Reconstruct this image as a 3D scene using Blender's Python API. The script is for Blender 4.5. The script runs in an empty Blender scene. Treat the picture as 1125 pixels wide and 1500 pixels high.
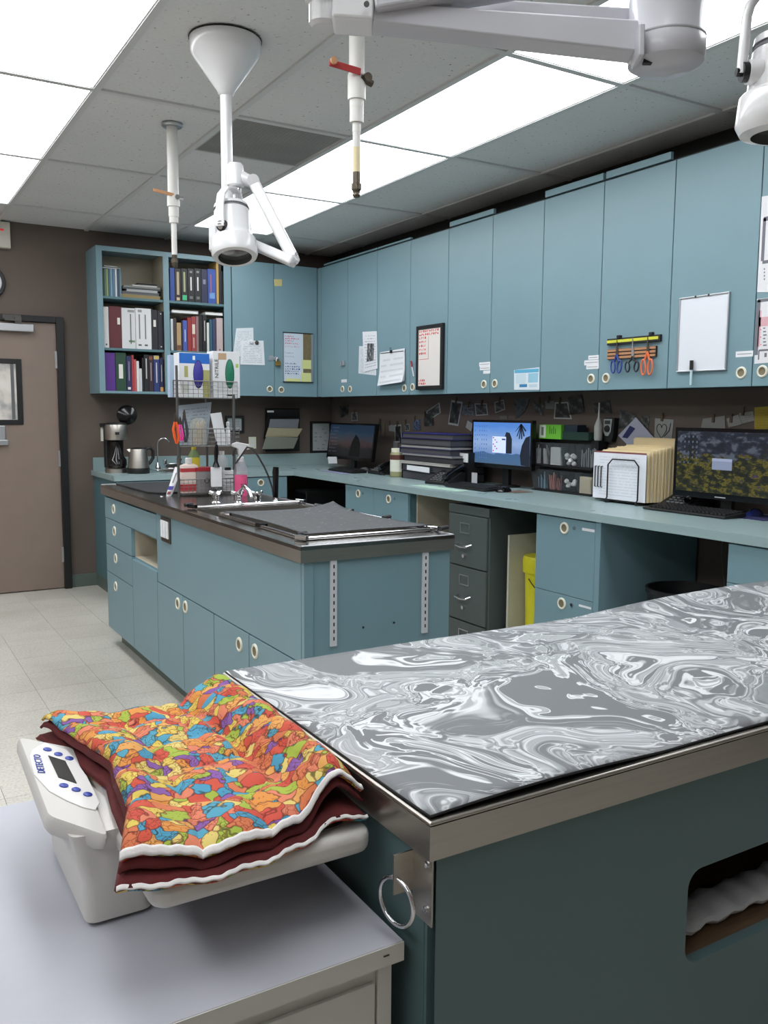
import bpy, bmesh, math, random
import numpy as np
from mathutils import Vector, Matrix, Euler
random.seed(7)
S = bpy.context.scene
COL = S.collection
pi = math.pi
# ------------------------------------------------------------------ camera
def _rot(a, b, c):
    return (Matrix.Rotation(a, 3, 'Z') @ Matrix.Rotation(b, 3, 'X') @ Matrix.Rotation(c, 3, 'Y'))
CR = _rot(-0.54037, -0.11356, -0.00702)
CP = Vector((0, 0, 1.38))
FL = 1279.0
cd = bpy.data.cameras.new('camera'); cam = bpy.data.objects.new('camera', cd); COL.objects.link(cam)
cd.sensor_fit = 'HORIZONTAL'; cd.sensor_width = 36; cd.lens = FL / 1125 * 36; cd.clip_start = 0.02
m4 = Matrix.Identity(4)
for i in range(3):
    m4[i][0] = CR[i][0]; m4[i][1] = CR[i][2]; m4[i][2] = -CR[i][1]; m4[i][3] = CP[i]
cam.matrix_world = m4
S.camera = cam
# ------------------------------------------------------------------ world, exposure
w = bpy.data.worlds.new('world'); S.world = w; w.use_nodes = True
w.node_tree.nodes['Background'].inputs[0].default_value = (.8, .85, 1, 1)
w.node_tree.nodes['Background'].inputs[1].default_value = 0.05
S.view_settings.view_transform = 'Standard'; S.view_settings.look = 'None'
S.view_settings.exposure = 0.0; S.view_settings.gamma = 1; S.view_settings.use_curve_mapping = False
LIGHT = 6.7        # brightness of the ceiling panels
# ------------------------------------------------------------------ pixel -> world
def ray(x, y): return CR @ Vector(((x - 562.5) / FL, 1, -(y - 750) / FL))
def hit(x, y, ax, v):
    d = ray(x, y); return CP + d * ((v - CP[ax]) / d[ax])
def onX(x, y, v): return hit(x, y, 0, v)
def onY(x, y, v): return hit(x, y, 1, v)
def onZ(x, y, v): return hit(x, y, 2, v)
def onD(x, y, d): return CP + ray(x, y) * d
# ------------------------------------------------------------------ materials
def srgb(r, g=None, b=None):
    if g is None: r, g, b = r
    f = lambda c: (c / 255 / 12.92) if c / 255 <= .04045 else ((c / 255 + .055) / 1.055) ** 2.4
    return (f(r), f(g), f(b), 1)
MC = {}
def N(nt, t, **k):
    n = nt.nodes.new(t)
    for a, b in k.items(): setattr(n, a, b)
    return n
def mat(name, col, rough=.5, metal=0, var=0.0, vscale=8, bump=0, bscale=200, emit=0, coat=0, alpha=1, trans=0, stretch=None, spec=.5):
    if name in MC: return MC[name]
    m = bpy.data.materials.new(name); m.use_nodes = True; nt = m.node_tree
    p = nt.nodes['Principled BSDF']
    if len(col) == 3: col = srgb(*col)
    p.inputs['Base Color'].default_value = col
    p.inputs['Roughness'].default_value = rough; p.inputs['Metallic'].default_value = metal
    p.inputs['Specular IOR Level'].default_value = spec
    if coat: p.inputs['Coat Weight'].default_value = coat
    if trans: p.inputs['Transmission Weight'].default_value = trans
    if alpha < 1: p.inputs['Alpha'].default_value = alpha
    if emit:
        p.inputs['Emission Color'].default_value = col; p.inputs['Emission Strength'].default_value = emit
    tc = N(nt, 'ShaderNodeTexCoord'); mp = N(nt, 'ShaderNodeMapping'); nt.links.new(tc.outputs['Object'], mp.inputs[0])
    if stretch: mp.inputs['Scale'].default_value = stretch
    if var:
        no = N(nt, 'ShaderNodeTexNoise'); no.inputs['Scale'].default_value = vscale; no.inputs['Detail'].default_value = 4
        nt.links.new(mp.outputs[0], no.inputs['Vector'])
        r = N(nt, 'ShaderNodeMapRange'); r.inputs[1].default_value = .3; r.inputs[2].default_value = .7
        r.inputs[3].default_value = 1 - var; r.inputs[4].default_value = 1 + var
        nt.links.new(no.outputs[0], r.inputs[0])
        mx = N(nt, 'ShaderNodeVectorMath', operation='SCALE'); mx.inputs[0].default_value = col[:3]
        nt.links.new(r.outputs[0], mx.inputs['Scale']); nt.links.new(mx.outputs[0], p.inputs['Base Color'])
        r2 = N(nt, 'ShaderNodeMapRange'); r2.inputs[3].default_value = max(.02, rough - .08); r2.inputs[4].default_value = min(1, rough + .08)
        nt.links.new(no.outputs[0], r2.inputs[0]); nt.links.new(r2.outputs[0], p.inputs['Roughness'])
    if bump:
        nb = N(nt, 'ShaderNodeTexNoise'); nb.inputs['Scale'].default_value = bscale; nb.inputs['Detail'].default_value = 3
        nt.links.new(mp.outputs[0], nb.inputs['Vector'])
        bm = N(nt, 'ShaderNodeBump'); bm.inputs['Strength'].default_value = bump; bm.inputs['Distance'].default_value = .002
        nt.links.new(nb.outputs[0], bm.inputs['Height']); nt.links.new(bm.outputs[0], p.inputs['Normal'])
    MC[name] = m
    return m
def ramp(nt, stops, interp='LINEAR'):
    r = N(nt, 'ShaderNodeValToRGB'); cr = r.color_ramp; cr.interpolation = interp
    while len(cr.elements) > 1: cr.elements.remove(cr.elements[-1])
    cr.elements[0].position = stops[0][0]; cr.elements[0].color = stops[0][1]
    for p_, c in stops[1:]:
        e = cr.elements.new(p_); e.color = c
    return r
teal = mat('teal_laminate', (118, 148, 158), .42, var=.03, vscale=3)
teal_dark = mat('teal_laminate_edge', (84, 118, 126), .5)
seam_shade = mat('carcass_seam_shade', (46, 58, 62), .6)  # wall cabinet bodies coloured dark so the door gaps read as shaded seams
counter = mat('pale_teal_worktop_laminate', (150, 172, 174), .3, var=.015, vscale=6)
tan_in = mat('cabinet_inside', (188, 178, 158), .7, var=.05)
brown_wall = mat('brown_paint', (100, 88, 81), .75, var=.04, vscale=2, bump=.1, bscale=120)
door_paint = mat('door_paint', (132, 116, 106), .5, var=.03)
rear_paint = mat('rear_wall_paint', (176, 168, 160), .8)
black = mat('black_plastic', (22, 22, 24), .45)
blackm = mat('black_painted_metal', (20, 20, 22), .4)
gloss_black = mat('gloss_black_plastic', (14, 14, 16), .15)
white_pl = mat('white_plastic', (214, 214, 216), .3, coat=.3)
lamp_white = mat('lamp_white_enamel', (222, 222, 224), .28, coat=.5)
lamp_grey = mat('lamp_grey_plastic', (168, 168, 174), .4)
lamp_dimmed = mat('lamp_grey_enamel_dimmed', (190, 190, 197), .35, coat=.4)  # grey enamel, colour darkened for the weak light on the near arm
pvc = mat('white_pvc', (222, 220, 216), .4)
steel = mat('brushed_steel', (186, 181, 174), .36, metal=1, var=.05, vscale=5, stretch=(1, 1, 30))
steel_top = mat('steel_worktop', (150, 147, 143), .22, metal=1, var=.06, vscale=7)
chrome = mat('chrome', (215, 215, 218), .08, metal=1)
wire = mat('grey_wire', (112, 112, 112), .4, metal=.8)
brass = mat('brass', (170, 140, 80), .3, metal=1)
dark_metal = mat('dark_bronze_fitting', (96, 88, 78), .4, metal=.8)
paper = mat('white_paper', (226, 228, 232), .7)
cream = mat('cream_plastic', (226, 224, 208), .4)
dish = mat('tan_dish', (122, 112, 88), .6)
scale_pl = mat('scale_grey_plastic', (206, 203, 199), .42, bump=.06, bscale=900)
filegrey = mat('file_cabinet_grey', (78, 86, 84), .45)
alu = mat('aluminium', (190, 192, 196), .35, metal=.9)
runner_m = mat('grid_runner_enamel', (206, 206, 206), .5)
maroon = mat('maroon_cloth', (92, 28, 30), .9, var=.15, vscale=30, bump=.4, bscale=300)
binding = mat('white_binding_tape', (226, 222, 220), .85, bump=.3, bscale=300)
cart_top_m = mat('grey_white_laminate', (178, 179, 188), .5, var=.03, vscale=12)
cart_edge_m = mat('cart_edge_laminate', (200, 199, 192), .5)
rubber = mat('black_rubber', (38, 39, 42), .65, bump=.2, bscale=400)
basem = mat('green_grey_vinyl', (92, 104, 98), .5)
bag_m = mat('clear_bag', (200, 204, 210), .3, alpha=.55)
def ceiling_mat():
    m = bpy.data.materials.new('pinhole_ceiling_tile'); m.use_nodes = True; nt = m.node_tree; p = nt.nodes['Principled BSDF']
    p.inputs['Roughness'].default_value = .95
    g = N(nt, 'ShaderNodeNewGeometry')
    no = N(nt, 'ShaderNodeTexNoise'); no.inputs['Scale'].default_value = 62; no.inputs['Detail'].default_value = 2
    no2 = N(nt, 'ShaderNodeTexNoise'); no2.inputs['Scale'].default_value = 1.2; no2.inputs['Detail'].default_value = 2
    nt.links.new(g.outputs['Position'], no.inputs['Vector']); nt.links.new(g.outputs['Position'], no2.inputs['Vector'])
    r = ramp(nt, [(0, (.2, .19, .18, 1)), (.27, (.24, .23, .22, 1)), (.31, (.70, .70, .70, 1)), (.9, (.76, .76, .76, 1))])
    nt.links.new(no.outputs[0], r.inputs[0])
    r2 = ramp(nt, [(.3, (.92, .92, .92, 1)), (.7, (1.0, 1.0, 1.0, 1))]); nt.links.new(no2.outputs[0], r2.inputs[0])
    mx = N(nt, 'ShaderNodeMix', data_type='RGBA', blend_type='MULTIPLY'); mx.inputs[0].default_value = 1
    nt.links.new(r.outputs[0], mx.inputs[6]); nt.links.new(r2.outputs[0], mx.inputs[7]); nt.links.new(mx.outputs[2], p.inputs['Base Color'])
    return m
ceil_m = ceiling_mat()
def floor_mat():
    m = bpy.data.materials.new('speckled_vinyl_floor_tile'); m.use_nodes = True; nt = m.node_tree; p = nt.nodes['Principled BSDF']
    g = N(nt, 'ShaderNodeNewGeometry'); oi = N(nt, 'ShaderNodeObjectInfo')
    a = N(nt, 'ShaderNodeTexNoise'); a.inputs['Scale'].default_value = 90; a.inputs['Detail'].default_value = 3
    b = N(nt, 'ShaderNodeTexNoise'); b.inputs['Scale'].default_value = 1.7; b.inputs['Detail'].default_value = 5; b.inputs['Roughness'].default_value = .65
    for n in (a, b): nt.links.new(g.outputs['Position'], n.inputs['Vector'])
    r = ramp(nt, [(.3, srgb(186, 180, 168)), (.5, srgb(205, 201, 192)), (.7, srgb(213, 210, 203))]); nt.links.new(a.outputs[0], r.inputs[0])
    r2 = ramp(nt, [(.3, (.82, .81, .79, 1)), (.55, (1, 1, 1, 1))]); nt.links.new(b.outputs[0], r2.inputs[0])
    mx = N(nt, 'ShaderNodeMix', data_type='RGBA', blend_type='MULTIPLY'); mx.inputs[0].default_value = 1
    nt.links.new(r.outputs[0], mx.inputs[6]); nt.links.new(r2.outputs[0], mx.inputs[7])
    hs = N(nt, 'ShaderNodeMapRange'); hs.inputs[3].default_value = .97; hs.inputs[4].default_value = 1.03; nt.links.new(oi.outputs['Random'], hs.inputs[0])
    sc = N(nt, 'ShaderNodeVectorMath', operation='SCALE'); nt.links.new(mx.outputs[2], sc.inputs[0]); nt.links.new(hs.outputs[0], sc.inputs['Scale'])
    nt.links.new(sc.outputs[0], p.inputs['Base Color'])
    rr = N(nt, 'ShaderNodeMapRange'); rr.inputs[3].default_value = .22; rr.inputs[4].default_value = .42; nt.links.new(b.outputs[0], rr.inputs[0]); nt.links.new(rr.outputs[0], p.inputs['Roughness'])
    return m
floor_m = floor_mat()
def marble_mat():
    m = bpy.data.materials.new('grey_marbled_foam'); m.use_nodes = True; nt = m.node_tree; p = nt.nodes['Principled BSDF']
    p.inputs['Roughness'].default_value = .55
    tc = N(nt, 'ShaderNodeTexCoord'); v = tc.outputs['Object']
    for sc_, amp in ((3.0, .34), (8, .11), (20, .040), (48, .012)):
        no = N(nt, 'ShaderNodeTexNoise'); no.inputs['Scale'].default_value = sc_; no.inputs['Detail'].default_value = 1.5
        nt.links.new(v, no.inputs['Vector'])
        s = N(nt, 'ShaderNodeVectorMath', operation='SUBTRACT'); s.inputs[1].default_value = (.5, .5, .5); nt.links.new(no.outputs[1], s.inputs[0])
        k = N(nt, 'ShaderNodeVectorMath', operation='MULTIPLY'); k.inputs[1].default_value = (amp * 3, amp * 3, 0); nt.links.new(s.outputs[0], k.inputs[0])
        a = N(nt, 'ShaderNodeVectorMath', operation='ADD'); nt.links.new(v, a.inputs[0]); nt.links.new(k.outputs[0], a.inputs[1]); v = a.outputs[0]
    fn = N(nt, 'ShaderNodeTexNoise'); fn.inputs['Scale'].default_value = 3.4; fn.inputs['Detail'].default_value = 2.6; fn.inputs['Roughness'].default_value = .45
    nt.links.new(v, fn.inputs['Vector'])
    D = srgb(108, 111, 115); G = srgb(142, 145, 149); L_ = srgb(172, 175, 178); Wt = srgb(214, 216, 219)
    st = [(0, L_), (.28, D), (.35, D), (.358, Wt), (.37, L_), (.385, G), (.396, Wt), (.404, G), (.414, L_), (.424, D), (.434, L_), (.443, G), (.452, Wt), (.458, G), (.468, L_), (.477, D),
          (.487, G), (.495, Wt), (.502, L_), (.512, G), (.522, D), (.560, D), (.566, L_), (.573, Wt), (.585, Wt), (.592, G), (.605, L_), (.615, G), (.625, Wt), (.64, Wt), (.648, D), (.72, D)]
    r = ramp(nt, st); nt.links.new(fn.outputs[0], r.inputs[0]); nt.links.new(r.outputs[0], p.inputs['Base Color'])
    b = N(nt, 'ShaderNodeBump'); b.inputs['Strength'].default_value = .15; b.inputs['Distance'].default_value = .001
    f2 = N(nt, 'ShaderNodeTexNoise'); f2.inputs['Scale'].default_value = 500; nt.links.new(tc.outputs['Object'], f2.inputs['Vector'])
    nt.links.new(f2.outputs[0], b.inputs['Height']); nt.links.new(b.outputs[0], p.inputs['Normal'])
    return m
def quilt_mat():
    m = bpy.data.materials.new('bright_patchwork_cotton'); m.use_nodes = True; nt = m.node_tree; p = nt.nodes['Principled BSDF']
    p.inputs['Roughness'].default_value = .85
    tc = N(nt, 'ShaderNodeTexCoord'); v0 = tc.outputs['Object']; v = v0
    for sc_, amp in ((22, .016), (60, .006)):
        no = N(nt, 'ShaderNodeTexNoise'); no.inputs['Scale'].default_value = sc_; no.inputs['Detail'].default_value = 1
        nt.links.new(v0, no.inputs['Vector'])
        s = N(nt, 'ShaderNodeVectorMath', operation='SUBTRACT'); s.inputs[1].default_value = (.5, .5, .5); nt.links.new(no.outputs[1], s.inputs[0])
        k = N(nt, 'ShaderNodeVectorMath', operation='SCALE'); k.inputs['Scale'].default_value = amp * 3; nt.links.new(s.outputs[0], k.inputs[0])
        a = N(nt, 'ShaderNodeVectorMath', operation='ADD'); nt.links.new(v, a.inputs[0]); nt.links.new(k.outputs[0], a.inputs[1]); v = a.outputs[0]
    vo = N(nt, 'ShaderNodeTexVoronoi'); vo.inputs['Scale'].default_value = 46; nt.links.new(v, vo.inputs['Vector'])
    ve = N(nt, 'ShaderNodeTexVoronoi', feature='DISTANCE_TO_EDGE'); ve.inputs['Scale'].default_value = 46; nt.links.new(v, ve.inputs['Vector'])
    sx = N(nt, 'ShaderNodeSeparateColor'); nt.links.new(vo.outputs['Color'], sx.inputs[0])
    C_ = [tuple(q_ * .74 for q_ in c_[:3]) + (1,) for c_ in [srgb(222, 88, 64), srgb(238, 158, 72), srgb(238, 210, 96), srgb(78, 164, 200), srgb(230, 128, 82), srgb(176, 196, 70), srgb(243, 176, 94), srgb(146, 96, 178), srgb(222, 86, 66), srgb(238, 138, 104), srgb(240, 216, 124), srgb(86, 170, 198)]]
    r = ramp(nt, [(i / 12, c) for i, c in enumerate(C_)], 'CONSTANT'); nt.links.new(sx.outputs[0], r.inputs[0])
    # dotted / scribbled print inside the patches
    v2 = N(nt, 'ShaderNodeTexVoronoi'); v2.inputs['Scale'].default_value = 170; nt.links.new(v, v2.inputs['Vector'])
    rd = ramp(nt, [(0, (.72, .55, .5, 1)), (.22, (.72, .55, .5, 1)), (.3, (1, 1, 1, 1))]); nt.links.new(v2.outputs['Distance'], rd.inputs[0])
    mk = N(nt, 'ShaderNodeMath', operation='GREATER_THAN'); mk.inputs[1].default_value = .5; nt.links.new(sx.outputs[1], mk.inputs[0])
    mx = N(nt, 'ShaderNodeMix', data_type='RGBA', blend_type='MULTIPLY'); nt.links.new(mk.outputs[0], mx.inputs[0]); nt.links.new(r.outputs[0], mx.inputs[6]); nt.links.new(rd.outputs[0], mx.inputs[7])
    re = ramp(nt, [(0, (.25, .14, .12, 1)), (.025, (.35, .2, .17, 1)), (.06, (1, 1, 1, 1))]); nt.links.new(ve.outputs['Distance'], re.inputs[0])
    # larger colour blocks crossed by fine drawn lines
    v3 = N(nt, 'ShaderNodeTexVoronoi', feature='DISTANCE_TO_EDGE'); v3.inputs['Scale'].default_value = 105; nt.links.new(v, v3.inputs['Vector'])
    r3 = ramp(nt, [(0, (.45, .3, .25, 1)), (.03, (.6, .42, .36, 1)), (.07, (1, 1, 1, 1))]); nt.links.new(v3.outputs['Distance'], r3.inputs[0])
    mk2 = N(nt, 'ShaderNodeMath', operation='GREATER_THAN'); mk2.inputs[1].default_value = .45; nt.links.new(sx.outputs[2], mk2.inputs[0])
    m3 = N(nt, 'ShaderNodeMix', data_type='RGBA', blend_type='MULTIPLY'); nt.links.new(mk2.outputs[0], m3.inputs[0]); nt.links.new(mx.outputs[2], m3.inputs[6]); nt.links.new(r3.outputs[0], m3.inputs[7]); mx = m3
    m2 = N(nt, 'ShaderNodeMix', data_type='RGBA', blend_type='MULTIPLY'); m2.inputs[0].default_value = .85; nt.links.new(mx.outputs[2], m2.inputs[6]); nt.links.new(re.outputs[0], m2.inputs[7])
    nt.links.new(m2.outputs[2], p.inputs['Base Color'])
    b = N(nt, 'ShaderNodeBump'); b.inputs['Strength'].default_value = .35; b.inputs['Distance'].default_value = .004
    f2 = N(nt, 'ShaderNodeTexNoise'); f2.inputs['Scale'].default_value = 45; f2.inputs['Detail'].default_value = 4; nt.links.new(tc.outputs['Object'], f2.inputs['Vector'])
    nt.links.new(f2.outputs[0], b.inputs['Height']); nt.links.new(b.outputs[0], p.inputs['Normal'])
    return m
def print_mat(name, base, ink, rows=18, fill=.55, margin=.1, top=.9, cols=30):
    """paper with lines of small print in uv space"""
    m = bpy.data.materials.new(name); m.use_nodes = True; nt = m.node_tree; p = nt.nodes['Principled BSDF']; p.inputs['Roughness'].default_value = .7
    uv = N(nt, 'ShaderNodeUVMap'); sp = N(nt, 'ShaderNodeSeparateXYZ'); nt.links.new(uv.outputs[0], sp.inputs[0])
    def M(op, a, b=None):
        n = N(nt, 'ShaderNodeMath', operation=op)
        for i, q in enumerate((a, b)):
            if q is None: continue
            if isinstance(q, (int, float)): n.inputs[i].default_value = q
            else: nt.links.new(q, n.inputs[i])
        return n.outputs[0]
    y = M('MULTIPLY', sp.outputs[1], rows); fy = M('FRACT', y); iy = M('FLOOR', y)
    cx = M('FLOOR', M('MULTIPLY', sp.outputs[0], cols))
    cb = N(nt, 'ShaderNodeCombineXYZ'); nt.links.new(cx, cb.inputs[0]); nt.links.new(iy, cb.inputs[1])
    wn = N(nt, 'ShaderNodeTexWhiteNoise'); nt.links.new(cb.outputs[0], wn.inputs['Vector'])
    on = M('LESS_THAN', wn.outputs['Value'], fill)
    a = M('MULTIPLY', M('GREATER_THAN', fy, .35), M('LESS_THAN', fy, .7))
    a = M('MULTIPLY', a, on)
    for q, lim, op in ((0, margin, 'GREATER_THAN'), (0, 1 - margin, 'LESS_THAN'), (1, .06, 'GREATER_THAN'), (1, top, 'LESS_THAN')):
        a = M('MULTIPLY', a, M(op, sp.outputs[q], lim))
    mx = N(nt, 'ShaderNodeMix', data_type='RGBA'); nt.links.new(M('MULTIPLY', a, .45), mx.inputs[0]); mx.inputs[6].default_value = srgb(*base); mx.inputs[7].default_value = srgb(*ink)
    nt.links.new(mx.outputs[2], p.inputs['Base Color'])
    return m
def photo_mat(name, c1, c2, c3, scale=3, emit=0):
    m = bpy.data.materials.new(name); m.use_nodes = True; nt = m.node_tree; p = nt.nodes['Principled BSDF']; p.inputs['Roughness'].default_value = .35
    uv = N(nt, 'ShaderNodeUVMap'); no = N(nt, 'ShaderNodeTexNoise'); no.inputs['Scale'].default_value = scale; no.inputs['Detail'].default_value = 3
    nt.links.new(uv.outputs[0], no.inputs['Vector'])
    r = ramp(nt, [(.38, srgb(*c1)), (.5, srgb(*c2)), (.62, srgb(*c3))]); nt.links.new(no.outputs[0], r.inputs[0])
    nt.links.new(r.outputs[0], p.inputs['Base Color'])
    if emit: nt.links.new(r.outputs[0], p.inputs['Emission Color']); p.inputs['Emission Strength'].default_value = emit
    return m
# ------------------------------------------------------------------ mesh builder
class MB:
    def __init__(s): s.v = []; s.f = []; s.uv = {}; s.sm = []
    def add(s, vs, fs, smooth=False):
        o = len(s.v); s.v += [tuple(p) for p in vs]
        for f in fs: s.f.append(tuple(i + o for i in f)); s.sm.append(smooth)
        return s
    def box(s, x0, x1, y0, y1, z0, z1):
        x0, x1 = sorted((x0, x1)); y0, y1 = sorted((y0, y1)); z0, z1 = sorted((z0, z1))
        vs = [(x, y, z) for z in (z0, z1) for y in (y0, y1) for x in (x0, x1)]
        return s.add(vs, [(0, 2, 3, 1), (4, 5, 7, 6), (0, 1, 5, 4), (2, 6, 7, 3), (0, 4, 6, 2), (1, 3, 7, 5)])
    def obox(s, c, ax, ay, az):
        """box from centre and three half-axis vectors"""
        c, ax, ay, az = map(Vector, (c, ax, ay, az))
        vs = [c + ax * i + ay * j + az * k for k in (-1, 1) for j in (-1, 1) for i in (-1, 1)]
        return s.add(vs, [(0, 2, 3, 1), (4, 5, 7, 6), (0, 1, 5, 4), (2, 6, 7, 3), (0, 4, 6, 2), (1, 3, 7, 5)])
    def rings(s, rings, caps=True, closed=True, smooth=True):
        n = len(rings[0]); o = len(s.v)
        for r in rings: s.v += [tuple(p) for p in r]
        for i in range(len(rings) - 1):
            for j in range(n if closed else n - 1):
                a = o + i * n + j; b = o + i * n + (j + 1) % n
                s.f.append((a, b, b + n, a + n)); s.sm.append(smooth)
        if caps:
            s.f.append(tuple(o + j for j in reversed(range(n)))); s.sm.append(False)
            s.f.append(tuple(o + (len(rings) - 1) * n + j for j in range(n))); s.sm.append(False)
        return s
    def cyl(s, p0, p1, r0, r1=None, n=20, caps=True):
        p0, p1 = Vector(p0), Vector(p1); r1 = r0 if r1 is None else r1
        d = (p1 - p0).normalized(); u = d.orthogonal().normalized(); v = d.cross(u)
        R_ = [[p + (u * math.cos(2 * pi * j / n) + v * math.sin(2 * pi * j / n)) * r for j in range(n)] for p, r in ((p0, r0), (p1, r1))]
        return s.rings(R_, caps)
    def lathe(s, c, prof, n=28, axis=(0, 0, 1), caps=True):
        """prof: list of (radius, height along axis)"""
        c = Vector(c); d = Vector(axis).normalized(); u = d.orthogonal().normalized(); v = d.cross(u)
        R_ = [[c + d * h + (u * math.cos(2 * pi * j / n) + v * math.sin(2 * pi * j / n)) * max(r, 1e-4) for j in range(n)] for r, h in prof]
        return s.rings(R_, caps)
    def tube(s, pts, r, n=10, closed=False):
        P = [Vector(p) for p in pts]; R_ = []; m = len(P)
        u = None
        for i, p in enumerate(P):
            if closed: t = P[(i + 1) % m] - P[i - 1]
            else: t = P[min(i + 1, m - 1)] - P[max(i - 1, 0)]
            t.normalize()
            if u is None: u = t.orthogonal().normalized()
            else:
                u = u - t * u.dot(t)
                if u.length < 1e-6: u = t.orthogonal()
                u.normalize()
            v = t.cross(u); rr = r[i] if isinstance(r, (list, tuple)) else r
            R_.append([p + (u * math.cos(2 * pi * j / n) + v * math.sin(2 * pi * j / n)) * rr for j in range(n)])
        if closed: R_.append(R_[0]); return s.rings(R_, False)
        return s.rings(R_, True)
    def prism(s, poly, d):
        """poly: list of 3d points in a plane, d: extrusion vector"""
        P = [Vector(p) for p in poly]; d = Vector(d); n = len(P)
        nor = Vector((0, 0, 0))
        for i in range(n): nor += P[i].cross(P[(i + 1) % n])
        if nor.dot(d) > 0: P.reverse()
        vs = P + [p + d for p in P]
        return s.add(vs, [tuple(range(n)), tuple(range(2 * n - 1, n - 1, -1))] + [(i, i + n, (i + 1) % n + n, (i + 1) % n) for i in range(n)])
    def sheet(s, bl, br, tr, tl, t=.001):
        """thin slab, uv on the front (bl,br,tr,tl counter-clockwise seen from the front)"""
        q = [Vector(p) for p in (bl, br, tr, tl)]
        nor = (q[1] - q[0]).cross(q[3] - q[0]).normalized()
        fi = len(s.f)
        s.add(q + [p - nor * t for p in q], [(0, 1, 2, 3), (7, 6, 5, 4), (0, 4, 5, 1), (1, 5, 6, 2), (2, 6, 7, 3), (3, 7, 4, 0)])
        s.uv[fi] = [(0, 0), (1, 0), (1, 1), (0, 1)]
        return s
    def build(s, name, m, parent=None, bevel=0, seg=2, local=False, sub=0):
        me = bpy.data.meshes.new(name)
        vs = s.v
        if parent is not None and not local:
            w_ = wpos(parent); vs = [(x - w_.x, y - w_.y, z - w_.z) for x, y, z in vs]
        me.from_pydata(vs, [], s.f)
        if s.uv:
            l = me.uv_layers.new(name='UVMap')
            for pl in me.polygons:
                if pl.index in s.uv:
                    for k, li in enumerate(pl.loop_indices): l.data[li].uv = s.uv[pl.index][k]
        me.polygons.foreach_set('use_smooth', s.sm)
        me.materials.append(m); me.update()
        if any(s.sm): me.set_sharp_from_angle(angle=math.radians(38))
        o = bpy.data.objects.new(name, me); COL.objects.link(o); o.parent = parent
        if bevel:
            b = o.modifiers.new('bevel', 'BEVEL'); b.width = bevel; b.segments = seg; b.limit_method = 'ANGLE'
        if sub:
            b = o.modifiers.new('sub', 'SUBSURF'); b.levels = sub; b.render_levels = sub
        return o
def wpos(o):
    p = Vector(o.location)
    while o.parent: o = o.parent; p += Vector(o.location)
    return p
def thing(name, label, cat, loc=(0, 0, 0), group=None):
    o = bpy.data.objects.new(name, None); COL.objects.link(o); o.location = loc; o.empty_display_size = .05
    return tag(o, label, cat, group)
def tag(o, label=None, cat=None, group=None, kind=None):
    if label: o['label'] = label
    if cat: o['category'] = cat
    if group: o['group'] = group
    if kind: o['kind'] = kind
    return o
def recentre(o):
    """origin of a single-mesh thing moves to the bottom centre of its mesh"""
    vs = [v.co.copy() for v in o.data.vertices]
    c = Vector(((min(v.x for v in vs) + max(v.x for v in vs)) / 2, (min(v.y for v in vs) + max(v.y for v in vs)) / 2, min(v.z for v in vs)))
    o.data.transform(Matrix.Translation(-c)); o.location = c
    return o
def struct(mb, name, m, **k):
    o = mb.build(name, m, **k); o['kind'] = 'structure'; return o
def text(name, s, size, org, right, up, m, parent, depth=.0004, align='LEFT', label=None):
    cu = bpy.data.curves.new(name, 'FONT'); cu.body = s; cu.size = size; cu.extrude = depth; cu.align_x = align; cu.resolution_u = 2
    t = bpy.data.objects.new(name, cu); COL.objects.link(t)
    dg = bpy.context.evaluated_depsgraph_get(); me = bpy.data.meshes.new_from_object(t.evaluated_get(dg))
    bpy.data.objects.remove(t)
    r = Vector(right).normalized(); u = Vector(up).normalized(); n = r.cross(u)
    M_ = Matrix(((r.x, u.x, n.x, org[0]), (r.y, u.y, n.y, org[1]), (r.z, u.z, n.z, org[2]), (0, 0, 0, 1)))
    me.transform(M_)
    if parent is not None: me.transform(Matrix.Translation(-wpos(parent)))
    me.materials.clear(); me.materials.append(m)
    o = bpy.data.objects.new(name, me); COL.objects.link(o); o.parent = parent
    if label: o['label'] = label
    return o
# ring pull: recessed round finger pull, shared meshes
PULLS = {}
def ring_pull(p, nrm, parent, r=.03):
    key = (tuple(nrm), r)
    if key not in PULLS:
        a = MB().lathe((0, 0, 0), [(r * .62, .001), (r * .66, .005), (r * .82, .0065), (r * .97, .004), (r, 0)], 24, nrm, caps=False)
        b = MB().lathe((0, 0, 0), [(r * .66, .004), (r * .58, .0022), (r * .3, .0012), (.0005, .001)], 20, nrm, caps=False)
        ra = a.build('finger_pull', cream, None); rb = b.build('pull_dish', dish, None)
        PULLS[key] = (ra.data, rb.data); bpy.data.objects.remove(ra); bpy.data.objects.remove(rb)
    da, db = PULLS[key]
    o = bpy.data.objects.new('finger_pull', da); COL.objects.link(o); o.parent = parent
    o.location = Vector(p) - (wpos(parent))
    c = bpy.data.objects.new('pull_dish', db); COL.objects.link(c); c.parent = o
    return o

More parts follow.
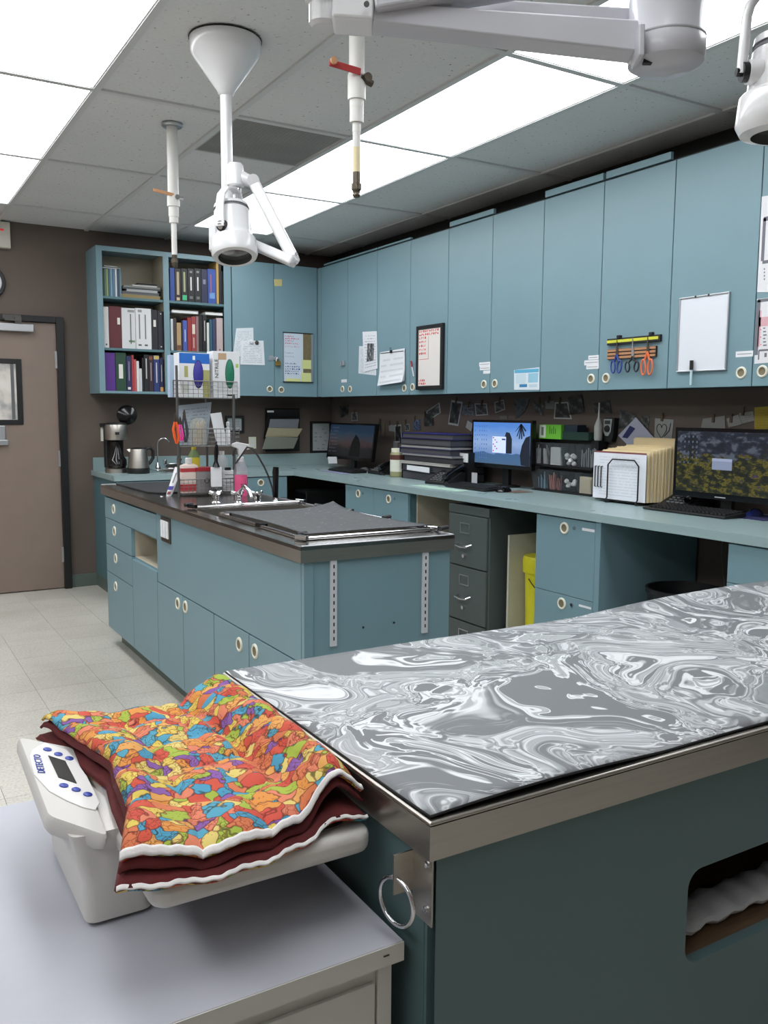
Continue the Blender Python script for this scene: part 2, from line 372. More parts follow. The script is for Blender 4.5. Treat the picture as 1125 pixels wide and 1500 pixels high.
# ================================================================== ROOM
XL, XR, YB, YF, ZC = -2.8, 3.66, 7.04, -2.2, 2.74
fl = struct(MB().box(XL - .1, XR + .1, YF - .1, YB + .1, -.1, -.004), 'floor', mat('tile_grout', (120, 114, 104), .8))
tile_me = None
T = .31
for i in range(8):
    for j in range(21):
        x0 = 1.308 - T * (6 - i); y0 = 3.556 + T * (j - 10)
        if x0 > 1.6: continue
        if tile_me is None:
            t0 = MB().box(.0008, T - .0008, .0008, T - .0008, -.004, 0).build('floor_tile', floor_m, fl); tile_me = t0.data; t0.location = (x0, y0, 0)
        else:
            t0 = bpy.data.objects.new('floor_tile', tile_me); COL.objects.link(t0); t0.parent = fl; t0.location = (x0, y0, 0)
xa = 1.308 - T * 6; ya = 3.556 - T * 10; yb_ = ya + T * 21; xb = xa + 8 * T
MB().box(XL, xa, YF, YB, -.004, 0).box(xb, XR, YF, YB, -.004, 0).box(xa, xb, YF, ya, -.004, 0).box(xa, xb, min(yb_, YB), YB, -.004, 0).build('floor_covering', floor_m, fl)

ce = struct(MB().box(XL - .1, XR + .1, YF - .1, YB + .1, ZC + .03, ZC + .1), 'ceiling', mat('plenum', (90, 90, 90), .9))
gx = [XL] + [.945 - .62 * k for k in (6, 5, 4, 3, 2, 1)] + [.945 + .6185 * k for k in range(5)] + [XR]
gy = [YF] + [2.76 - 1.225 * k for k in (4, 3, 2, 1)] + [2.76, 3.985, 5.21, 6.435, YB]
diff_m = bpy.data.materials.new('lit_diffuser'); diff_m.use_nodes = True
_nt = diff_m.node_tree; _nt.nodes.clear(); _e = N(_nt, 'ShaderNodeEmission'); _o = N(_nt, 'ShaderNodeOutputMaterial')
_e.inputs[0].default_value = (.95, .98, 1, 1); _e.inputs[1].default_value = LIGHT; _nt.links.new(_e.outputs[0], _o.inputs[0])
fixtures = 0
names_l = {0: 'farthest from the camera', 1: 'middle', 2: 'second nearest', 3: 'nearest'}
def mk_tile(x0, x1, y0, y1, z=ZC + .004):
    MB().box(x0 + .001, x1 - .001, y0 + .001, y1 - .001, z, z + .015).build('ceiling_tile', ceil_m, ce)
for i in range(len(gx) - 1):
    for j in range(len(gy) - 1):
        x0, x1, y0, y1 = gx[i], gx[i + 1], gy[j], gy[j + 1]
        if x1 - x0 < .02 or y1 - y0 < .02: continue
        left_row = abs(x1 - .945) < .01; right_row = abs(x0 - gx[9]) < .01
        added_row = abs(x1 - (.945 - .62 * 3)) < .01  # unseen extra row of panels, added to brighten the floor and left-hand faces
        if added_row and -1.2 < y0 < 5.3:
            t = thing('ceiling_light', 'added light panel outside the picture, brightening the room', 'ceiling light', ((x0 + x1) / 2, (y0 + y1) / 2, ZC - .004), 'added panels outside the picture')
            MB().box(x0 + .014, x1 - .014, y0 + .014, y1 - .014, ZC - .001, ZC + .003).build('diffuser', diff_m, t)
            continue
        if (left_row or right_row) and .2 < y0 < 5.3:
            row = 'left' if left_row else 'right'
            k = round((y0 - .31) / 1.225)
            pos = {4: 'farthest from the camera', 3: 'second farthest, short of the back', 2: 'third from the back', 1: 'fourth from the back', 0: 'fifth from the back, overhead'}[k]
            t = thing('ceiling_light', 'recessed bright ceiling light panel in the %s row, %s' % (row, pos), 'ceiling light', ((x0 + x1) / 2, (y0 + y1) / 2, ZC - .004), 'lit panels in the ceiling')
            MB().box(x0 + .02, x1 - .02, y0 + .02, y1 - .02, ZC - .001, ZC + .003).build('diffuser', diff_m, t)
            MB().box(x0 + .004, x0 + .02, y0 + .004, y1 - .004, ZC - .0012, ZC + .02).box(x1 - .02, x1 - .004, y0 + .004, y1 - .004, ZC - .0012, ZC + .02).box(x0 + .02, x1 - .02, y0 + .004, y0 + .02, ZC - .0012, ZC + .02).box(x0 + .02, x1 - .02, y1 - .02, y1 - .004, ZC - .0012, ZC + .02).build('light_frame', runner_m, t)
            continue
        if i == 8 and abs(y0 - 3.985) < .01:      # the grille takes half this bay
            mk_tile(x0, x1, 4.6, y1); continue
        mk_tile(x0, x1, y0, y1)
for x in gx[1:-1]:
    MB().box(x - .014, x + .014, YF, YB, ZC - .006, ZC + .004).build('grid_runner', runner_m, ce)
for y in gy[1:-1]:
    for i in range(len(gx) - 1):
        MB().box(gx[i] + .014, gx[i + 1] - .014, y - .016, y + .016, ZC - .0055, ZC + .004).build('grid_runner', runner_m, ce)
# return air grille
t = thing('air_grille', 'dark square perforated return air grille in the ceiling beside the white lamp pole', 'vent', ((gx[8] + gx[9]) / 2, 4.29, ZC))
grm = mat('dark_grille', (178, 177, 175), .8, var=.25, vscale=5)
MB().box(gx[8] + .013, gx[9] - .013, 3.997, 4.585, ZC + .001, ZC + .01).build('perforated_plate', grm, t)
gm = mat('grille_slot', (140, 139, 137), .9)
g = MB()
for k in range(46):
    y = 4.01 + k * .0125; g.box(gx[8] + .03, gx[9] - .03, y, y + .005, ZC - .0005, ZC + .001)
g.build('slots', gm, t)['kind'] = 'stuff'
MB().box(gx[8] + .002, gx[9] - .002, 4.585, 4.602, ZC - .004, ZC + .004).build('grille_frame', runner_m, t)

struct(MB().box(XL - .1, XR + .1, YB, YB + .1, 0, ZC + .03), 'wall_back', brown_wall)
struct(MB().box(XR, XR + .1, YF, YB, 0, ZC + .03), 'wall_right', brown_wall)
struct(MB().box(XL - .1, XL, YF, YB, 0, ZC + .03), 'wall_left', rear_paint)
struct(MB().box(XL - .1, XR + .1, YF - .1, YF, 0, ZC + .03), 'wall_front', rear_paint)
struct(MB().box(1.372, 1.585, YB - .012, YB, 0, .1), 'baseboard_back', basem, bevel=.003)

# ------------------------------------------------------------------ door
dr = bpy.data.objects.new('door_1', None); COL.objects.link(dr); dr.location = (.85, YB, 0); dr['kind'] = 'structure'
MB().box(.40, 1.312, YB - .022, YB - .002, .008, 2.028).build('door_leaf', door_paint, dr, bevel=.002)
MB().box(1.312, 1.366, YB - .05, YB, 0, 2.075).box(.34, .395, YB - .05, YB, 0, 2.075).box(.395, 1.312, YB - .05, YB, 2.03, 2.075).build('door_frame', blackm, dr, bevel=.003)
wx1 = onY(33, 600, YB).x; wz0 = onY(20, 622, YB).z; wz1 = onY(20, 526, YB).z
wf = MB().box(wx1 - .04, wx1, YB - .034, YB - .02, wz0, wz1).box(.55, .59, YB - .034, YB - .02, wz0, wz1).box(.59, wx1 - .04, YB - .034, YB - .02, wz1 - .036, wz1).box(.59, wx1 - .04, YB - .034, YB - .02, wz0, wz0 + .036).build('window_frame', blackm, dr, bevel=.002)
MB().sheet((.59, YB - .027, wz0 + .03), (wx1 - .04, YB - .027, wz0 + .03), (wx1 - .04, YB - .027, wz1 - .03), (.59, YB - .027, wz1 - .03)).build('window_pane', photo_mat('door_glass_view', (150, 150, 150), (196, 190, 184), (206, 202, 196), 2.5, emit=.12), dr)
MB().box(wx1 - .078, wx1 - .055, YB - .030, YB - .0275, wz0 + .04, wz1 - .03).build('blind_edge', mat('grey_blind', (96, 96, 98), .6), dr)
c = onY(49, 481, YB - .05)
cl = MB().box(c.x - .30, c.x, YB - .075, YB - .022, c.z - .03, c.z + .028).build('door_closer', alu, dr, bevel=.006, seg=3)
MB().box(c.x - .13, c.x - .085, YB - .08, YB - .05, c.z + .028, c.z + .075).box(c.x - .2, c.x - .1, YB - .085, YB - .075, c.z + .045, c.z + .058).box(c.x - .21, c.x - .085, YB - .06, YB - .05, c.z + .06, c.z + .09).cyl((c.x - .107, YB - .09, c.z + .05), (c.x - .107, YB - .04, c.z + .05), .012).build('closer_arm', mat('closer_arm_metal', (90, 88, 86), .35, metal=.8), cl)
for (a, b) in ((515, 540), (660, 683), (801, 823)):
    z1 = onY(85, a, YB).z; z0 = onY(85, b, YB).z
    MB().box(1.300, 1.314, YB - .028, YB - .02, z0, z1).cyl((1.312, YB - .03, z0), (1.312, YB - .03, z1), .006, n=10).build('hinge', alu, dr)
a = onY(1, 640, YB)
MB().box(a.x - .1, a.x + .03, YB - .04, YB - .02, a.z - .045, a.z + .085).box(a.x - .1, a.x + .045, YB - .06, YB - .04, a.z - .06, a.z - .02).build('door_lever', alu, dr, bevel=.006)

# exit sign (its end shows at the left edge)
c = onY(16, 364, YB - .05)
t = thing('exit_sign', 'white exit sign with red letters high on the brown wall above the door', 'sign', (c.x - .16, YB - .03, c.z))
MB().box(c.x - .32, c.x, YB - .055, YB - .001, c.z, c.z + .185).build('sign_housing', mat('sign_housing_white', (206, 200, 190), .5), t, bevel=.006)
text('sign_letters', 'EXIT', .15, (c.x - .042, YB - .0555, c.z + .03), (1, 0, 0), (0, 0, 1), mat('red_letters', (222, 52, 60), .4, emit=.35), t, align='RIGHT')
# clock
c = onY(8, 414, YB - .03)
t = thing('wall_clock', 'round black rimmed wall clock above the door, cut by the picture edge', 'clock', (c.x - .125, YB - .02, c.z))
MB().lathe((c.x - .125, YB, c.z), [(.125, 0), (.128, .02), (.122, .036), (.104, .036), (.1, .02)], 40, (0, -1, 0), caps=False).build('clock_rim', black, t)
MB().cyl((c.x - .125, YB - .001, c.z), (c.x - .125, YB - .022, c.z), .104, n=40).build('clock_face', paper, t)
MB().box(c.x - .129, c.x - .121, YB - .026, YB - .023, c.z, c.z + .055).box(c.x - .125, c.x - .05, YB - .028, YB - .026, c.z - .004, c.z + .004).build('clock_hands', black, t)

# ================================================================== UPPER CABINETS (right wall)
DX = 3.36; UZ0, UZ1 = 1.508, 2.58
seams = [6.18 + .463, 6.18, 5.722, 5.262, 4.803, 4.34, 3.876, 3.415, 2.953, 2.485, 2.02]
udesc = ['locked teal upper cabinet in the corner with a hasp across its doors', 'teal upper cabinet holding the clipped calendar and black framed board', 'plain teal upper cabinet over the blue beach monitor', 'teal upper cabinet with the hanging scissors on its right door', 'teal upper cabinet nearest the camera with the white board on its door']
upull = [((502, 570), (513, 570)), ((592.6, 568.6), (604.5, 567)), ((709, 563), (725, 562)), ((866, 555), (888, 554)), ((1086, 546), (1117, 544))]
UPC = []
for k in range(5):
    y1 = seams[2 * k]; ym = seams[2 * k + 1]; y0 = seams[2 * k + 2]
    t = thing('upper_cabinet', udesc[k], 'cabinet', (DX + .15, (y0 + y1) / 2, UZ0), 'teal wall cabinets')
    UPC.append(t)
    MB().box(DX + .019, XR - .001, y0 + .001, y1 - .001, UZ0, UZ1).build('cabinet_body', seam_shade, t)
    for (a, b, pp) in ((ym, y1, upull[k][0]), (y0, ym, upull[k][1])):
        d = MB().box(DX, DX + .018, a + .0026, b - .0026, UZ0 - .003, UZ1 - .012).build('cabinet_door', teal, t, bevel=.0012, seg=1)
        P = onX(pp[0], pp[1], DX); ring_pull((DX, P.y, P.z), (-1, 0, 0), d, .027)
# trim strips on top of the cabinets
for (ya_, yb2, h) in ((5.73, 6.6, .012), (5.27, 5.715, .012), (4.34, 4.80, .03), (3.43, 3.876, .035), (2.99, 3.41, .035)):
    o = MB().box(DX + .002, DX + .022, ya_, yb2, UZ1, UZ1 + h).build('top_strip', teal, UPC[{5.73: 0, 5.27: 1, 4.34: 2, 3.43: 3, 2.99: 3}[ya_]], bevel=.001, seg=1)
struct(MB().box(XR - .006, XR - .0005, 1.0, YB, UZ1 + .02, ZC), 'shade_strip_1', mat('gap_shade', (40, 38, 37), .9))  # dark strip standing in for the shade between cabinet tops and ceiling
# filler at the corner
tag(recentre(MB().box(DX + .001, DX + .018, 6.645, 6.728, UZ0, UZ1 - .01).build('corner_filler', teal, None)), 'narrow teal filler strip in the corner between the two runs of wall cabinets', 'panel')

# ------------------------------------------------------------------ upper cabinets (back wall)
BY = 6.71
t = thing('upper_cabinet', 'teal two door wall cabinet with brass padlock right of the bookcase', 'cabinet', (2.97, 6.87, UZ0), 'teal wall cabinets')
BCAB = t
MB().box(2.60, 3.353, BY + .019, YB - .001, UZ0, UZ1).build('cabinet_body', seam_shade, t)
for a, b, pp in ((2.60, 2.964, (395, 570)), (2.964, 3.358, (412, 571))):
    d = MB().box(a + .0024, b - .0024, BY, BY + .018, UZ0 - .002, UZ1 - .005).build('cabinet_door', teal, t, bevel=.0012, seg=1)
    P = onY(pp[0], pp[1], BY); ring_pull((P.x, BY, P.z), (0, -1, 0), d, .027)
# padlock and hasp
t = thing('padlock', 'brass padlock hanging on the steel hasp of the back wall cabinet', 'padlock', onY(407, 532, BY))
p = onY(407, 532, BY - .02)
MB().box(p.x - .022, p.x + .022, BY - .03, BY - .012, p.z - .022, p.z + .018).build('lock_body', brass, t, bevel=.003)
MB().tube([(p.x + .014 * math.cos(a), BY - .021, p.z + .018 + .028 * math.sin(a)) for a in np.linspace(0, pi, 12)], .004).build('shackle', chrome, t)
MB().box(p.x - .07, p.x + .012, BY - .008, BY - .002, p.z + .028, p.z + .052).box(p.x - .01, p.x + .012, BY - .024, BY - .008, p.z + .036, p.z + .044).box(p.x-.075,p.x-.035,BY-.006,BY,p.z+.02,p.z+.062).build('hasp', alu, t)
p = onX(506, 532, DX)
o = MB().box(DX - .01, DX, p.y + .003, p.y + .055, p.z - .012, p.z + .014).box(DX - .022, DX - .01, p.y + .035, p.y + .05, p.z - .02, p.z + .012).box(DX-.016,DX,p.y+.0,p.y+.03,p.z-.018,p.z+.02).build('hasp', alu, UPC[0], bevel=.002)

# ================================================================== BOOKCASE
def BK(u, v, Y=BY + .02): return onY(130 + u / 5.1136, 370 + v / 5.1136, Y)
BX0, BXM, BX1 = 1.553, 2.07, 2.592
bc = thing('bookcase', 'teal open wall bookcase with two columns of three shelves full of books', 'bookcase', (2.07, 6.87, UZ0))
MB().box(BX0, BX0 + .018, BY, YB - .001, UZ0, UZ1).box(BX1 - .018, BX1, BY, YB - .001, UZ0, UZ1).box(BX0+.018, BX1-.018, BY + .0, YB - .001, UZ1 - .018, UZ1).box(BX0 + .018, BX1 - .018, BY, YB - .001, UZ0, UZ0 + .018).box(BXM - .012, BXM + .012, BY + .003, YB - .011, UZ0 + .018, UZ1 - .018).build('carcass', teal, bc, bevel=.001, seg=1)
MB().box(BX0 + .018, BX1 - .018, YB - .01, YB - .002, UZ0 + .018, UZ1 - .018).build('back_panel', tan_in, bc)
MB().box(BXM - .0135, BXM - .012, BY + .005, YB - .012, UZ0 + .02, UZ1 - .02).build('divider_lining', tan_in, bc)
MB().box(BX0 + .0, BX0 + .042, BY - .004, BY + .0, UZ0, UZ1).box(BX1 - .06, BX1, BY - .004, BY, UZ0, UZ1).box(BXM - .022, BXM + .022, BY - .004, BY, UZ0, UZ1).box(BX0 + .042, BXM - .022, BY - .004, BY, UZ1 - .035, UZ1).box(BXM + .022, BX1 - .06, BY - .004, BY, UZ1 - .035, UZ1).build('face_frame', teal, bc)
SZ = [UZ0 + .018, 1.845, 2.222]
for (xa_, xb_) in ((BX0 + .018, BXM - .012), (BXM + .012, BX1 - .018)):
    for z in SZ[1:]:
        MB().box(xa_ + .002, xb_ - .002, BY + .004, YB - .012, z - .018, z).build('shelf', teal_dark, bc, bevel=.001, seg=1)
def book(u0, u1, vt, col, label, shelf, name='book', cat='book', mark=None, depth=.18, group='books in the open bookcase', lean=0, front=.02, mk=None):
    Y = BY + front
    x0 = BK(u0, vt, Y).x; x1 = BK(u1, vt, Y).x; z1 = BK((u0 + u1) / 2, vt, Y).z; z0 = SZ[shelf]
    if z1 - z0 < .08: z1 = z0 + .2
    t = thing(name, label, cat, ((x0 + x1) / 2, Y + depth / 2, z0), group)
    x0 += .0008; x1 -= .0008
    cm = mat('cover_%d_%d_%d' % col, col, .5)
    # cover: spine plus two boards; pages inside
    th = min(.003, (x1 - x0) * .2)
    MB().box(x0, x1, Y, Y + th, z0 + .0005, z1).box(x0, x0 + th, Y + th, Y + depth, z0 + .0005, z1).box(x1 - th, x1, Y + th, Y + depth, z0 + .0005, z1).build('cover', cm, t)
    MB().box(x0 + th, x1 - th, Y + th + .002, Y + depth - .004, z0 + .004, z1 - .004).build('pages', paper, t)
    wd = x1 - x0; h = z1 - z0
    for (fa, fb, wa, wb, mc) in (mark or []):
        MB().box(x0 + wd * wa, x0 + wd * wb, Y - .0006, Y, z0 + h * fa, z0 + h * fb).build('spine_label', mat('mark_%d_%d_%d' % mc, mc, .6), t)
    return t
Wm = (224, 222, 214); Gd = (196, 172, 104)
ttl = lambda c: [(.35, .9, .38, .62, c)]
# bottom left shelf
book(116, 196, 750, (84, 42, 128), 'purple ring binder at the left end of the lowest shelf', 0, 'ring_binder', 'binder')
b_ = book(198, 277, 750, (32, 68, 50), 'dark green ring binder with a white spine card', 0, 'ring_binder', 'binder', [(.33, .7, .3, .7, Wm)])
book(280, 318, 775, (40, 36, 82), 'navy book right of the green binder', 0, mark=[(.05, .12, .2, .8, Wm), (.3, .85, .4, .6, (150, 140, 160))])
book(319, 336, 768, (170, 58, 62), 'tall slim red book on the lowest shelf', 0)
book(337, 355, 800, (190, 84, 84), 'shorter pinkish red book beside the slim red one', 0)
book(356, 376, 812, (218, 218, 218), 'white paperback on the lowest shelf', 0)
book(377, 398, 868, (200, 200, 202), 'short off-white booklet left of the black books', 0)
book(399, 411, 790, (28, 26, 30), 'thin black book behind the short booklet', 0)
book(412, 446, 765, (24, 24, 26), 'black book with white title on the lowest left shelf', 0, mark=ttl((200, 200, 200)))
book(447, 481, 770, (50, 34, 46), 'dark plum book with a brown top band', 0, mark=[(.88, .97, .1, .9, (130, 70, 50)), (.3, .8, .4, .6, (170, 150, 150))])
book(483, 528, 770, (38, 54, 112), 'blue book with a gold band at its head', 0, mark=[(.89, .99, .05, .95, Gd), (.25, .8, .4, .6, (190, 190, 190))])
book(530, 556, 790, (26, 34, 76), 'navy book with a tan foot, last on the lowest left shelf', 0, mark=[(.01, .14, .05, .95, (206, 150, 90)), (.3, .8, .4, .6, (190, 190, 180))])
# middle left
book(108, 146, 405, (210, 208, 206), 'thin white binder leftmost on the middle shelf', 1, 'ring_binder', 'binder', [(.06, .1, .3, .6, (60, 60, 60))])
book(147, 241, 402, (92, 34, 42), 'wide maroon ring binder with a small white tag', 1, 'ring_binder', 'binder', [(.57, .73, .68, .9, Wm)])
book(243, 346, 416, (214, 214, 216), 'wide white binder right of the maroon one', 1, 'ring_binder', 'binder', [(.12, .86, .62, .7, (96, 100, 104)), (.16, .21, .5, .95, (110, 140, 110)), (.9, .96, .45, .95, (150, 150, 150))])
book(348, 466, 418, (220, 220, 222), 'white double binder with grey vertical titles', 1, 'ring_binder', 'binder', [(.25, .85, .2, .28, (120, 120, 124)), (.25, .85, .58, .66, (120, 120, 124)), (.08, .12, .15, .35, (90, 90, 90)), (.08, .12, .55, .75, (90, 90, 90)), (.9, .96, .15, .4, (150, 150, 150))])
book(468, 514, 430, (30, 31, 38), 'black binder with a white tag on the middle shelf', 1, 'ring_binder', 'binder', [(.58, .75, .3, .72, Wm)])
book(516, 560, 440, (28, 34, 46), 'dark blue-black binder at the right of the middle shelf', 1, 'ring_binder', 'binder', [(.92, .95, .4, .6, Wm), (.07, .1, .4, .6, Wm)])
# top left: slim upright booklets
cs = [((60, 78, 66), 'dark green'), ((96, 132, 110), 'green'), ((150, 164, 110), 'olive'), ((72, 108, 130), 'steel blue'), ((124, 156, 172), 'pale blue'), ((92, 124, 152), 'mid blue'), ((206, 210, 212), 'white'), ((58, 80, 102), 'slate blue'), ((104, 130, 140), 'grey teal')]
us = [103, 115, 129, 144, 158, 176, 194, 210, 226, 243]
for k, (c_, nm) in enumerate(cs):
    book(us[k], us[k + 1] - 1, 118 + (k % 3) * 3, c_, '%s slim booklet standing at the left of the top shelf' % nm, 2, 'booklet', 'booklet', depth=.17)
def flat_item(u0, u1, v0, v1, col, label, Y=BY + .02, depth=.2, name='magazine', cat='magazine', parentless=True, z0=None, group='loose papers and magazines lying in the bookcase'):
    a = BK(u0, v1, Y); b = BK(u1, v1, Y); top = BK((u0 + u1) / 2, v0, Y).z
    zb = a.z if z0 is None else z0
    t = thing(name, label, cat, ((a.x + b.x) / 2, Y + depth / 2, zb), group)
    h = top - zb
    MB().box(a.x, b.x, Y, Y + depth, zb + .0003, zb + max(h * .25, .001)).box(a.x, b.x, Y, Y + depth, top - max(h * .25, .001), top).build('cover', mat('cover_%d_%d_%d' % col, col, .5), t)
    MB().box(a.x + .002, b.x - .002, Y + .002, Y + depth - .002, zb + h * .25, top - h * .25).build('pages', paper, t)
    return t, top
z = SZ[2]
for (u0, u1, h, col, lab) in ((246, 540, .026, (182, 160, 112), 'manila folder stack at the bottom of the top shelf pile'), (250, 530, .022, (116, 118, 122), 'grey folder above the manila ones'), (285, 520, .016, (204, 206, 208), 'white booklet in the middle of the top shelf pile'), (255, 545, .013, (94, 98, 98), 'dark grey magazine in the top shelf pile'), (262, 540, .012, (158, 160, 156), 'pale grey magazine near the top of the pile'), (330, 515, .009, (222, 222, 220), 'white pamphlet second from the top of the pile'), (370, 520, .014, (50, 50, 52), 'crumpled black magazine topmost on the top shelf pile')):
    a = BK(u0, 300).x; b = BK(min(u1, 543), 300).x
    t = thing('magazine', lab, 'magazine', ((a + b) / 2, BY + .12, z), 'loose papers and magazines lying in the bookcase')
    cm = mat('cover_%d_%d_%d' % col, col, .5)
    MB().box(a, b, BY + .025, BY + .22, z + .0004, z + .0022).box(a, b, BY + .025, BY + .22, z + h - .002, z + h).box(a, b, BY + .218, BY + .22, z + .002, z + h - .002).build('cover', cm, t)
    MB().box(a + .002, b - .004, BY + .027, BY + .217, z + .0023, z + h - .0021).build('pages', mat('pages_%d_%d_%d' % col, tuple(int(q_ * .85) for q_ in col), .8), t)
    z += h + .0006
zt = max(BK(110, 118, BY + .02).z, 0)
for (u0, u1, h, col, lab) in ((100, 240, .012, (92, 104, 120), 'grey blue magazine lying on the slim booklets'), (112, 215, .012, (58, 62, 74), 'dark magazine topmost over the slim booklets')):
    a = BK(u0, 100).x; b = BK(u1, 100).x
    t = thing('magazine', lab, 'magazine', ((a + b) / 2, BY + .12, zt), 'loose papers and magazines lying in the bookcase')
    MB().box(a, b, BY + .02, BY + .2, zt + .001, zt + .003).box(a, b, BY + .02, BY + .2, zt + h - .002, zt + h).build('cover', mat('cover_%d_%d_%d' % col, col, .5), t)
    MB().box(a + .002, b - .002, BY + .022, BY + .198, zt + .0031, zt + h - .0021).build('pages', mat('page_edge', (196, 196, 192), .8), t)
    zt += h + .001
# top right
book(606, 641, 115, (44, 74, 150), 'bright blue book leftmost on the top right shelf', 2)
book(643, 689, 120, (36, 26, 26), 'black brown book with cream title and crest', 2, mark=[(.2, .9, .3, .7, (190, 170, 140)), (.03, .12, .25, .75, (206, 180, 150))])
book(691, 738, 120, (28, 30, 26), 'black book with a green paw emblem at its foot', 2, mark=[(.3, .9, .35, .65, (170, 176, 130)), (.05, .2, .15, .85, (70, 190, 130))])
book(740, 789, 120, (26, 27, 30), 'first of two matching black books with white titles', 2, mark=[(.35, .75, .38, .6, (220, 220, 220)), (.87, .93, .3, .7, (140, 140, 140)), (.1, .18, .25, .75, (110, 110, 110))])
book(791, 840, 120, (27, 28, 31), 'second of two matching black books, left of the navy one', 2, mark=[(.35, .75, .38, .6, (220, 220, 220)), (.87, .93, .3, .7, (140, 140, 140)), (.1, .18, .25, .75, (110, 110, 110))])
book(842, 888, 125, (40, 44, 72), 'dark navy book with a small grey label', 2, mark=[(.56, .7, .25, .7, (130, 130, 150))])
book(890, 951, 125, (52, 80, 158), 'thick blue book with red and pale bands', 2, mark=[(.3, .85, .3, .45, (160, 100, 120)), (.15, .32, .2, .85, (110, 150, 200))])
book(953, 972, 66, (188, 152, 84), 'tall yellow manila folder at the right of the top shelf', 2, 'folder', 'folder')
book(975, 990, 78, (30, 30, 34), 'tall black folder beside the yellow folder', 2, 'folder', 'folder')
book(992, 1003, 140, (36, 36, 40), 'shorter black folder at the far right of the top shelf', 2, 'folder', 'folder')
# middle right
M2 = [(612, 631, 495, (206, 214, 214), 'white slim book leftmost on the middle right shelf', None), (633, 655, 490, (66, 54, 54), 'dark brown slim book on the middle right shelf', None), (657, 691, 525, (178, 148, 108), 'tan book on the middle right shelf', [(.03, .2, .05, .95, (110, 70, 50))]), (693, 703, 510, (40, 40, 44), 'very thin black booklet between tan and blue books', None), (704, 736, 508, (70, 90, 168), 'blue book on the middle right shelf', [(.3, .7, .4, .6, (200, 200, 220))]), (738, 767, 487, (150, 48, 50), 'dark red book leaning beside the blue one', None), (768, 800, 480, (156, 60, 62), 'red book with a cream spine label', [(.5, .78, .15, .85, (216, 206, 190)), (.1, .4, .35, .65, (200, 170, 160))]), (801, 822, 476, (140, 110, 110), 'dusty pink book on the middle right shelf', None), (823, 849, 472, (30, 28, 30), 'black book left of its taller twin', None), (851, 881, 468, (24, 24, 26), 'tall black book with white title on the middle right shelf', [(.3, .85, .42, .62, (200, 200, 196))]), (883, 901, 525, (210, 212, 206), 'white slim book right of the black pair', None), (903, 924, 500, (48, 88, 108), 'teal blue book on the middle right shelf', None), (926, 950, 498, (56, 66, 96), 'slate blue book on the middle right shelf', None), (955, 1003, 490, (190, 172, 172), 'wide pale pink box file at the right end', [(.06, .1, .4, .6, (80, 70, 70))])]
for (a, b, v, c_, l_, mk_) in M2: book(a, b, v, c_, l_, 1, mark=mk_, depth=.17)
zt2 = BK(860, 466, BY + .02).z + .002
for (u0, u1, sl, lab) in ((620, 820, 0, 'white book lying flat on the middle right books, left one'), (872, 1003, 0, 'white book lying flat on the middle right books, right one')):
    a = BK(u0, 455).x; b = BK(u1, 455).x
    t = thing('book', lab, 'book', ((a + b) / 2, BY + .12, zt2), 'books in the open bookcase')
    MB().box(a, b, BY + .015, BY + .19, zt2, zt2 + .003).box(a, b, BY + .015, BY + .19, zt2 + .018, zt2 + .021).build('cover', mat('cover_ivory', (206, 202, 192), .6), t)
    MB().box(a + .002, b - .002, BY + .018, BY + .187, zt2 + .0031, zt2 + .0179).build('pages', paper, t)
# bottom right (mostly behind the glove boxes)
for (a, b, v, c_, l_) in ((612, 640, 800, (130, 150, 190), 'pale blue book half hidden behind the left glove box'), (642, 690, 775, (206, 200, 206), 'white book behind the left glove box'), (692, 760, 770, (60, 60, 66), 'dark grey book behind the blue glove box'), (762, 890, 775, (40, 44, 60), 'wide dark binder hidden behind the blue glove box'), (893, 908, 770, (140, 36, 44), 'dark red book between the two glove boxes'), (910, 930, 775, (24, 24, 26), 'black book between the two glove boxes'), (932, 1003, 780, (90, 90, 110), 'grey binder behind the green glove box')):
    book(a, b, v, c_, l_, 0)

# ================================================================== BACK COUNTER + DESK
CZ, CT = .914, .038
ct = thing('worktop', 'pale teal laminate worktop running along the back wall and the right wall', 'worktop', (3.3, 6.7, CZ - CT))
YE = -1.2
sx0, sx1, sy0, sy1 = 1.98, 2.42, 6.46, 6.88      # bar sink hole
mb = MB()
for (a, b, c, d) in ((1.545, sx0, 6.32, YB - .001), (sx0, sx1, 6.32, sy0), (sx0, sx1, sy1, YB - .001), (sx1, 2.95, 6.32, YB - .001), (2.95, XR - .001, YE, YB - .001)):
    mb.box(a, b, c, d, CZ - CT, CZ)
mb.build('worktop_slab', counter, ct)
MB().box(1.56, XR - .001, YB - .02, YB - .001, CZ, CZ + .1).build('backsplash', counter, ct, bevel=.001, seg=1)
s = MB().box(sx0 - .015, sx1 + .015, sy0 - .015, sy0 + .012, CZ + .001, CZ + .008).box(sx0 - .015, sx1 + .015, sy1 - .03, sy1 + .04, CZ + .001, CZ + .008).box(sx0 - .015, sx0 + .012, sy0 + .012, sy1 - .03, CZ + .001, CZ + .008).box(sx1 - .012, sx1 + .015, sy0 + .012, sy1 - .03, CZ + .001, CZ + .008)
t = thing('bar_sink', 'small stainless drop-in sink in the back worktop beside the kettle', 'sink', ((sx0 + sx1) / 2, (sy0 + sy1) / 2, CZ))
s.build('rim', chrome, t, bevel=.002)
MB().box(sx0 + .002, sx0 + .006, sy0 + .002, sy1 - .002, CZ - .16, CZ).box(sx1 - .006, sx1 - .002, sy0 + .002, sy1 - .002, CZ - .16, CZ).box(sx0 + .006, sx1 - .006, sy0 + .002, sy0 + .006, CZ - .16, CZ).box(sx0 + .006, sx1 - .006, sy1 - .006, sy1 - .002, CZ - .16, CZ).box(sx0 + .002, sx1 - .002, sy0 + .002, sy1 - .002, CZ - .165, CZ - .16).build('bowl', steel, t)
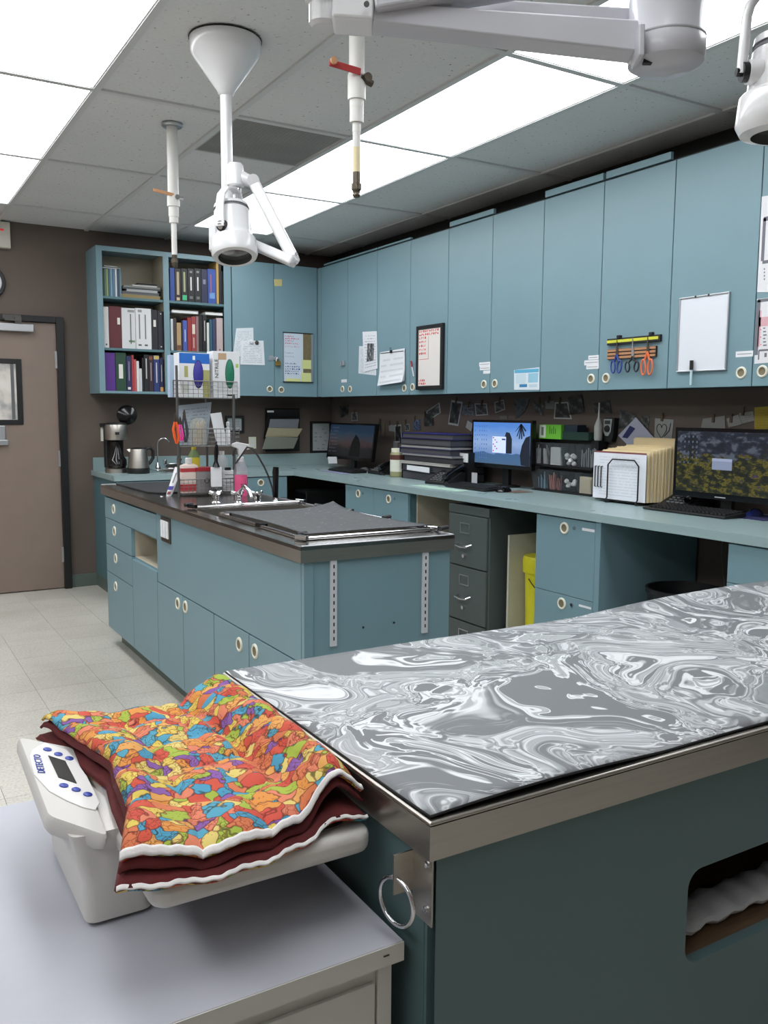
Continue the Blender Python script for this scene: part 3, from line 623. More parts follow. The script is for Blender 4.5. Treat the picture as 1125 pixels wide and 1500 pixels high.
# gooseneck faucet
fx = onY(231, 681, 6.9).x; fz = CZ + .008
t = thing('gooseneck_faucet', 'slim chrome gooseneck tap at the small back sink', 'faucet', (fx, 6.9, fz))
top = onY(233, 640, 6.9).z
MB().lathe((fx, 6.9, fz), [(.024, 0), (.022, .02), (.014, .035), (.010, .05)], 20).build('tap_base', chrome, t)
pts = [(fx, 6.9, fz + .04), (fx, 6.9, top - .06)] + [(fx + .045 - .045 * math.cos(a), 6.9 - .03 * math.sin(a / 2), top - .06 + .05 * math.sin(a)) for a in np.linspace(.2, pi, 10)]
MB().tube(pts, .0065).build('spout', chrome, t)
MB().box(fx + .06, fx + .2, 6.885, 6.915, fz + .0, fz + .04).cyl((fx + .17, 6.9, fz + .03), (fx + .17, 6.88, fz + .075), .018, .022).cyl((fx + .06, 6.9, fz + .03), (fx + .06, 6.9, fz + .07), .015, .018).build('handles', chrome, t, bevel=.003)
# base cabinets (back wall)
t = thing('base_cabinet', 'teal base cabinet under the back worktop behind the sink island', 'cabinet', (2.2, 6.68, .1), 'teal base cabinets')
MB().box(1.562, 2.9, 6.345, YB - .002, .1, .71).box(2.46, 2.9, 6.345, YB - .002, .711, CZ - CT - .001).box(1.562, 1.95, 6.345, YB - .002, .711, CZ - CT - .001).build('cabinet_body', teal_dark, t)
MB().box(1.564, 2.9, 6.40, YB - .002, 0, .0995).build('toe_kick', basem, t)
for k, (a, b) in enumerate(((1.565, 1.89), (1.893, 2.22), (2.223, 2.56))):
    d = MB().box(a, b, 6.326, 6.344, .11, .70).build('cabinet_door', teal, t, bevel=.001, seg=1)
    ring_pull((b - .05, 6.326, .62), (0, -1, 0), d, .027)
    MB().box(a, b, 6.326, 6.344, .705, .868).build('drawer_front', teal, t, bevel=.001, seg=1)
p = onY(382, 707, 6.326)
d = MB().box(2.563, 2.895, 6.326, 6.344, .705, .868).build('drawer_front', teal, t, bevel=.001, seg=1); ring_pull((p.x, 6.326, p.z), (0, -1, 0), d, .028)
MB().box(2.563, 2.895, 6.326, 6.344, .11, .70).build('drawer_front', teal, t, bevel=.001, seg=1)
# desk run: cabinets under the right counter
FX = 2.965
def base_unit(y0, y1, label, fronts, x1=XR - .02):
    t = thing('base_cabinet', label, 'cabinet', ((FX + x1) / 2, (y0 + y1) / 2, .1), 'teal base cabinets')
    MB().box(FX + .02, x1, y0, y1, .1, CZ - CT - .001).build('cabinet_body', teal_dark, t)
    MB().box(FX + .08, x1, y0 + .01, y1 - .01, 0, .1).build('toe_kick', basem, t)
    for (a, b, z0, z1, kind, pp, kk) in fronts:
        d = MB().box(FX, FX + .018, a + .0015, b - .0015, z0, z1).build(kind, teal, t, bevel=.001, seg=1)
        if pp: P = onX(pp[0], pp[1], FX); ring_pull((FX, P.y, P.z), (-1, 0, 0), d, .03)
        if kk:
            P = onX(kk[0], kk[1], FX); MB().cyl((FX - .006, P.y, P.z), (FX, P.y, P.z), .009, n=14).build('key_lock', chrome, d)
    return t
yy = [onX(x, y, FX).y for x, y in ((506, 712), (547, 718), (598, 727))]
base_unit(yy[2], yy[0], 'teal base cabinet with two locked doors beyond the sink island', [(yy[1], yy[0], .12, .868, 'cabinet_door', (525, 723), (532, 723)), (yy[2], yy[1], .12, .868, 'cabinet_door', (569.5, 731), (578, 730.5))])
ya_, yb2 = onX(873, 765, FX).y, onX(786, 754, FX).y
zs = onX(785, 861, FX).z
u = base_unit(ya_, yb2, 'teal two drawer base cabinet with locks beside the open knee space', [(ya_, yb2, zs + .003, .868, 'drawer_front', (827, 773.5), (842, 773.5)), (ya_, yb2, .12, zs, 'drawer_front', (823, 884), (838, 886))])
for (x0_, y0_, x1_, y1_) in ((853, 776, 871, 777), (848, 888, 866, 890)):
    a = onX(x0_, y0_ - 3, FX); b = onX(x1_, y1_ + 3, FX)
    MB().box(FX - .001, FX, b.y, a.y, b.z, a.z).build('paper_tag', paper, u)
yp0 = onX(881, 770, FX).y
tag(recentre(MB().box(FX - .003, XR - .02, yp0, ya_ - .002, .0, CZ - CT - .001).build('end_panel', teal, None, bevel=.001, seg=1)), 'teal upright end panel beside the knee space right of the two drawer cabinet', 'panel')
yk = onX(1067, 796, FX).y
base_unit(yk - .9, yk, 'teal drawer base cabinet at the right edge of the picture', [(yk - .45, yk, onX(1068, 853, FX).z, .868, 'drawer_front', None, None), (yk - .45, yk, .12, onX(1068, 853, FX).z - .003, 'drawer_front', None, None), (yk - .9, yk - .45, .12, .868, 'cabinet_door', None, None)])
# unpainted partition beside the file cabinet knee space
tag(recentre(MB().box(FX + .06, XR - .02, yy[2] - .022, yy[2] - .004, 0, CZ - CT - .001).build('partition_panel', tan_in, None)), 'bare tan side panel in the gap between the locked doors and the file cabinet', 'panel')
# file cabinet
fy1 = onX(657, 735, FX).y; fy0 = onX(716, 747, FX).y
t = thing('file_cabinet', 'dark grey two drawer metal file cabinet under the right worktop', 'file cabinet', (FX + .33, (fy0 + fy1) / 2, 0))
ft = .852
MB().box(FX + .012, FX + .62, fy0, fy1, .02, ft).build('cabinet_body', filegrey, t, bevel=.004)
MB().box(FX + .004, FX + .012, fy0, fy1, ft - .05, ft).build('top_rail', filegrey, t, bevel=.002)
zz = [.497, .175]
for k, (z0, z1) in enumerate(((zz[0] + .004, ft - .056), (zz[1] + .004, zz[0] - .004), (.06, zz[1] - .004))):
    if z1 - z0 < .1: continue
    d = MB().box(FX - .002, FX + .012, fy0 + .012, fy1 - .012, z0, z1).build('drawer_front', filegrey, t, bevel=.003)
    cy = (fy0 + fy1) / 2 + .02
    zc_ = z1 - .075
    MB().box(FX - .006, FX - .002, cy - .045, cy + .045, zc_ - .03, zc_ - .025).box(FX - .006, FX - .002, cy - .045, cy + .045, zc_ + .025, zc_ + .03).box(FX - .006, FX - .002, cy - .045, cy - .04, zc_ - .025, zc_ + .025).box(FX - .006, FX - .002, cy + .04, cy + .045, zc_ - .025, zc_ + .025).build('label_holder', alu, d)
    zh = z1 - .175
    MB().tube([(FX - .002, cy + .06, zh + .008), (FX - .03, cy + .052, zh), (FX - .036, cy, zh - .004), (FX - .03, cy - .052, zh), (FX - .002, cy - .06, zh + .008)], .0065).build('drawer_handle', chrome, d)
    MB().cyl((FX - .016, cy + .0, zh - .06), (FX - .002, cy, zh - .06), .011, n=14).build('latch_knob', chrome, d)
# white board and yellow bin in the gap
yg = onX(745, 790, 3.1)
t = recentre(MB().box(3.05, 3.62, fy0 - .235, fy0 - .22, .0, onX(745, 784, 3.05).z).build('leaning_board', mat('off_white_board', (196, 192, 176), .6, var=.06), None))
t.location.y = onX(745, 800, 3.05).y
tag(t, 'off-white flat board standing on edge beside the file cabinet', 'board')
c = Vector((3.2, onX(776, 860, 3.2).y - .10, 0))
t = thing('yellow_bin', 'bright yellow plastic bin with a lid in the gap under the worktop', 'bin', (3.2, c.y, 0))
ym = mat('yellow_plastic', (216, 208, 40), .35)
zt_ = onX(780, 814, 3.15).z
MB().lathe((3.2, c.y, 0), [(.08, 0), (.094, zt_ - .09), (.095, zt_ - .08)], 28).build('bin_body', ym, t)
MB().lathe((3.2, c.y, 0), [(.106, zt_ - .09), (.108, zt_ - .02), (.10, zt_), (.06, zt_ + .004)], 28).build('bin_lid', ym, t)
MB().tube([(3.2 - .097 * math.cos(a), c.y - .097 * math.sin(a), zt_ - .12 - .1 * math.sin(a)) for a in np.linspace(0, pi, 14)], .003, 6).build('bail_handle', dark_metal, t)
# round black stool / bin under the desk
c = onX(1000, 862, 3.2)
zt_ = c.z
t = thing('trash_can', 'round black open-topped trash can in the knee space under the desk', 'trash can', (3.22, c.y, 0))
MB().lathe((3.22, c.y, 0), [(.13, 0), (.17, zt_ - .03), (.178, zt_ - .02), (.178, zt_), (.166, zt_), (.16, zt_ - .05), (.12, .02), (.01, .02)], 36, caps=False).build('can_body', black, t)
# computer tower in corner knee space
t = thing('computer_tower', 'black computer tower on the floor in the dark corner under the worktop', 'computer', (3.1, 6.28, 0))
MB().box(3.0, 3.45, 6.2, 6.4, .0, .76).build('tower_case', black, t, bevel=.006)
MB().box(2.992, 3.0, 6.205, 6.395, .02, .74).build('front_bezel', gloss_black, t)
for (x, y, a, b, lab) in ((510, 3.5, 700, 760, ''),):
    pass
cab_m = mat('grey_cable', (110, 110, 112), .5)
for (pts, lab) in (([(3.6, 5.9, .87), (3.55, 5.88, .6), (3.58, 5.95, .3), (3.5, 5.9, .02)], 'thin grey cable hanging under the corner of the worktop'), ([(3.6, 2.78, .87), (3.58, 2.76, .7), (3.57, 2.72, .5), (3.56, 2.66, .30)], 'pale thin cable hanging in the knee space behind the trash can')):
    tag(recentre(MB().tube(pts, .003, 6).build('hanging_cable', cab_m, None)), lab, 'cable')

# ================================================================== SINK ISLAND
IX0, IX1, IY0, IY1, IZ = 1.205, 1.815, 2.53, 5.26, .945
FXI = 1.22
it = thing('steel_worktop', 'stainless steel worktop with sink of the teal island', 'worktop', (1.51, 3.9, .895))
hx0, hx1, hy0, hy1 = 1.262, 1.775, 2.66, 3.74
mb = MB().box(IX0, hx0, IY0, IY1, IZ - .012, IZ).box(hx1, IX1, IY0, IY1, IZ - .012, IZ).box(hx0, hx1, IY0, hy0, IZ - .012, IZ).box(hx0, hx1, hy1, IY1, IZ - .012, IZ)
mb.build('steel_top', steel_top, it)
MB().box(IX0, IX0 + .012, IY0, IY1, .892, IZ - .012).box(IX1 - .012, IX1, IY0, IY1, .892, IZ - .012).box(IX0 + .012, IX1 - .012, IY0, IY0 + .012, .892, IZ - .012).box(IX0 + .012, IX1 - .012, IY1 - .012, IY1, .892, IZ - .012).build('steel_apron', steel, it)
MB().box(hx0, hx0 + .003, hy0, hy1, .70, IZ - .001).box(hx1 - .003, hx1, hy0, hy1, .70, IZ - .001).box(hx0 + .003, hx1 - .003, hy0, hy0 + .003, .70, IZ - .001).box(hx0 + .003, hx1 - .003, hy1 - .003, hy1, .70, IZ - .001).box(hx0, hx1, hy0, hy1, .695, .70).build('sink_bowl', steel, it)
MB().tube([(IX0 + .004, IY0 + .004, IZ), (IX1 - .004, IY0 + .004, IZ), (IX1 - .004, IY1 - .004, IZ), (IX0 + .004, IY1 - .004, IZ)], .004, 8, closed=False).build('raised_bead', alu, it)
isl = thing('island_cabinet', 'teal base of the sink island with drawers, doors and an open niche', 'cabinet', (1.5, 3.9, .1))
ZT = .891
bx0, bx1, by0, by1 = FXI + .018, 1.80, IY0 + .03, IY1 - .03
ny0, ny1, nz0, nz1 = 4.20, 4.655, .60, .745
mb = MB().box(bx0, hx0 - .001, by0, ny0, .1, ZT).box(hx0, bx1, by0, hy1 + .02, .1, .69).box(hx1 + .001, bx1, by0, hy1 + .02, .69, ZT).box(hx0 - .001, bx1, hy1 + .02, ny0, .1, ZT).box(bx0, bx1, ny1, by1, .1, ZT).box(bx0, bx1, ny0, ny1, .1, nz0).box(bx0, bx1, ny0, ny1, nz1, ZT).box(1.6, bx1, ny0, ny1, nz0, nz1)
mb.build('cabinet_body', teal, isl)
MB().box(bx0 + .001, bx0 + .34, ny0 + .001, ny0 + .004, nz0, nz1).box(bx0 + .001, bx0 + .34, ny1 - .004, ny1 - .001, nz0, nz1).box(bx0, 1.598, ny0, ny1, nz0 - .0, nz0 + .003).build('niche_lining', tan_in, isl)
MB().box(FXI + .07, 1.76, IY0 + .08, IY1 - .06, 0, .1).build('toe_kick', basem, isl)
def lpanel(y0, y1, z0, z1, name, pull=None, proud=0):
    d = MB().box(FXI - proud, FXI + .018, y0 + .0015, y1 - .0015, z0 + .0015, z1 - .0015).build(name, teal, isl, bevel=.001, seg=1)
    if pull:
        P = onX(pull[0], pull[1], FXI); ring_pull((FXI - proud, P.y, P.z), (-1, 0, 0), d, .029)
    return d
lpanel(4.19, 5.23, .757, .878, 'drawer_front', (167, 746))
lpanel(4.66, 5.22, .603, .755, 'drawer_front', (168, 778))
lpanel(4.655, 5.22, .44, .600, 'drawer_front', (170, 818))
lpanel(4.655, 5.22, .10, .438, 'cabinet_door', (170, 859))
lpanel(4.20, 4.653, .10, .593, 'front_panel')
lpanel(2.56, 4.187, .549, .89, 'front_panel')
lpanel(3.803, 4.197, .10, .547, 'cabinet_door', (261, 884))
lpanel(3.40, 3.80, .10, .547, 'cabinet_door', (272, 889))
lpanel(3.02, 3.395, .10, .547, 'cabinet_door', (351, 944))
lpanel(2.56, 3.015, .10, .547, 'cabinet_door', (374, 954))
# stile at the corner and end panel
MB().box(FXI, FXI + .035, IY0 + .008, IY0 + .028, .1, ZT).build('corner_stile', teal, isl, bevel=.001, seg=1)
MB().box(FXI + .036, 1.803, IY0 + .012, IY0 + .03, .1, ZT).build('end_panel', teal, isl, bevel=.001, seg=1)
for (xc) in (onY(490, 818, IY0).x, onY(625, 806, IY0).x):
    r_ = tag(MB().box(xc - .0115, xc + .0115, IY0 + .004, IY0 + .012, .600, .892).build('shelf_standard', mat('white_enamel_strip', (206, 208, 214), .4), isl), kind=None)
    q = MB()
    for k in range(11):
        z = .62 + k * .0245
        q.box(xc - .0022, xc + .0022, IY0 + .0028, IY0 + .004, z, z + .012)
    q.build('slots', black, r_)
for (x, y) in ((532, 919), (577, 912)):
    p = onY(x, y, IY0 + .012); MB().cyl((p.x, IY0 + .0105, p.z), (p.x, IY0 + .012, p.z), .004, n=10).build('screw_hole', black, isl)
# switch plate on the side
p0 = onX(237, 756, FXI); p1 = onX(251, 797, FXI)
t = MB().box(FXI - .006, FXI, p1.y, p0.y, p1.z, p0.z).build('switch_plate', mat('steel_plate', (90, 84, 76), .35, metal=.7), isl, bevel=.001)
for k in range(3):
    ya2 = p1.y + (p0.y - p1.y) * (.12 + k * .29)
    MB().box(FXI - .012, FXI - .006, ya2, ya2 + (p0.y - p1.y) * .22, p1.z + .02, p0.z - .015).build('rocker_switch', paper, t, bevel=.002)
# ---- grating mat over the sink
gt = thing('grooming_grate', 'sagging black rubber mat stretched on a steel frame over the sink', 'mat', (1.52, 3.05, IZ))
gx0, gx1, gy0_, gy1_ = 1.285, 1.80, 2.66, 3.44
def grate_mat():
    m = bpy.data.materials.new('ribbed_black_rubber'); m.use_nodes = True; nt = m.node_tree; p = nt.nodes['Principled BSDF']
    p.inputs['Roughness'].default_value = .5
    tc = N(nt, 'ShaderNodeTexCoord'); wv = N(nt, 'ShaderNodeTexWave', wave_type='BANDS', bands_direction='DIAGONAL'); wv.inputs['Scale'].default_value = 38
    nt.links.new(tc.outputs['Object'], wv.inputs[0]); b = N(nt, 'ShaderNodeBump'); b.inputs['Strength'].default_value = .5; b.inputs['Distance'].default_value = .003
    nt.links.new(wv.outputs[1], b.inputs['Height']); nt.links.new(b.outputs[0], p.inputs['Normal'])
    no = N(nt, 'ShaderNodeTexNoise'); no.inputs['Scale'].default_value = 60; nt.links.new(tc.outputs['Object'], no.inputs['Vector'])
    r = ramp(nt, [(.5, srgb(52, 54, 58)), (.68, srgb(66, 68, 72)), (.75, srgb(140, 142, 146))]); nt.links.new(no.outputs[0], r.inputs[0]); nt.links.new(r.outputs[0], p.inputs['Base Color'])
    return m
n1, n2 = 20, 28; vs = []; fs = []
for i in range(n2):
    for j in range(n1):
        u = j / (n1 - 1); v = i / (n2 - 1)
        inx = .03 * math.sin(pi * v) ; iny = .035 * math.sin(pi * u)
        x = (gx0 + inx) * (1 - u) + (gx1 - inx) * u; y = (gy0_ + iny) * (1 - v) + (gy1_ - iny) * v
        corner = (abs(2 * u - 1) * abs(2 * v - 1)) ** 3
        z = IZ + .016 - .016 * math.sin(pi * u) ** .6 * math.sin(pi * v) ** .6 + (.022 * corner if v > .5 and u > .5 else .004 * corner)
        vs.append((x, y, z))
for i in range(n2 - 1):
    for j in range(n1 - 1):
        a = i * n1 + j; fs.append((a, a + 1, a + n1 + 1, a + n1))
o = MB().add(vs, fs, True).build('rubber_mat', grate_mat(), gt); sm = o.modifiers.new('th', 'SOLIDIFY'); sm.thickness = .003; sm.offset = 1
for (a, b) in (((1.275, 2.65), (1.275, 3.46)), ((1.80, 2.65), (1.80, 3.62)), ((1.275, 2.65), (1.80, 2.65)), ((1.262, 3.77), (1.80, 3.77))):
    MB().cyl((a[0], a[1], IZ + .008), (b[0], b[1], IZ + .008), .0065, n=12).build('frame_rod', chrome, gt)
for (x, y) in ((1.27, 2.66), (1.80, 2.65), (1.262, 3.77), (1.795, 3.77), (1.285, 3.41), (1.276, 3.02), (1.80, 3.3)):
    MB().obox((x, y, IZ + .012), (.008, .004, 0), (-.01, .024, 0), (0, 0, .008)).build('frame_clip', chrome if (x + y) % 1 > .3 else gloss_black, gt, bevel=.002)
for (x, y) in ((1.80, 2.98), (1.29, 2.70), (1.255, 3.80), (1.815, 2.60)):
    MB().cyl((x - .02, y - .005, IZ + .016), (x + .02, y + .005, IZ + .018), .008, n=10).build('rubber_foot', rubber, gt)
# wet pool lip: inner white reflection rail near the open part of the bowl
# ---- black mat on the far end
a = [(1.285, 5.22), (1.30, 4.60), (1.36, 4.52), (1.78, 4.62), (1.79, 5.23)]
tag(recentre(MB().prism([(x, y, IZ + .001) for x, y in a], (0, 0, .008)).build('rubber_mat', rubber, None, bevel=.002)), 'flat black rubber mat at the far end of the steel island top', 'mat')
# ---- taps on the island
def handle_tap(px_, py_, label, z=IZ):
    b = onZ(px_, py_, z)
    t = thing('sink_tap', label, 'tap', b, 'chrome taps behind the sink')
    MB().lathe(b, [(.026, 0), (.025, .01), (.017, .016), (.015, .03), (.020, .042), (.019, .054), (.008, .06)], 20).build('tap_body', chrome, t)
    for k in range(3):
        an = k * 2.1 + .5
        MB().cyl((b.x, b.y, b.z + .048), (b.x + .032 * math.cos(an), b.y + .032 * math.sin(an), b.z + .058), .007, .009, n=10).build('tap_lever', chrome, t)
    return t
handle_tap(317, 739, 'chrome tap with levers below the white scrub brush')
b = onZ(349, 739, IZ)
t = handle_tap(349, 739, 'chrome mixer tap below the pink spray bottle')
MB().tube([(b.x, b.y, b.z + .05), (b.x + .01, b.y - .05, b.z + .09), (b.x + .01, b.y - .12, b.z + .07), (b.x + .01, b.y - .14, b.z + .045)], .009, 10).build('tap_spout', chrome, t)
handle_tap(377, 739, 'chrome tap left of the black hand sprayer')
b = onZ(404, 738, IZ)
t = thing('hand_sprayer', 'upright black hand sprayer in a chrome holder behind the sink', 'sprayer', b)
MB().lathe(b, [(.018, 0), (.018, .012), (.012, .02), (.014, .03)], 16).build('holder', chrome, t)
MB().tube([b + Vector((0, 0, .028)), b + Vector((0, 0, .09)), b + Vector((0, 0, .15)), b + Vector((.002, 0, .175))], [.012, .0135, .016, .013], 14).build('spray_handle', gloss_black, t)
h0 = b + Vector((-.004, .0, .03))
hp = [onD(x, y, 4.75 + k * .0) for k, (x, y) in enumerate(((401, 725), (397, 712), (391, 697), (384, 678), (375, 663), (366, 655)))]
dd = (CR.transposed() @ (b - CP)).y
hp = [b + Vector((-.006, .005, .015))] + [onD(x, y, dd + .02) for x, y in ((399, 715), (393, 697), (386, 682), (378, 668), (370, 657), (362, 655), (350, 700))] + [onZ(352, 727, IZ) + Vector((0, 0, .004))]
MB().tube(hp[:-2] + [hp[-1] + Vector((0, .06, .16)), hp[-1] + Vector((0, .06, .01))], .0045, 8).build('hose', black, t)

# ================================================================== WIRE CADDY on the island with its load
KY = 4.33        # front plane
kx0 = onY(262, 720, KY).x; kx1 = onY(344, 720, KY).x
ky1 = KY + .15
zt3, zt2_, zt1 = onY(300, 583, KY).z, onY(300, 654, KY).z, IZ + .012
kd = thing('wire_caddy', 'three tier grey wire rack standing on the steel island', 'rack', ((kx0 + kx1) / 2, KY + .1, IZ))
SH = .055
for (x, y) in ((kx0, KY), (kx1, KY + .0), (kx0 + SH, ky1), (kx1 + SH, ky1)):
    MB().cyl((x, y, IZ), (x, y, zt3 + (.16 if y == KY and x == kx0 else .02)), .0065, n=10).build('post', wire, kd)
MB().cyl(((kx0 + kx1) / 2 + SH, ky1, IZ), ((kx0 + kx1) / 2 + SH, ky1, zt3), .006, n=10).build('post', wire, kd)
def basket(z, h, x0, x1, name='wire_basket'):
    m = MB(); r = .0012
    n = 13
    for k in range(n + 1):
        x = x0 + (x1 - x0) * k / n
        m.tube([(x, KY, z + h), (x, KY, z), (x + SH, ky1, z), (x + SH, ky1, z + h)], r, 5)
    for k in range(6):
        y = KY + (ky1 - KY) * k / 5; e_ = SH * k / 5
        m.tube([(x0 + e_, y, z + h), (x0 + e_, y, z), (x1 + e_, y, z), (x1 + e_, y, z + h)], r, 5)
    for k in range(1, 5):
        zz_ = z + h * k / 4
        m.tube([(x0, KY, zz_), (x1, KY, zz_), (x1 + SH, ky1, zz_), (x0 + SH, ky1, zz_)], r if k < 4 else .003, 5, closed=True)
    return m.build(name, wire, kd)
basket(zt3, .085, kx0 - .02, kx1 + .02)
basket(zt2_, .09, kx0, kx1 + .03)
basket(zt1, .075, kx0 + .005, kx1)
# glove boxes
def glove_box(xa_, xb_, ytop, label, face_cols, glove, txt=None):
    a = onY(xa_, 583, KY + .02).x; b = onY(xb_, 583, KY + .02).x; z0 = zt3 + .003; z1 = onY((xa_ + xb_) / 2, ytop, KY + .02).z
    t = thing('glove_box', label, 'box', ((a + b) / 2, KY + .06, z0), None)
    y0 = KY + .014
    MB().box(a, b, y0, y0 + .09, z0, z1).build('carton', paper, t, bevel=.001, seg=1)
    h = z1 - z0; wd = b - a
    for kf, (fx0_, fx1_, fz0_, fz1_, c_) in enumerate(face_cols):
        MB().box(a + wd * fx0_, a + wd * fx1_, y0 - .0005 - .00012 * kf, y0, z0 + h * fz0_, z0 + h * fz1_).build('printed_panel', mat('ink_%d_%d_%d' % c_, c_, .5), t)
    cx_ = a + wd * .62; cz_ = z0 + h * .52
    MB().prism([(cx_ + wd * .17 * math.cos(q), y0 - .0012, cz_ + h * .32 * math.sin(q)) for q in np.linspace(0, 2 * pi, 25)[:-1]], (0, .0010, 0)).build('opening', mat('oval_shadow_' + glove, (30, 30, 60) if glove == 'blue' else (24, 56, 44), .8), t)
    gm_ = mat('nitrile_' + glove, (58, 52, 150) if glove == 'blue' else (30, 120, 92), .5, bump=.6, bscale=60)
    vs_ = MB()
    vs_.lathe((cx_, y0 - .001, cz_), [(wd * .16, 0), (wd * .13, .004), (wd * .05, .008), (.001, .009)], 20, (0, -1, 0), caps=False)
    o = vs_.build('glove_bunch', gm_, t); o.scale = (1, 1, 1)
    for v_ in o.data.vertices:
        v_.co.z = (v_.co.z - (cz_ - z0)) * (h * .31) / (wd * .16) + (cz_ - z0)
    if txt: text('printed_word', txt, .028, (a + wd * .2, y0 - .0008, z0 + h * .42), (0, 0, 1), (-1, 0, 0), mat('print_black', (30, 30, 30), .6), t)
    return t
glove_box(263, 307, 517, 'white and olive glove box with a blue top showing blue gloves', [(0, 1, .76, .99, (36, 108, 200)), (.78, 1.0, .0, .62, (168, 166, 108)), (.16, .28, .45, .7, (170, 168, 110)), (.06, .3, .1, .3, (196, 200, 190)), (.44, .52, .84, .93, (235, 240, 245))], 'blue')
glove_box(312, 351, 515, 'white glove box showing green gloves, right of the blue topped box', [(.2, .5, .82, .96, (190, 160, 130)), (.5, .7, .04, .07, (40, 40, 40)), (.1, .95, .22, .225, (150, 150, 150)), (.1, .95, .14, .145, (150, 150, 150)), (.85, .95, .66, .74, (170, 200, 100))], 'green', 'NITRILE')
b = onY(256, 583, KY + .05)
t = thing('glove_box', 'pale blue carton squeezed at the left end of the top tier', 'box', (b.x, KY + .1, zt3 + .003))
MB().box(b.x - .005, onY(262, 583, KY + .1).x, KY + .106, KY + .148, zt3 + .003, onY(258, 520, KY + .1).z).build('carton', mat('pale_blue_card', (170, 190, 214), .6), t)
# second tier content
z0 = zt2_ + .004
c = onY(291, 650, KY + .08)
t = thing('swab_jar', 'clear cylinder of cotton swabs on the middle tier', 'jar', (c.x, KY + .08, z0))
jr = .045; jh = onY(290, 612, KY + .08).z - z0
MB().lathe((c.x, KY + .08, z0), [(jr, 0), (jr, jh * .8), (jr * .8, jh * .93), (jr * .5, jh)], 24).build('clear_cylinder', mat('clear_plastic', (215, 214, 205), .1, alpha=.28), t)
m = MB()
for k in range(26):
    an = random.uniform(0, 6.28); rr = random.uniform(0, jr * .8); x = c.x + rr * math.cos(an); y = KY + .08 + rr * math.sin(an)
    m.cyl((x, y, z0 + .004), (x + random.uniform(-.01, .01), y + random.uniform(-.006, .006), z0 + jh * random.uniform(.8, .95)), .0016, n=6)
m.build('swab_sticks', mat('wood_sticks', (196, 180, 150), .7), t)['kind'] = 'stuff'
a = onY(262, 600, ky1 - .03); b2 = onY(311, 600, ky1 - .03)
t = recentre(MB().sheet((a.x, ky1 - .03, z0), (b2.x - .03, ky1 - .03, z0), (b2.x, ky1 - .02, onY(311, 589, ky1 - .03).z), (a.x, ky1 - .02, onY(262, 594, ky1 - .03).z)).build('paper_sheet', print_mat('rack_sheet_print', (176, 188, 198), (110, 116, 124), 12, .6), None))
tag(t, 'grey blue printed sheet standing behind the swab jar', 'paper')
p1_ = [onY(x, y, KY + .05) for x, y in ((318, 652), (333, 652), (324, 604), (308, 606))]
tag(recentre(MB().sheet(*p1_, t=.004).build('white_packet', paper, None)), 'tilted white packet standing in the right half of the middle tier', 'packet')
c = onY(334, 640, KY + .12)
t = thing('small_bottle', 'small white bottle behind the tilted packet', 'bottle', (c.x, KY + .12, z0))
MB().lathe((c.x, KY + .12, z0), [(.014, 0), (.014, .07), (.007, .085), (.007, .1)], 16).build('bottle_body', paper, t)
MB().lathe((c.x, KY + .12, z0 + .1), [(.009, 0), (.009, .018), (.004, .022)], 12).build('bottle_cap', white_pl, t)
# clippers / tools hanging on left side
for (xx, y0_, y1_, col, lab, w_) in ((257, 618, 650, (230, 96, 40), 'orange handled trimmer hanging on the left of the rack', .013), (264, 622, 646, (232, 70, 160), 'pink handled nail trimmer hanging on the rack', .011), (270, 612, 648, (60, 60, 66), 'grey handled shears hanging on the rack', .012)):
    a = onY(xx, y0_, KY - .02); b2 = onY(xx + 2, y1_, KY - .02)
    t = thing('nail_trimmer', lab, 'trimmer', (b2.x, KY - .02, b2.z), 'hand tools hooked on the rack')
    hm = mat('handle_%d_%d_%d' % col, col, .4)
    for s_ in (-1, 1):
        MB().tube([(a.x + s_ * .004, KY - .02, a.z), (a.x + s_ * w_ * .9, KY - .02, (a.z * 2 + b2.z) / 3), (b2.x + s_ * w_ * .8, KY - .02, (a.z + 2 * b2.z) / 3), (b2.x + s_ * .003, KY - .02, b2.z)], [.005, .0075, .0075, .004], 10).build('handle', hm, t)
    MB().prism([(a.x - .008, KY - .023, a.z), (a.x + .008, KY - .023, a.z), (a.x + .005, KY - .023, a.z + .03), (a.x, KY - .023, a.z + .042), (a.x - .005, KY - .023, a.z + .03)], (0, .006, 0)).build('blades', dark_metal, t)
# lowest tier: bottles
zb = zt1 + .003
c = onY(277, 720, KY + .06)
t = thing('antiseptic_bottle', 'white capped jug with red labels on the lowest tier', 'bottle', (c.x, KY + .06, zb))
bh = onY(277, 679, KY + .06).z - zb; bw = .047
rd = mat('red_label', (178, 56, 62), .5)
def rbox(m, cx, cy, w_, d_, r, z0, z1, n=4, top=None):
    P = []
    for (sx_, sy_, a0) in ((1, 1, 0), (-1, 1, pi / 2), (-1, -1, pi), (1, -1, 3 * pi / 2)):
        for k in range(n + 1):
            a = a0 + k * pi / 2 / n; P.append((cx + sx_ * (w_ - r) + r * math.cos(a), cy + sy_ * (d_ - r) + r * math.sin(a)))
    R_ = [[(x, y, z0) for x, y in P], [(x, y, z1) for x, y in P]]
    if top:
        for (s_, z) in top: R_.append([(cx + (x - cx) * s_, cy + (y - cy) * s_, z) for x, y in P])
    return m.rings(R_)
rbox(MB(), c.x, KY + .06, bw, .03, .012, zb, zb + bh * .85, top=[(.9, zb + bh * .93), (.45, zb + bh)]).build('bottle_body', mat('cream_bottle', (214, 196, 188), .4), t)
rbox(MB(), c.x, KY + .06, bw + .0006, .0306, .012, zb + bh * .05, zb + bh * .3).build('label_band', rd, t)
rbox(MB(), c.x, KY + .06, bw + .0006, .0306, .012, zb + bh * .72, zb + bh * .85).build('label_band', rd, t)
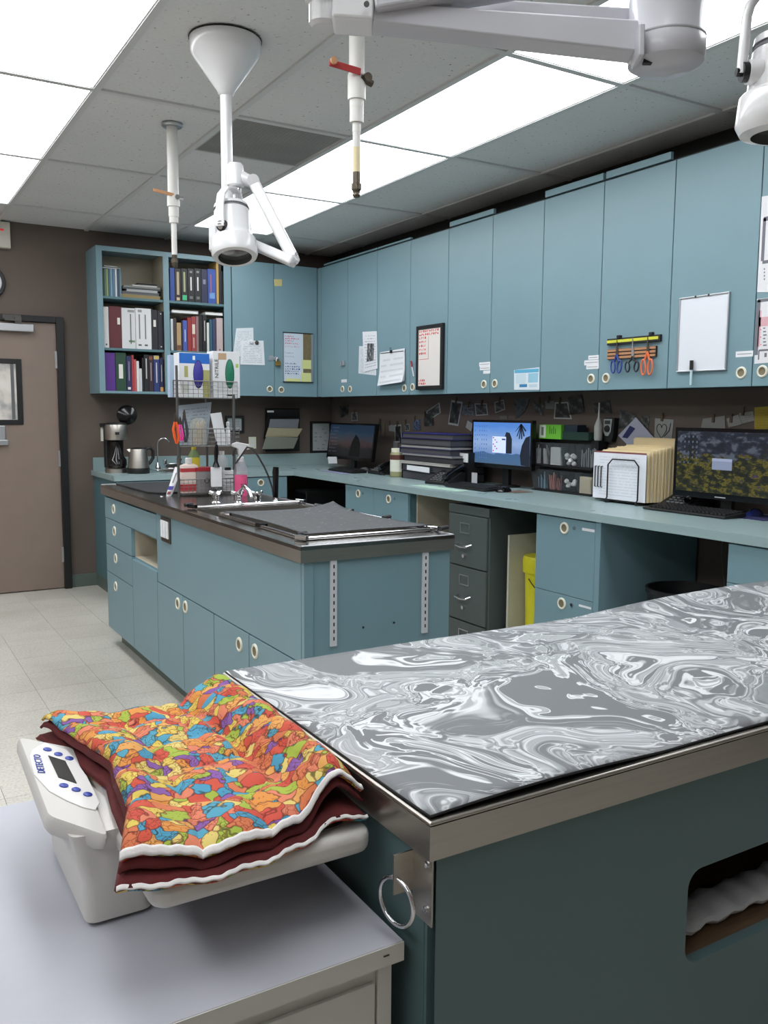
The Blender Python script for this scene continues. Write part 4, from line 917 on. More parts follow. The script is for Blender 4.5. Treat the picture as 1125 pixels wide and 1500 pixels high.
MB().lathe((c.x, KY + .06, zb + bh), [(.018, 0), (.018, .026), (.014, .03)], 18).build('bottle_cap', white_pl, t)
c = onY(298, 720, KY + .06)
t = thing('plastic_jar', 'translucent grey tub with a red lid on the lowest tier', 'jar', (c.x, KY + .06, zb))
bh = onY(298, 686, KY + .06).z - zb
rbox(MB(), c.x, KY + .06, .05, .045, .015, zb, zb + bh * .9).build('tub_body', mat('smoky_plastic', (146, 142, 142), .25, alpha=.85), t)
rbox(MB(), c.x, KY + .06, .052, .047, .015, zb + bh * .9, zb + bh * 1.05).build('tub_lid', mat('dark_red_lid', (150, 34, 44), .4), t)
MB().lathe((c.x + .004, KY + .0145, zb + bh * .5), [(.014, 0), (.014, .001), (.010, .001), (.010, 0)], 20, (0, -1, 0), caps=False).build('round_logo', black, t)
c = onY(334, 722, KY + .06)
t = thing('ointment_tube', 'small striped white box on the right of the lowest tier', 'box', (c.x, KY + .06, zb))
rbox(MB(), c.x, KY + .06, .028, .02, .004, zb, zb + .11).build('box_body', paper, t)
for k in range(4): MB().box(c.x - .024, c.x + .024, KY + .0392, KY + .04, zb + .02 + k * .022, zb + .024 + k * .022).build('grey_stripe', mat('grey_ink', (130, 130, 130), .6), t)
MB().box(c.x - .014, c.x + .014, KY + .05, KY + .07, zb + .11, zb + .125).build('box_cap', black, t)
c = onY(282, 660, ky1 - .03)
t = thing('spray_can', 'green and yellow bottle at the back of the lowest tier', 'bottle', (c.x, ky1 - .05, zb))
MB().lathe((c.x, ky1 - .05, zb), [(.03, 0), (.03, .19), (.02, .21), (.012, .22)], 20).build('bottle_body', mat('green_label', (110, 130, 84), .5), t)
MB().lathe((c.x, ky1 - .05, zb + .1), [(.0305, 0), (.0305, .08)], 20, caps=False).build('label_band', mat('yellow_label', (206, 190, 60), .5), t)
MB().lathe((c.x, ky1 - .05, zb + .22), [(.013, 0), (.013, .02)], 14).build('bottle_cap', mat('yellow_label', (206, 190, 60), .5), t)
c = onY(323, 670, ky1 - .03)
t = thing('tall_bottle', 'tall translucent bottle at the back right of the lowest tier', 'bottle', (c.x, ky1 - .05, zb))
MB().lathe((c.x, ky1 - .05, zb), [(.032, 0), (.033, .16), (.02, .185), (.012, .19)], 20).build('bottle_body', mat('milky_plastic', (190, 196, 200), .3, alpha=.8), t)
MB().lathe((c.x, ky1 - .05, zb + .19), [(.014, 0), (.014, .02)], 14).build('bottle_cap', white_pl, t)
# scrub brush hooked on the front
c = onY(316, 685, KY - .02)
t = thing('scrub_brush', 'white block brush with a black handle hanging on the rack front', 'brush', (c.x, KY - .025, onY(316, 718, KY - .02).z))
zb0 = onY(316, 713, KY - .02).z; zb1 = onY(316, 684, KY - .02).z
MB().box(c.x - .028, c.x + .028, KY - .035, KY - .018, zb0, zb1).build('brush_block', paper, t, bevel=.003)
MB().box(c.x - .026, c.x + .026, KY - .017, KY - .006, zb0, zb0 + .02).build('bristles', black, t)
MB().tube([(c.x, KY - .026, zb1), (c.x, KY - .026, zb1 + .03), (c.x + .002, KY - .026, zb1 + .08), (c.x + .004, KY - .026, zb1 + .115)], [.02, .009, .011, .007], 12).build('brush_handle', gloss_black, t)
MB().tube([(c.x + .004, KY - .026, zb1 + .112), (c.x + .008, KY - .02, zb1 + .13), (c.x + .002, KY - .01, zb1 + .12)], .0025, 6).build('hook', black, t)
# pink spray bottle
c = onZ(353, 726, IZ)
t = thing('spray_bottle', 'clear spray bottle of pink liquid with a white trigger', 'bottle', c)
bz = IZ + .0; H1 = onY(352, 695, c.y).z; H2 = onY(357, 676, c.y).z; H3 = onY(357, 652, c.y).z
sc_ = .034
bxx = c.x + .0
MB().lathe((bxx, c.y, bz), [(sc_ * .95, 0), (sc_, .01), (sc_, H1 - bz - .001)], 28).build('pink_liquid', mat('pink_liquid', (226, 92, 140), .2), t)
MB().lathe((bxx, c.y, bz), [(sc_ * 1.02, H1 - bz), (sc_ * .98, H1 - bz + .02), (sc_ * .7, H2 - bz), (sc_ * .4, H2 - bz + .02)], 28).build('clear_shoulder', mat('clear_shell', (196, 190, 200), .08, alpha=.35), t)
MB().lathe((bxx, c.y, H2), [(.016, .0), (.017, .022), (.012, .026)], 18).build('collar', white_pl, t)
MB().prism([(bxx - .045, c.y - .011, H3 - .006), (bxx - .045, c.y - .011, H3 + .008), (bxx - .02, c.y - .011, H3 + .016), (bxx + .045, c.y - .011, H3 + .004), (bxx + .055, c.y - .011, H3 - .02), (bxx + .02, c.y - .011, H3 - .026), (bxx - .01, c.y - .011, H2 + .024), (bxx - .016, c.y - .011, H3 - .02)], (0, .022, 0)).build('trigger_head', white_pl, t, bevel=.003)
MB().tube([(bxx - .02, c.y, H3 - .012), (bxx - .036, c.y, H3 - .03), (bxx - .04, c.y, H3 - .055)], .005, 8).build('trigger', black, t)
text('printed_word', 'TEAT', .009, (bxx - .018, c.y - sc_ - .001, H1 - .05), (1, 0, 0), (0, 0, 1), mat('print_purple', (110, 50, 90), .6), t) if False else None
MB().box(bxx - .014, bxx + .018, c.y - sc_ - .001, c.y - sc_ + .002, H1 - .05, H1 - .047).box(bxx - .010, bxx + .015, c.y - sc_ - .001, c.y - sc_ + .002, H1 - .06, H1 - .057).build('handwriting', mat('pen_ink', (120, 50, 90), .6), t)
# toothpaste-like tube
c = onZ(246, 727, IZ)
t = thing('paste_tube', 'white squeezed tube with blue and red marks leaning at the left of the rack', 'tube', c)
a = onD(247, 727, (CR.transposed() @ (c - CP)).y); b2 = onD(262, 684, (CR.transposed() @ (c - CP)).y + .03)
ax = (b2 - a)
rr_ = CR @ Vector((1, 0, 0)); nn = CR @ Vector((0, -1, 0))
R_ = []
for k, (f_, w1, w2) in enumerate(((0, .012, .012), (.1, .016, .015), (.4, .017, .012), (.75, .018, .006), (1, .021, .0015))):
    p = a + ax * f_
    R_.append([p + rr_ * w1 * math.cos(q) + nn * w2 * math.sin(q) for q in np.linspace(0, 2 * pi, 17)[:-1]])
MB().rings(R_).build('tube_body', paper, t)
for (f0, f1, c_, w1) in ((.22, .34, (60, 50, 150), .013), (.06, .16, (120, 40, 44), .009)):
    p0_ = a + ax * f0 + nn * .0165; p1_ = a + ax * f1 + nn * .015
    MB().add([p0_ - rr_ * w1, p0_ + rr_ * w1, p1_ + rr_ * w1, p1_ - rr_ * w1], [(0, 1, 2, 3)]).build('printed_mark', mat('ink_%d_%d_%d' % c_, c_, .5), t)
MB().add([a + ax * .45 + nn * .0135 - rr_ * .003, a + ax * .45 + nn * .0135 + rr_ * .003, a + ax * .8 + nn * .008 + rr_ * .003, a + ax * .8 + nn * .008 - rr_ * .003], [(0, 1, 2, 3)]).build('printed_mark', mat('grey_ink', (130, 130, 130), .6), t)
MB().lathe(a - ax.normalized() * .014 + Vector((-.02, 0, .0)), [(.012, 0), (.012, .02)], 14, (-1, .2, .3)).build('tube_cap', white_pl, t)

# ================================================================== FOREGROUND EXAM TABLE
TX0, TX1, TY0, TY1, TZ = .553, 2.35, .811, 1.50, .90
tt = thing('exam_table', 'teal treatment table with stainless steel top in the foreground', 'table', (1.45, 1.15, 0))
MB().box(TX0, TX1, TY0, TY1, TZ - .006, TZ).build('steel_top', steel, tt, bevel=.003, seg=3)
MB().box(TX0, TX0 + .01, TY0, TY1, TZ - .049, TZ - .006).box(TX1 - .01, TX1, TY0, TY1, TZ - .049, TZ - .006).box(TX0 + .01, TX1 - .01, TY0, TY0 + .01, TZ - .049, TZ - .006).box(TX0 + .01, TX1 - .01, TY1 - .01, TY1, TZ - .049, TZ - .006).build('steel_apron', steel, tt)
dteal = mat('slate_teal_laminate', (90, 114, 117), .5, var=.03, vscale=3)
zt_ = TZ - .050; fy = TY0 + .012
# front panel with rounded opening
def rr_pts(x0, x1, z0, z1, r, n=6):
    P = []
    for (cx, cz, a0) in ((x1 - r, z1 - r, 0), (x0 + r, z1 - r, pi / 2), (x0 + r, z0 + r, pi), (x1 - r, z0 + r, 3 * pi / 2)):
        for k in range(n + 1):
            a = a0 + k * pi / 2 / n; P.append((cx + r * math.cos(a), cz + r * math.sin(a)))
    return P
ox0 = onY(1006, 1340, fy).x; oz0 = onY(1020, 1408, fy).z; oz1 = onY(1030, 1270, fy).z; ox1 = ox0 + .38
inner = rr_pts(ox0, ox1, oz0, oz1, .028); n = len(inner)
bx0_, bx1_ = TX0 + .018, TX1 - .012
def outer_of(p):
    # project hole vertex outwards on the panel rectangle
    cx, cz = (ox0 + ox1) / 2, (oz0 + oz1) / 2; dx, dz = p[0] - cx, p[1] - cz
    s_ = 1e9
    if dx > 0: s_ = min(s_, (bx1_ - cx) / dx)
    if dx < 0: s_ = min(s_, (bx0_ - cx) / dx)
    if dz > 0: s_ = min(s_, (zt_ - cz) / dz)
    if dz < 0: s_ = min(s_, (.0 - cz) / dz)
    return (cx + dx * s_, cz + dz * s_)
outer = [outer_of(p) for p in inner]
vs = [(x, fy, z) for x, z in inner] + [(x, fy, z) for x, z in outer] + [(x, fy + .018, z) for x, z in inner]
fs = [(i, i + n, (i + 1) % n + n, (i + 1) % n) for i in range(n)] + [(i, (i + 1) % n, (i + 1) % n + 2 * n, i + 2 * n) for i in range(n)]
# rectangle corners
for (cx_, cz_) in ((bx0_, zt_), (bx1_, zt_), (bx1_, 0), (bx0_, 0)):
    k = min(range(n), key=lambda i: 0 if (outer[i][0] - cx_) * (outer[(i + 1) % n][0] - cx_) == 0 and False else 1)
corn = []
for i in range(n):
    a, b = outer[i], outer[(i + 1) % n]
    if abs(a[0] - b[0]) > 1e-6 and abs(a[1] - b[1]) > 1e-6:
        for (cx_, cz_) in ((bx0_, zt_), (bx1_, zt_), (bx1_, 0), (bx0_, 0)):
            if (abs(a[0] - cx_) < 1e-6 or abs(a[1] - cz_) < 1e-6) and (abs(b[0] - cx_) < 1e-6 or abs(b[1] - cz_) < 1e-6):
                vs.append((cx_, fy, cz_)); fs.append((i + n, len(vs) - 1, (i + 1) % n + n))
MB().add(vs, fs).build('front_panel', dteal, tt)
MB().box(TX0 + .018, TX0 + .036, TY0 + .030, TY1 - .012, 0, zt_).box(TX1 - .03, TX1 - .012, TY0 + .03, TY1 - .012, 0, zt_).box(TX0 + .036, TX1 - .03, TY1 - .03, TY1 - .012, 0, zt_).build('side_panels', dteal, tt)
MB().box(TX0 + .0165, TX0 + .018, TY0 + .035, TY0 + .036, 0, zt_).build('edge_band', teal_dark, tt)
MB().box(ox0 - .1, ox1 + .1, fy + .02, fy + .34, oz0 - .03, oz0 - .002).build('inner_shelf', mat('raw_plywood', (112, 88, 66), .7, var=.2, vscale=12, stretch=(1, 8, 1)), tt)
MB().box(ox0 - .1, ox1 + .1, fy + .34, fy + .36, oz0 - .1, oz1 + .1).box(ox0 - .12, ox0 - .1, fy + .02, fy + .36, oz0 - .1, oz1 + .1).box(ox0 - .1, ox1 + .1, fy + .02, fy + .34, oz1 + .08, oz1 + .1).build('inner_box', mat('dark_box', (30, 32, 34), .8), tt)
# plastic bag roll in the opening
t = thing('clear_bag_roll', 'crumpled clear plastic bag lying in the opening of the treatment table', 'bag', (ox0 + .15, fy + .06, oz0))
R_ = []
for k in range(26):
    f_ = k / 25; x = ox0 - .03 + f_ * .40; cz_ = oz0 + .016 + .004 * math.sin(k * 1.7)
    R_.append([(x, fy + .075 + (.035 + .002 * math.sin(k * 1.1 + j)) * math.cos(j * 2 * pi / 14), cz_ + .014 * math.sin(j * 2 * pi / 14) + .0008 * math.sin(j * 3 + k)) for j in range(14)])
MB().rings(R_).build('bag_film', mat('crumpled_film', (206, 208, 214), .3, var=.12, vscale=14, bump=.4, bscale=80), t)
# ring bracket on the corner
rb = thing('tie_ring', 'steel tether ring on an angle bracket at the table corner', 'ring', (TX0 - .02, .88, .80))
MB().box(TX0 + .0138, TX0 + .0162, .826, .868, .756, .843).build('mount_plate', steel, rb)
p_ = MB().obox((TX0 - .0005, .868, .812), (.0145, 0, 0), (0, .0012, 0), (0, 0, .026)); p_.build('bracket_tab', steel, rb)
for (y, z) in ((.838, .832), (.838, .774), (.856, .85)):
    MB().lathe((TX0 + .0138, y, z), [(.0045, 0), (.0042, .0022), (.002, .0032)], 12, (-1, 0, 0)).build('screw', chrome, rb)
cxr, cyr, czr, rr0 = TX0 - .010, .868, .776, .030
MB().tube([(cxr + rr0 * math.cos(a) * .2, cyr - rr0 * math.cos(a) * .98, czr + rr0 * math.sin(a)) for a in np.linspace(0, 2 * pi, 33)[:-1]], .0031, 12, closed=True).build('ring', chrome, rb)
# ---- marbled mat
marble = marble_mat()
mt = thing('marbled_mat', 'grey and white marbled foam mat lying on the steel treatment table', 'mat', (.7, 1.2, TZ))
nx, ny = 60, 26; vs = []; fs = []
mx0, mx1 = .557, 2.14
for j in range(ny):
    for i in range(nx):
        u = i / (nx - 1); v = j / (ny - 1)
        x = mx0 + (mx1 - mx0) * u; yb0 = .817 + .012 * math.sin(u * 6) * u; yb1 = 1.494
        y = yb0 + (yb1 - yb0) * v
        z = TZ + .0045 + .0008 * math.sin(x * 9 + y * 4)
        if v < .22: z += .007 * (1 - v / .22) ** 2 * (math.sin(min(1, max(0, (u - .0) / .25)) * pi) * .9 + .15)
        if v > .6: z += .022 * ((v - .6) / .4) ** 2 * max(0, math.sin(pi * min(1, max(0, (u - .55) / .7)))) 
        vs.append((x, y, z))
for j in range(ny - 1):
    for i in range(nx - 1):
        a = j * nx + i; fs.append((a, a + 1, a + nx + 1, a + nx))
o = MB().add(vs, fs, True).build('mat_sheet', marble, mt); s_ = o.modifiers.new('th', 'SOLIDIFY'); s_.thickness = .0035; s_.offset = -1; o.data.materials.append(rubber); s_.material_offset = 1; s_.material_offset_rim = 1

# ================================================================== CART + SCALE + QUILT
CZ2 = .726
ca = thing('side_cart', 'grey-white laminate cabinet with the scale on it, left foreground', 'cabinet', (.2, 1.2, 0))
cxl, cxr_, cyf, cyb = -.45, .550, .862, 1.512
MB().box(cxl, cxr_, cyf, cyb, CZ2 - .026, CZ2).build('cart_top', cart_top_m, ca, bevel=.0015)
MB().box(cxl, cxr_, cyf - .0015, cyf, CZ2 - .026, CZ2 - .001).build('front_edge_strip', cart_edge_m, ca)
MB().box(cxl + .01, cxr_ - .012, cyf + .014, cyb - .01, .0, CZ2 - .026).build('cart_body', cart_edge_m, ca)
MB().box(cxr_ - .032, cxr_ - .012, cyf + .008, cyf + .014, .0, CZ2 - .027).box(cxl + .01, cxr_ - .036, cyf + .008, cyf + .014, .0, CZ2 - .05).build('cart_door', cart_edge_m, ca, bevel=.001)
MB().box(cxr_ - .03, cxr_ - .022, cyf - .0024, cyf - .0015, CZ2 - .012, CZ2 - .0105).build('scratch', black, ca)
# scale
sc = thing('baby_scale', 'light grey digital tray scale with a blue keyed control head', 'scale', (.33, 1.18, CZ2))
def rslab(x0, x1, y0, y1, z0, z1, r, name, parent, bev=.006, m=scale_pl, seg=3, taper=0):
    cx, cy = (x0 + x1) / 2, (y0 + y1) / 2
    mb_ = rbox(MB(), cx, cy, (x1 - x0) / 2, (y1 - y0) / 2, r, z0, z1, 6)
    o = mb_.build(name, m, parent, bevel=bev, seg=seg)
    return o
rslab(.222, .46, 1.095, 1.36, CZ2 + .006, CZ2 + .032, .03, 'base', sc, .008)
for (x, y) in ((.235, 1.105), (.42, 1.105), (.235, 1.34), (.42, 1.34)):
    MB().cyl((x, y, CZ2), (x, y, CZ2 + .008), .012, n=14).build('rubber_foot', rubber, sc)
# column from base to head
prof = [(.215, 1.082, .300, 1.32, CZ2 + .006), (.213, 1.084, .292, 1.33, CZ2 + .06), (.208, 1.088, .284, 1.35, .805), (.200, 1.088, .280, 1.38, .848)]
R_ = []
for (x0, y0, x1, y1, z) in prof:
    q = []
    cx, cy = (x0 + x1) / 2, (y0 + y1) / 2; wx, wy = (x1 - x0) / 2, (y1 - y0) / 2; r = .014
    for (sx_, sy_, a0) in ((1, 1, 0), (-1, 1, pi / 2), (-1, -1, pi), (1, -1, 3 * pi / 2)):
        for k in range(5):
            a = a0 + k * pi / 8; q.append((cx + sx_ * (wx - r) + r * math.cos(a), cy + sy_ * (wy - r) + r * math.sin(a), z))
    R_.append(q)
MB().rings(R_).build('column', scale_pl, sc)
rslab(.33, .44, 1.15, 1.32, CZ2 + .032, .814, .02, 'pedestal', sc, .006)
MB().tube([(.296, 1.094, .838), (.298, 1.094, .80), (.300, 1.094, .776), (.308, 1.095, .758), (.324, 1.096, .749), (.36, 1.10, .746), (.42, 1.11, .745)], .0115, 14).build('curved_rib', scale_pl, sc)
# control head: tilted slab along Y
A = onZ(70, 1195, .868); B = onZ(160, 1226, .850); D = onZ(26, 1079, .885); hn = (B - A).cross(D - A).normalized(); _d = ray(108, 1095); Cc = CP + _d * ((A - CP).dot(hn) / _d.dot(hn))
hx = (B - A); hy = (D - A); hn = hx.cross(hy).normalized()
def HP(u, v, h=0): return A + (B - A) * u + (D - A) * v + ((Cc - D) - (B - A)) * u * v + hn * h
pts = []
for (cu, cv, a0) in ((1, 1, 0), (0, 1, pi / 2), (0, 0, pi), (1, 0, 3 * pi / 2)):
    for k in range(5):
        a = a0 + k * pi / 8
        pts.append(((cu - .12 if cu else .12) + .12 * math.cos(a), (cv - .03 if cv else .03) + .03 * math.sin(a)))
hd = MB().rings([[HP(.5 + (u - .5) * s_, .5 + (v - .5) * s2, h) for u, v in pts] for (s_, s2, h) in ((.8, .93, -.026), (.97, .985, -.02), (1.0, 1.0, -.012), (1.0, 1.0, -.004), (.95, .985, 0))]).build('control_head', scale_pl, sc)
def on_head(px_, py_, h=0):
    d = ray(px_, py_); return CP + d * ((A + hn * h - CP).dot(hn) / d.dot(hn))
_fp = [(43, 1108), (47, 1098), (56, 1092), (66, 1088), (98, 1098), (110, 1112), (128, 1138), (146, 1176), (140, 1186), (122, 1182), (98, 1172), (72, 1158), (50, 1134)]
face = MB().prism([on_head(x, y, .0018) for x, y in _fp], -hn * .0018).build('keypad_face', mat('keypad_white', (226, 224, 222), .35), sc, bevel=.0006)
blue = mat('key_blue', (40, 62, 160), .4)
def key(px_, py_):
    # hit the head plane
    return on_head(px_, py_, 0)
for (x, y) in ((69, 1100), (85, 1107), (101, 1113), (93, 1153), (111, 1159), (128, 1166)):
    MB().lathe(key(x, y) + hn * .002, [(.0062, 0), (.0062, .001), (.005, .0018)], 18, hn).build('key', blue, face)
q = [key(x, y) + hn * .0028 for x, y in ((70, 1109), (95, 1117), (112, 1150), (85, 1141))]
MB().prism(q, -hn * .0012).build('display', mat('lcd_dark', (52, 50, 50), .12), face)
o0 = key(66, 1135) + hn * .0025; o1 = key(56, 1100) + hn * .0025
text('maker_name', 'DETECTO', .0145, o0, o1 - o0, hn.cross((o1 - o0).normalized()), blue, face)
# tray
tray = rslab(.256, .545, .926, 1.42, .814, .846, .022, 'tray', sc, .011, seg=4)
rslab(.275, .525, .95, 1.40, .8465, .849, .03, 'tray_bed', sc, .0008, m=mat('steel_bed', (120, 120, 118), .4, metal=.6))
# ---- quilt
quilt = quilt_mat()
qt = thing('folded_quilt', 'brightly printed quilted blanket with maroon lining folded on the scale', 'blanket', (.38, 1.18, .85))
def top_h(u, v):
    """height over the tray; u left-right, v front-back"""
    h = .030
    h += .044 * math.exp(-((u - .87 - .05 * v) / (.115 + .03 * v)) ** 2) * (.95 - .40 * v)          # rolled right side
    h -= .016 * math.exp(-((u - .70) / .05) ** 2) * (.3 + .7 * min(1, v * 3)); h = max(h, .016)
    h += .012 * math.exp(-((u - .05) / .10) ** 2)
    h += .010 * math.exp(-((v - .55) / .12) ** 2) * math.exp(-((u - .12) / .12) ** 2)
    # quilting puffs on a stitched grid
    pu = abs(math.sin(pi * (u * 3.6 + .12 * math.sin(5 * v)))) ** .5; pv = abs(math.sin(pi * (v * 5 + .15 * math.sin(4 * u)))) ** .5
    h += .012 * pu * pv
    h += .0025 * math.sin(23 * u + 9 * v) * math.sin(17 * v - 6 * u)
    h -= .006 * max(0, (.06 - v) / .06) ** 1.5
    return h
def outline(u, v):
    # corners/edges in plan, fitted to the folded cloth
    L_ = [(.225, .945), (.262, 1.05), (.268, 1.13), (.278, 1.20), (.262, 1.29), (.238, 1.40), (.228, 1.45)]
    Rr = [(.543, .955), (.545, 1.05), (.545, 1.15), (.546, 1.25), (.546, 1.33), (.545, 1.40), (.540, 1.45)]
    f_ = v * 6; k = min(5, int(f_)); w_ = f_ - k
    l = Vector(L_[k]) * (1 - w_) + Vector(L_[k + 1]) * w_; r = Vector(Rr[k]) * (1 - w_) + Vector(Rr[k + 1]) * w_
    p = l * (1 - u) + r * u
    p.y += -.030 * math.sin(pi * min(1, u * 1.25)) * (1 - v) ** 2 + .012 * math.sin(u * 9) * v ** 3 * .6 - .014 * math.sin(pi * u) * v ** 3
    return p
def cloth(name, m, z0, hf, shrink=0, nu=90, nv=110, thick=.004, dx=0, dy=0, wav=0.0):
    vs = []; fs = []
    for j in range(nv):
        for i in range(nu):
            u = i / (nu - 1); v = j / (nv - 1); p = outline(u, v)
            e = min(u, 1 - u, v, 1 - v)
            vs.append((p.x + dx * (1 - u), p.y + dy * (1 - v) + wav * math.sin(u * 31 + 1) * max(0, 1 - v * 12), z0 + hf(u, v) - .006 * max(0, (.03 - e) / .03) ** 2))
    for j in range(nv - 1):
        for i in range(nu - 1):
            a = j * nu + i; fs.append((a, a + 1, a + nu + 1, a + nu))
    o = MB().add(vs, fs, True).build(name, m, qt); s_ = o.modifiers.new('th', 'SOLIDIFY'); s_.thickness = thick; s_.offset = -1
    return o
ZQ = .8505
top_o = cloth('printed_cover', quilt, ZQ + .001, top_h)
low = lambda u, v: max(.004, top_h(u, v) * .80 - .004)
cloth('maroon_lining', maroon, ZQ, lambda u, v: max(.010, top_h(u, v) - .011), dx=-.003, dy=-.004, nu=60, nv=70, wav=.0015)
cloth('lower_lining', maroon, ZQ, lambda u, v: .008 + .35 * max(0, top_h(u, v) - .030), dx=-.010, dy=-.016, nu=60, nv=70, wav=.003)
cloth('lower_cover', quilt, ZQ, lambda u, v: .0045 + .33 * max(0, top_h(u, v) - .030), dx=-.008, dy=-.014, nu=60, nv=70, thick=.003, wav=.003)
# binding strips
def strip(name, hf, z0, dx, dy, wav, w_=.016, thick=.005, u0=.0, drop=.0):
    vs = []; fs = []; nn_ = 120
    for i in range(nn_):
        u = u0 + (1 - u0) * i / (nn_ - 1)
        for k in range(4):
            v = k * w_ / 3
            p = outline(u, v)
            vs.append((p.x + dx * (1 - u), p.y + dy + wav * math.sin(u * 31 + 1) - .0015, z0 + hf(u, v) - drop * (1 - k / 3) - .006 * max(0, (.03 - v) / .03) ** 2 + .0016 + .0008 * math.sin(i * .9)))
    for i in range(nn_ - 1):
        for k in range(3):
            a = i * 4 + k; fs.append((a, a + 4, a + 5, a + 1))
    o = MB().add(vs, fs, True).build(name, binding, qt); s_ = o.modifiers.new('th', 'SOLIDIFY'); s_.thickness = thick; s_.offset = 0
strip('white_binding', top_h, ZQ + .001, 0, 0, 0, w_=.011, thick=.003, drop=.001)
strip('white_binding', lambda u, v: .0055 + .33 * max(0, top_h(u, v) - .030), ZQ, -.008, -.016, .003, w_=.007, thick=.002)

# ================================================================== CEILING LAMP 1 (centre)
def LD(x, y, d): return onD(x, y, d)
c0 = Vector((1.233, 3.215, ZC))
d0 = 3.215
l1 = thing('exam_lamp', 'white articulated exam lamp on a pole under its cone canopy', 'lamp', c0)
MB().lathe(c0 - Vector((0, 0, .2)), [(.02, .0), (.028, .006), (.034, .02), (.118, .135), (.128, .15), (.131, .196)], 40).build('canopy', lamp_white, l1)
MB().lathe(c0 - Vector((0, 0, .004)), [(.134, 0), (.134, .003)], 30).build('ceiling_hole', mat('dark_gap', (50, 46, 42), .9), l1)
zj = LD(345, 245, d0).z
MB().cyl((c0.x, c0.y, ZC - .19), (c0.x, c0.y, LD(335, 300, d0).z), .0215, n=24).build('pole', lamp_white, l1)
dj = d0 - .03
p1 = LD(345, 241, dj); p2 = LD(345, 274, dj)
MB().lathe(p2, [(.024, 0), (.030, .006), (.030, (p1 - p2).length - .008), (.024, (p1 - p2).length)], 28).build('swivel_block', lamp_white, l1)
MB().cyl(LD(350, 258, dj), LD(371, 268, dj), .024, .021, n=20).build('knuckle', lamp_white, l1)
def barm(pa, pb, w1, w2, name, m_=lamp_white, bev=.008):
    pa, pb = Vector(pa), Vector(pb); d = (pb - pa); L_ = d.length; d.normalize()
    n_ = (CR @ Vector((0, -1, 0))); s_ = d.cross(n_).normalized(); n_ = s_.cross(d).normalized()
    return MB().obox((pa + pb) / 2, d * (L_ / 2 + .01), s_ * w1, n_ * w2).build(name, m_, l1 if name != 'x' else None, bevel=bev, seg=3)
barm(LD(371, 266, dj), LD(430, 380, dj - .06), .021, .022, 'upper_arm')
barm(LD(373, 275, dj + .03), LD(424, 374, dj - .03), .010, .012, 'parallel_link', lamp_grey, .004)
MB().cyl(LD(371, 264, dj + .03), LD(371, 264, dj - .03), .022, n=20).build('arm_joint', lamp_white, l1)
MB().cyl(LD(430, 381, dj - .09), LD(430, 381, dj - .03), .019, n=20).build('elbow_joint', lamp_white, l1)
barm(LD(428, 383, dj - .09), LD(375, 360, dj + .02), .017, .02, 'lower_arm')
for (x, y) in ((434, 372), (435, 384)): MB().cyl(LD(x, y, dj - .1), LD(x, y, dj - .02), .006, n=12).build('bolt', lamp_grey, l1)
# head
hb = LD(344, 372, dj - .05); ht = LD(339, 303, dj - .02); hax = (ht - hb).normalized(); hl = (ht - hb).length
head = MB().lathe(hb, [(.060, -.014), (.078, -.012), (.083, 0), (.081, .03), (.079, .052), (.070, .06), (.067, .075), (.064, hl - .022), (.060, hl - .02), (.060, hl - .013), (.064, hl - .011), (.063, hl), (.03, hl + .003)], 40, hax, caps=False).build('lamp_head', lamp_white, l1)
MB().lathe(hb, [(.060, -.014), (.056, .004), (.0, .008)], 32, hax, caps=False).build('lens', mat('lens_glass', (80, 82, 80), .08), head)
MB().lathe(hb, [(.0645, hl - .021), (.0605, hl - .019), (.0605, hl - .013), (.0645, hl - .011)], 36, hax, caps=False).build('seam_band', mat('grey_band', (120, 120, 124), .5), head)
piv = LD(323, 331, dj - .11); pr = LD(359, 324, dj + .03)
sd = (pr - piv).normalized()
MB().cyl(piv + sd * .0, piv + sd * .03, .018, n=22).build('pivot_knob', black, head)
MB().cyl(piv - sd * .004, piv, .011, n=22).build('knob_cap', chrome, head)
yk_ = [piv + Vector((0, 0, .0)) - sd * .002, LD(322, 300, dj - .11), LD(324, 284, dj - .10), LD(331, 275, dj - .075), LD(341, 276, dj - .03), LD(348, 284, dj), LD(352, 300, dj + .02), pr]
def flat_bar(pts, w_, th, name, m_, parent):
    R_ = []
    for i, p in enumerate(pts):
        t_ = (Vector(pts[min(i + 1, len(pts) - 1)]) - Vector(pts[max(0, i - 1)])).normalized()
        a_ = sd.cross(Vector((0, 0, 1))).normalized(); b_2 = t_.cross(a_).normalized()
        R_.append([Vector(p) + a_ * w_ * q0 + b_2 * th * q1 for q0, q1 in ((-1, -1), (1, -1), (1, 1), (-1, 1))])
    return MB().rings(R_, smooth=False).build(name, m_, parent, bevel=.002)
flat_bar(yk_, .016, .004, 'yoke', lamp_white, l1)
MB().cyl(LD(349, 276, dj), LD(349, 284, dj), .010, n=12).build('yoke_stud', chrome, l1)
MB().obox(LD(345, 290, dj), (.005, 0, 0), (0, .012, 0), (0, 0, .028)).build('cable_plate', white_pl, l1)
a = LD(311, 340, dj - .04)
MB().obox(LD(313, 350, dj - .06), (CR @ Vector((1, 0, 0))) * .014, (CR @ Vector((0, 1, 0))) * .02, (0, 0, .045)).build('side_box', lamp_white, head, bevel=.004)

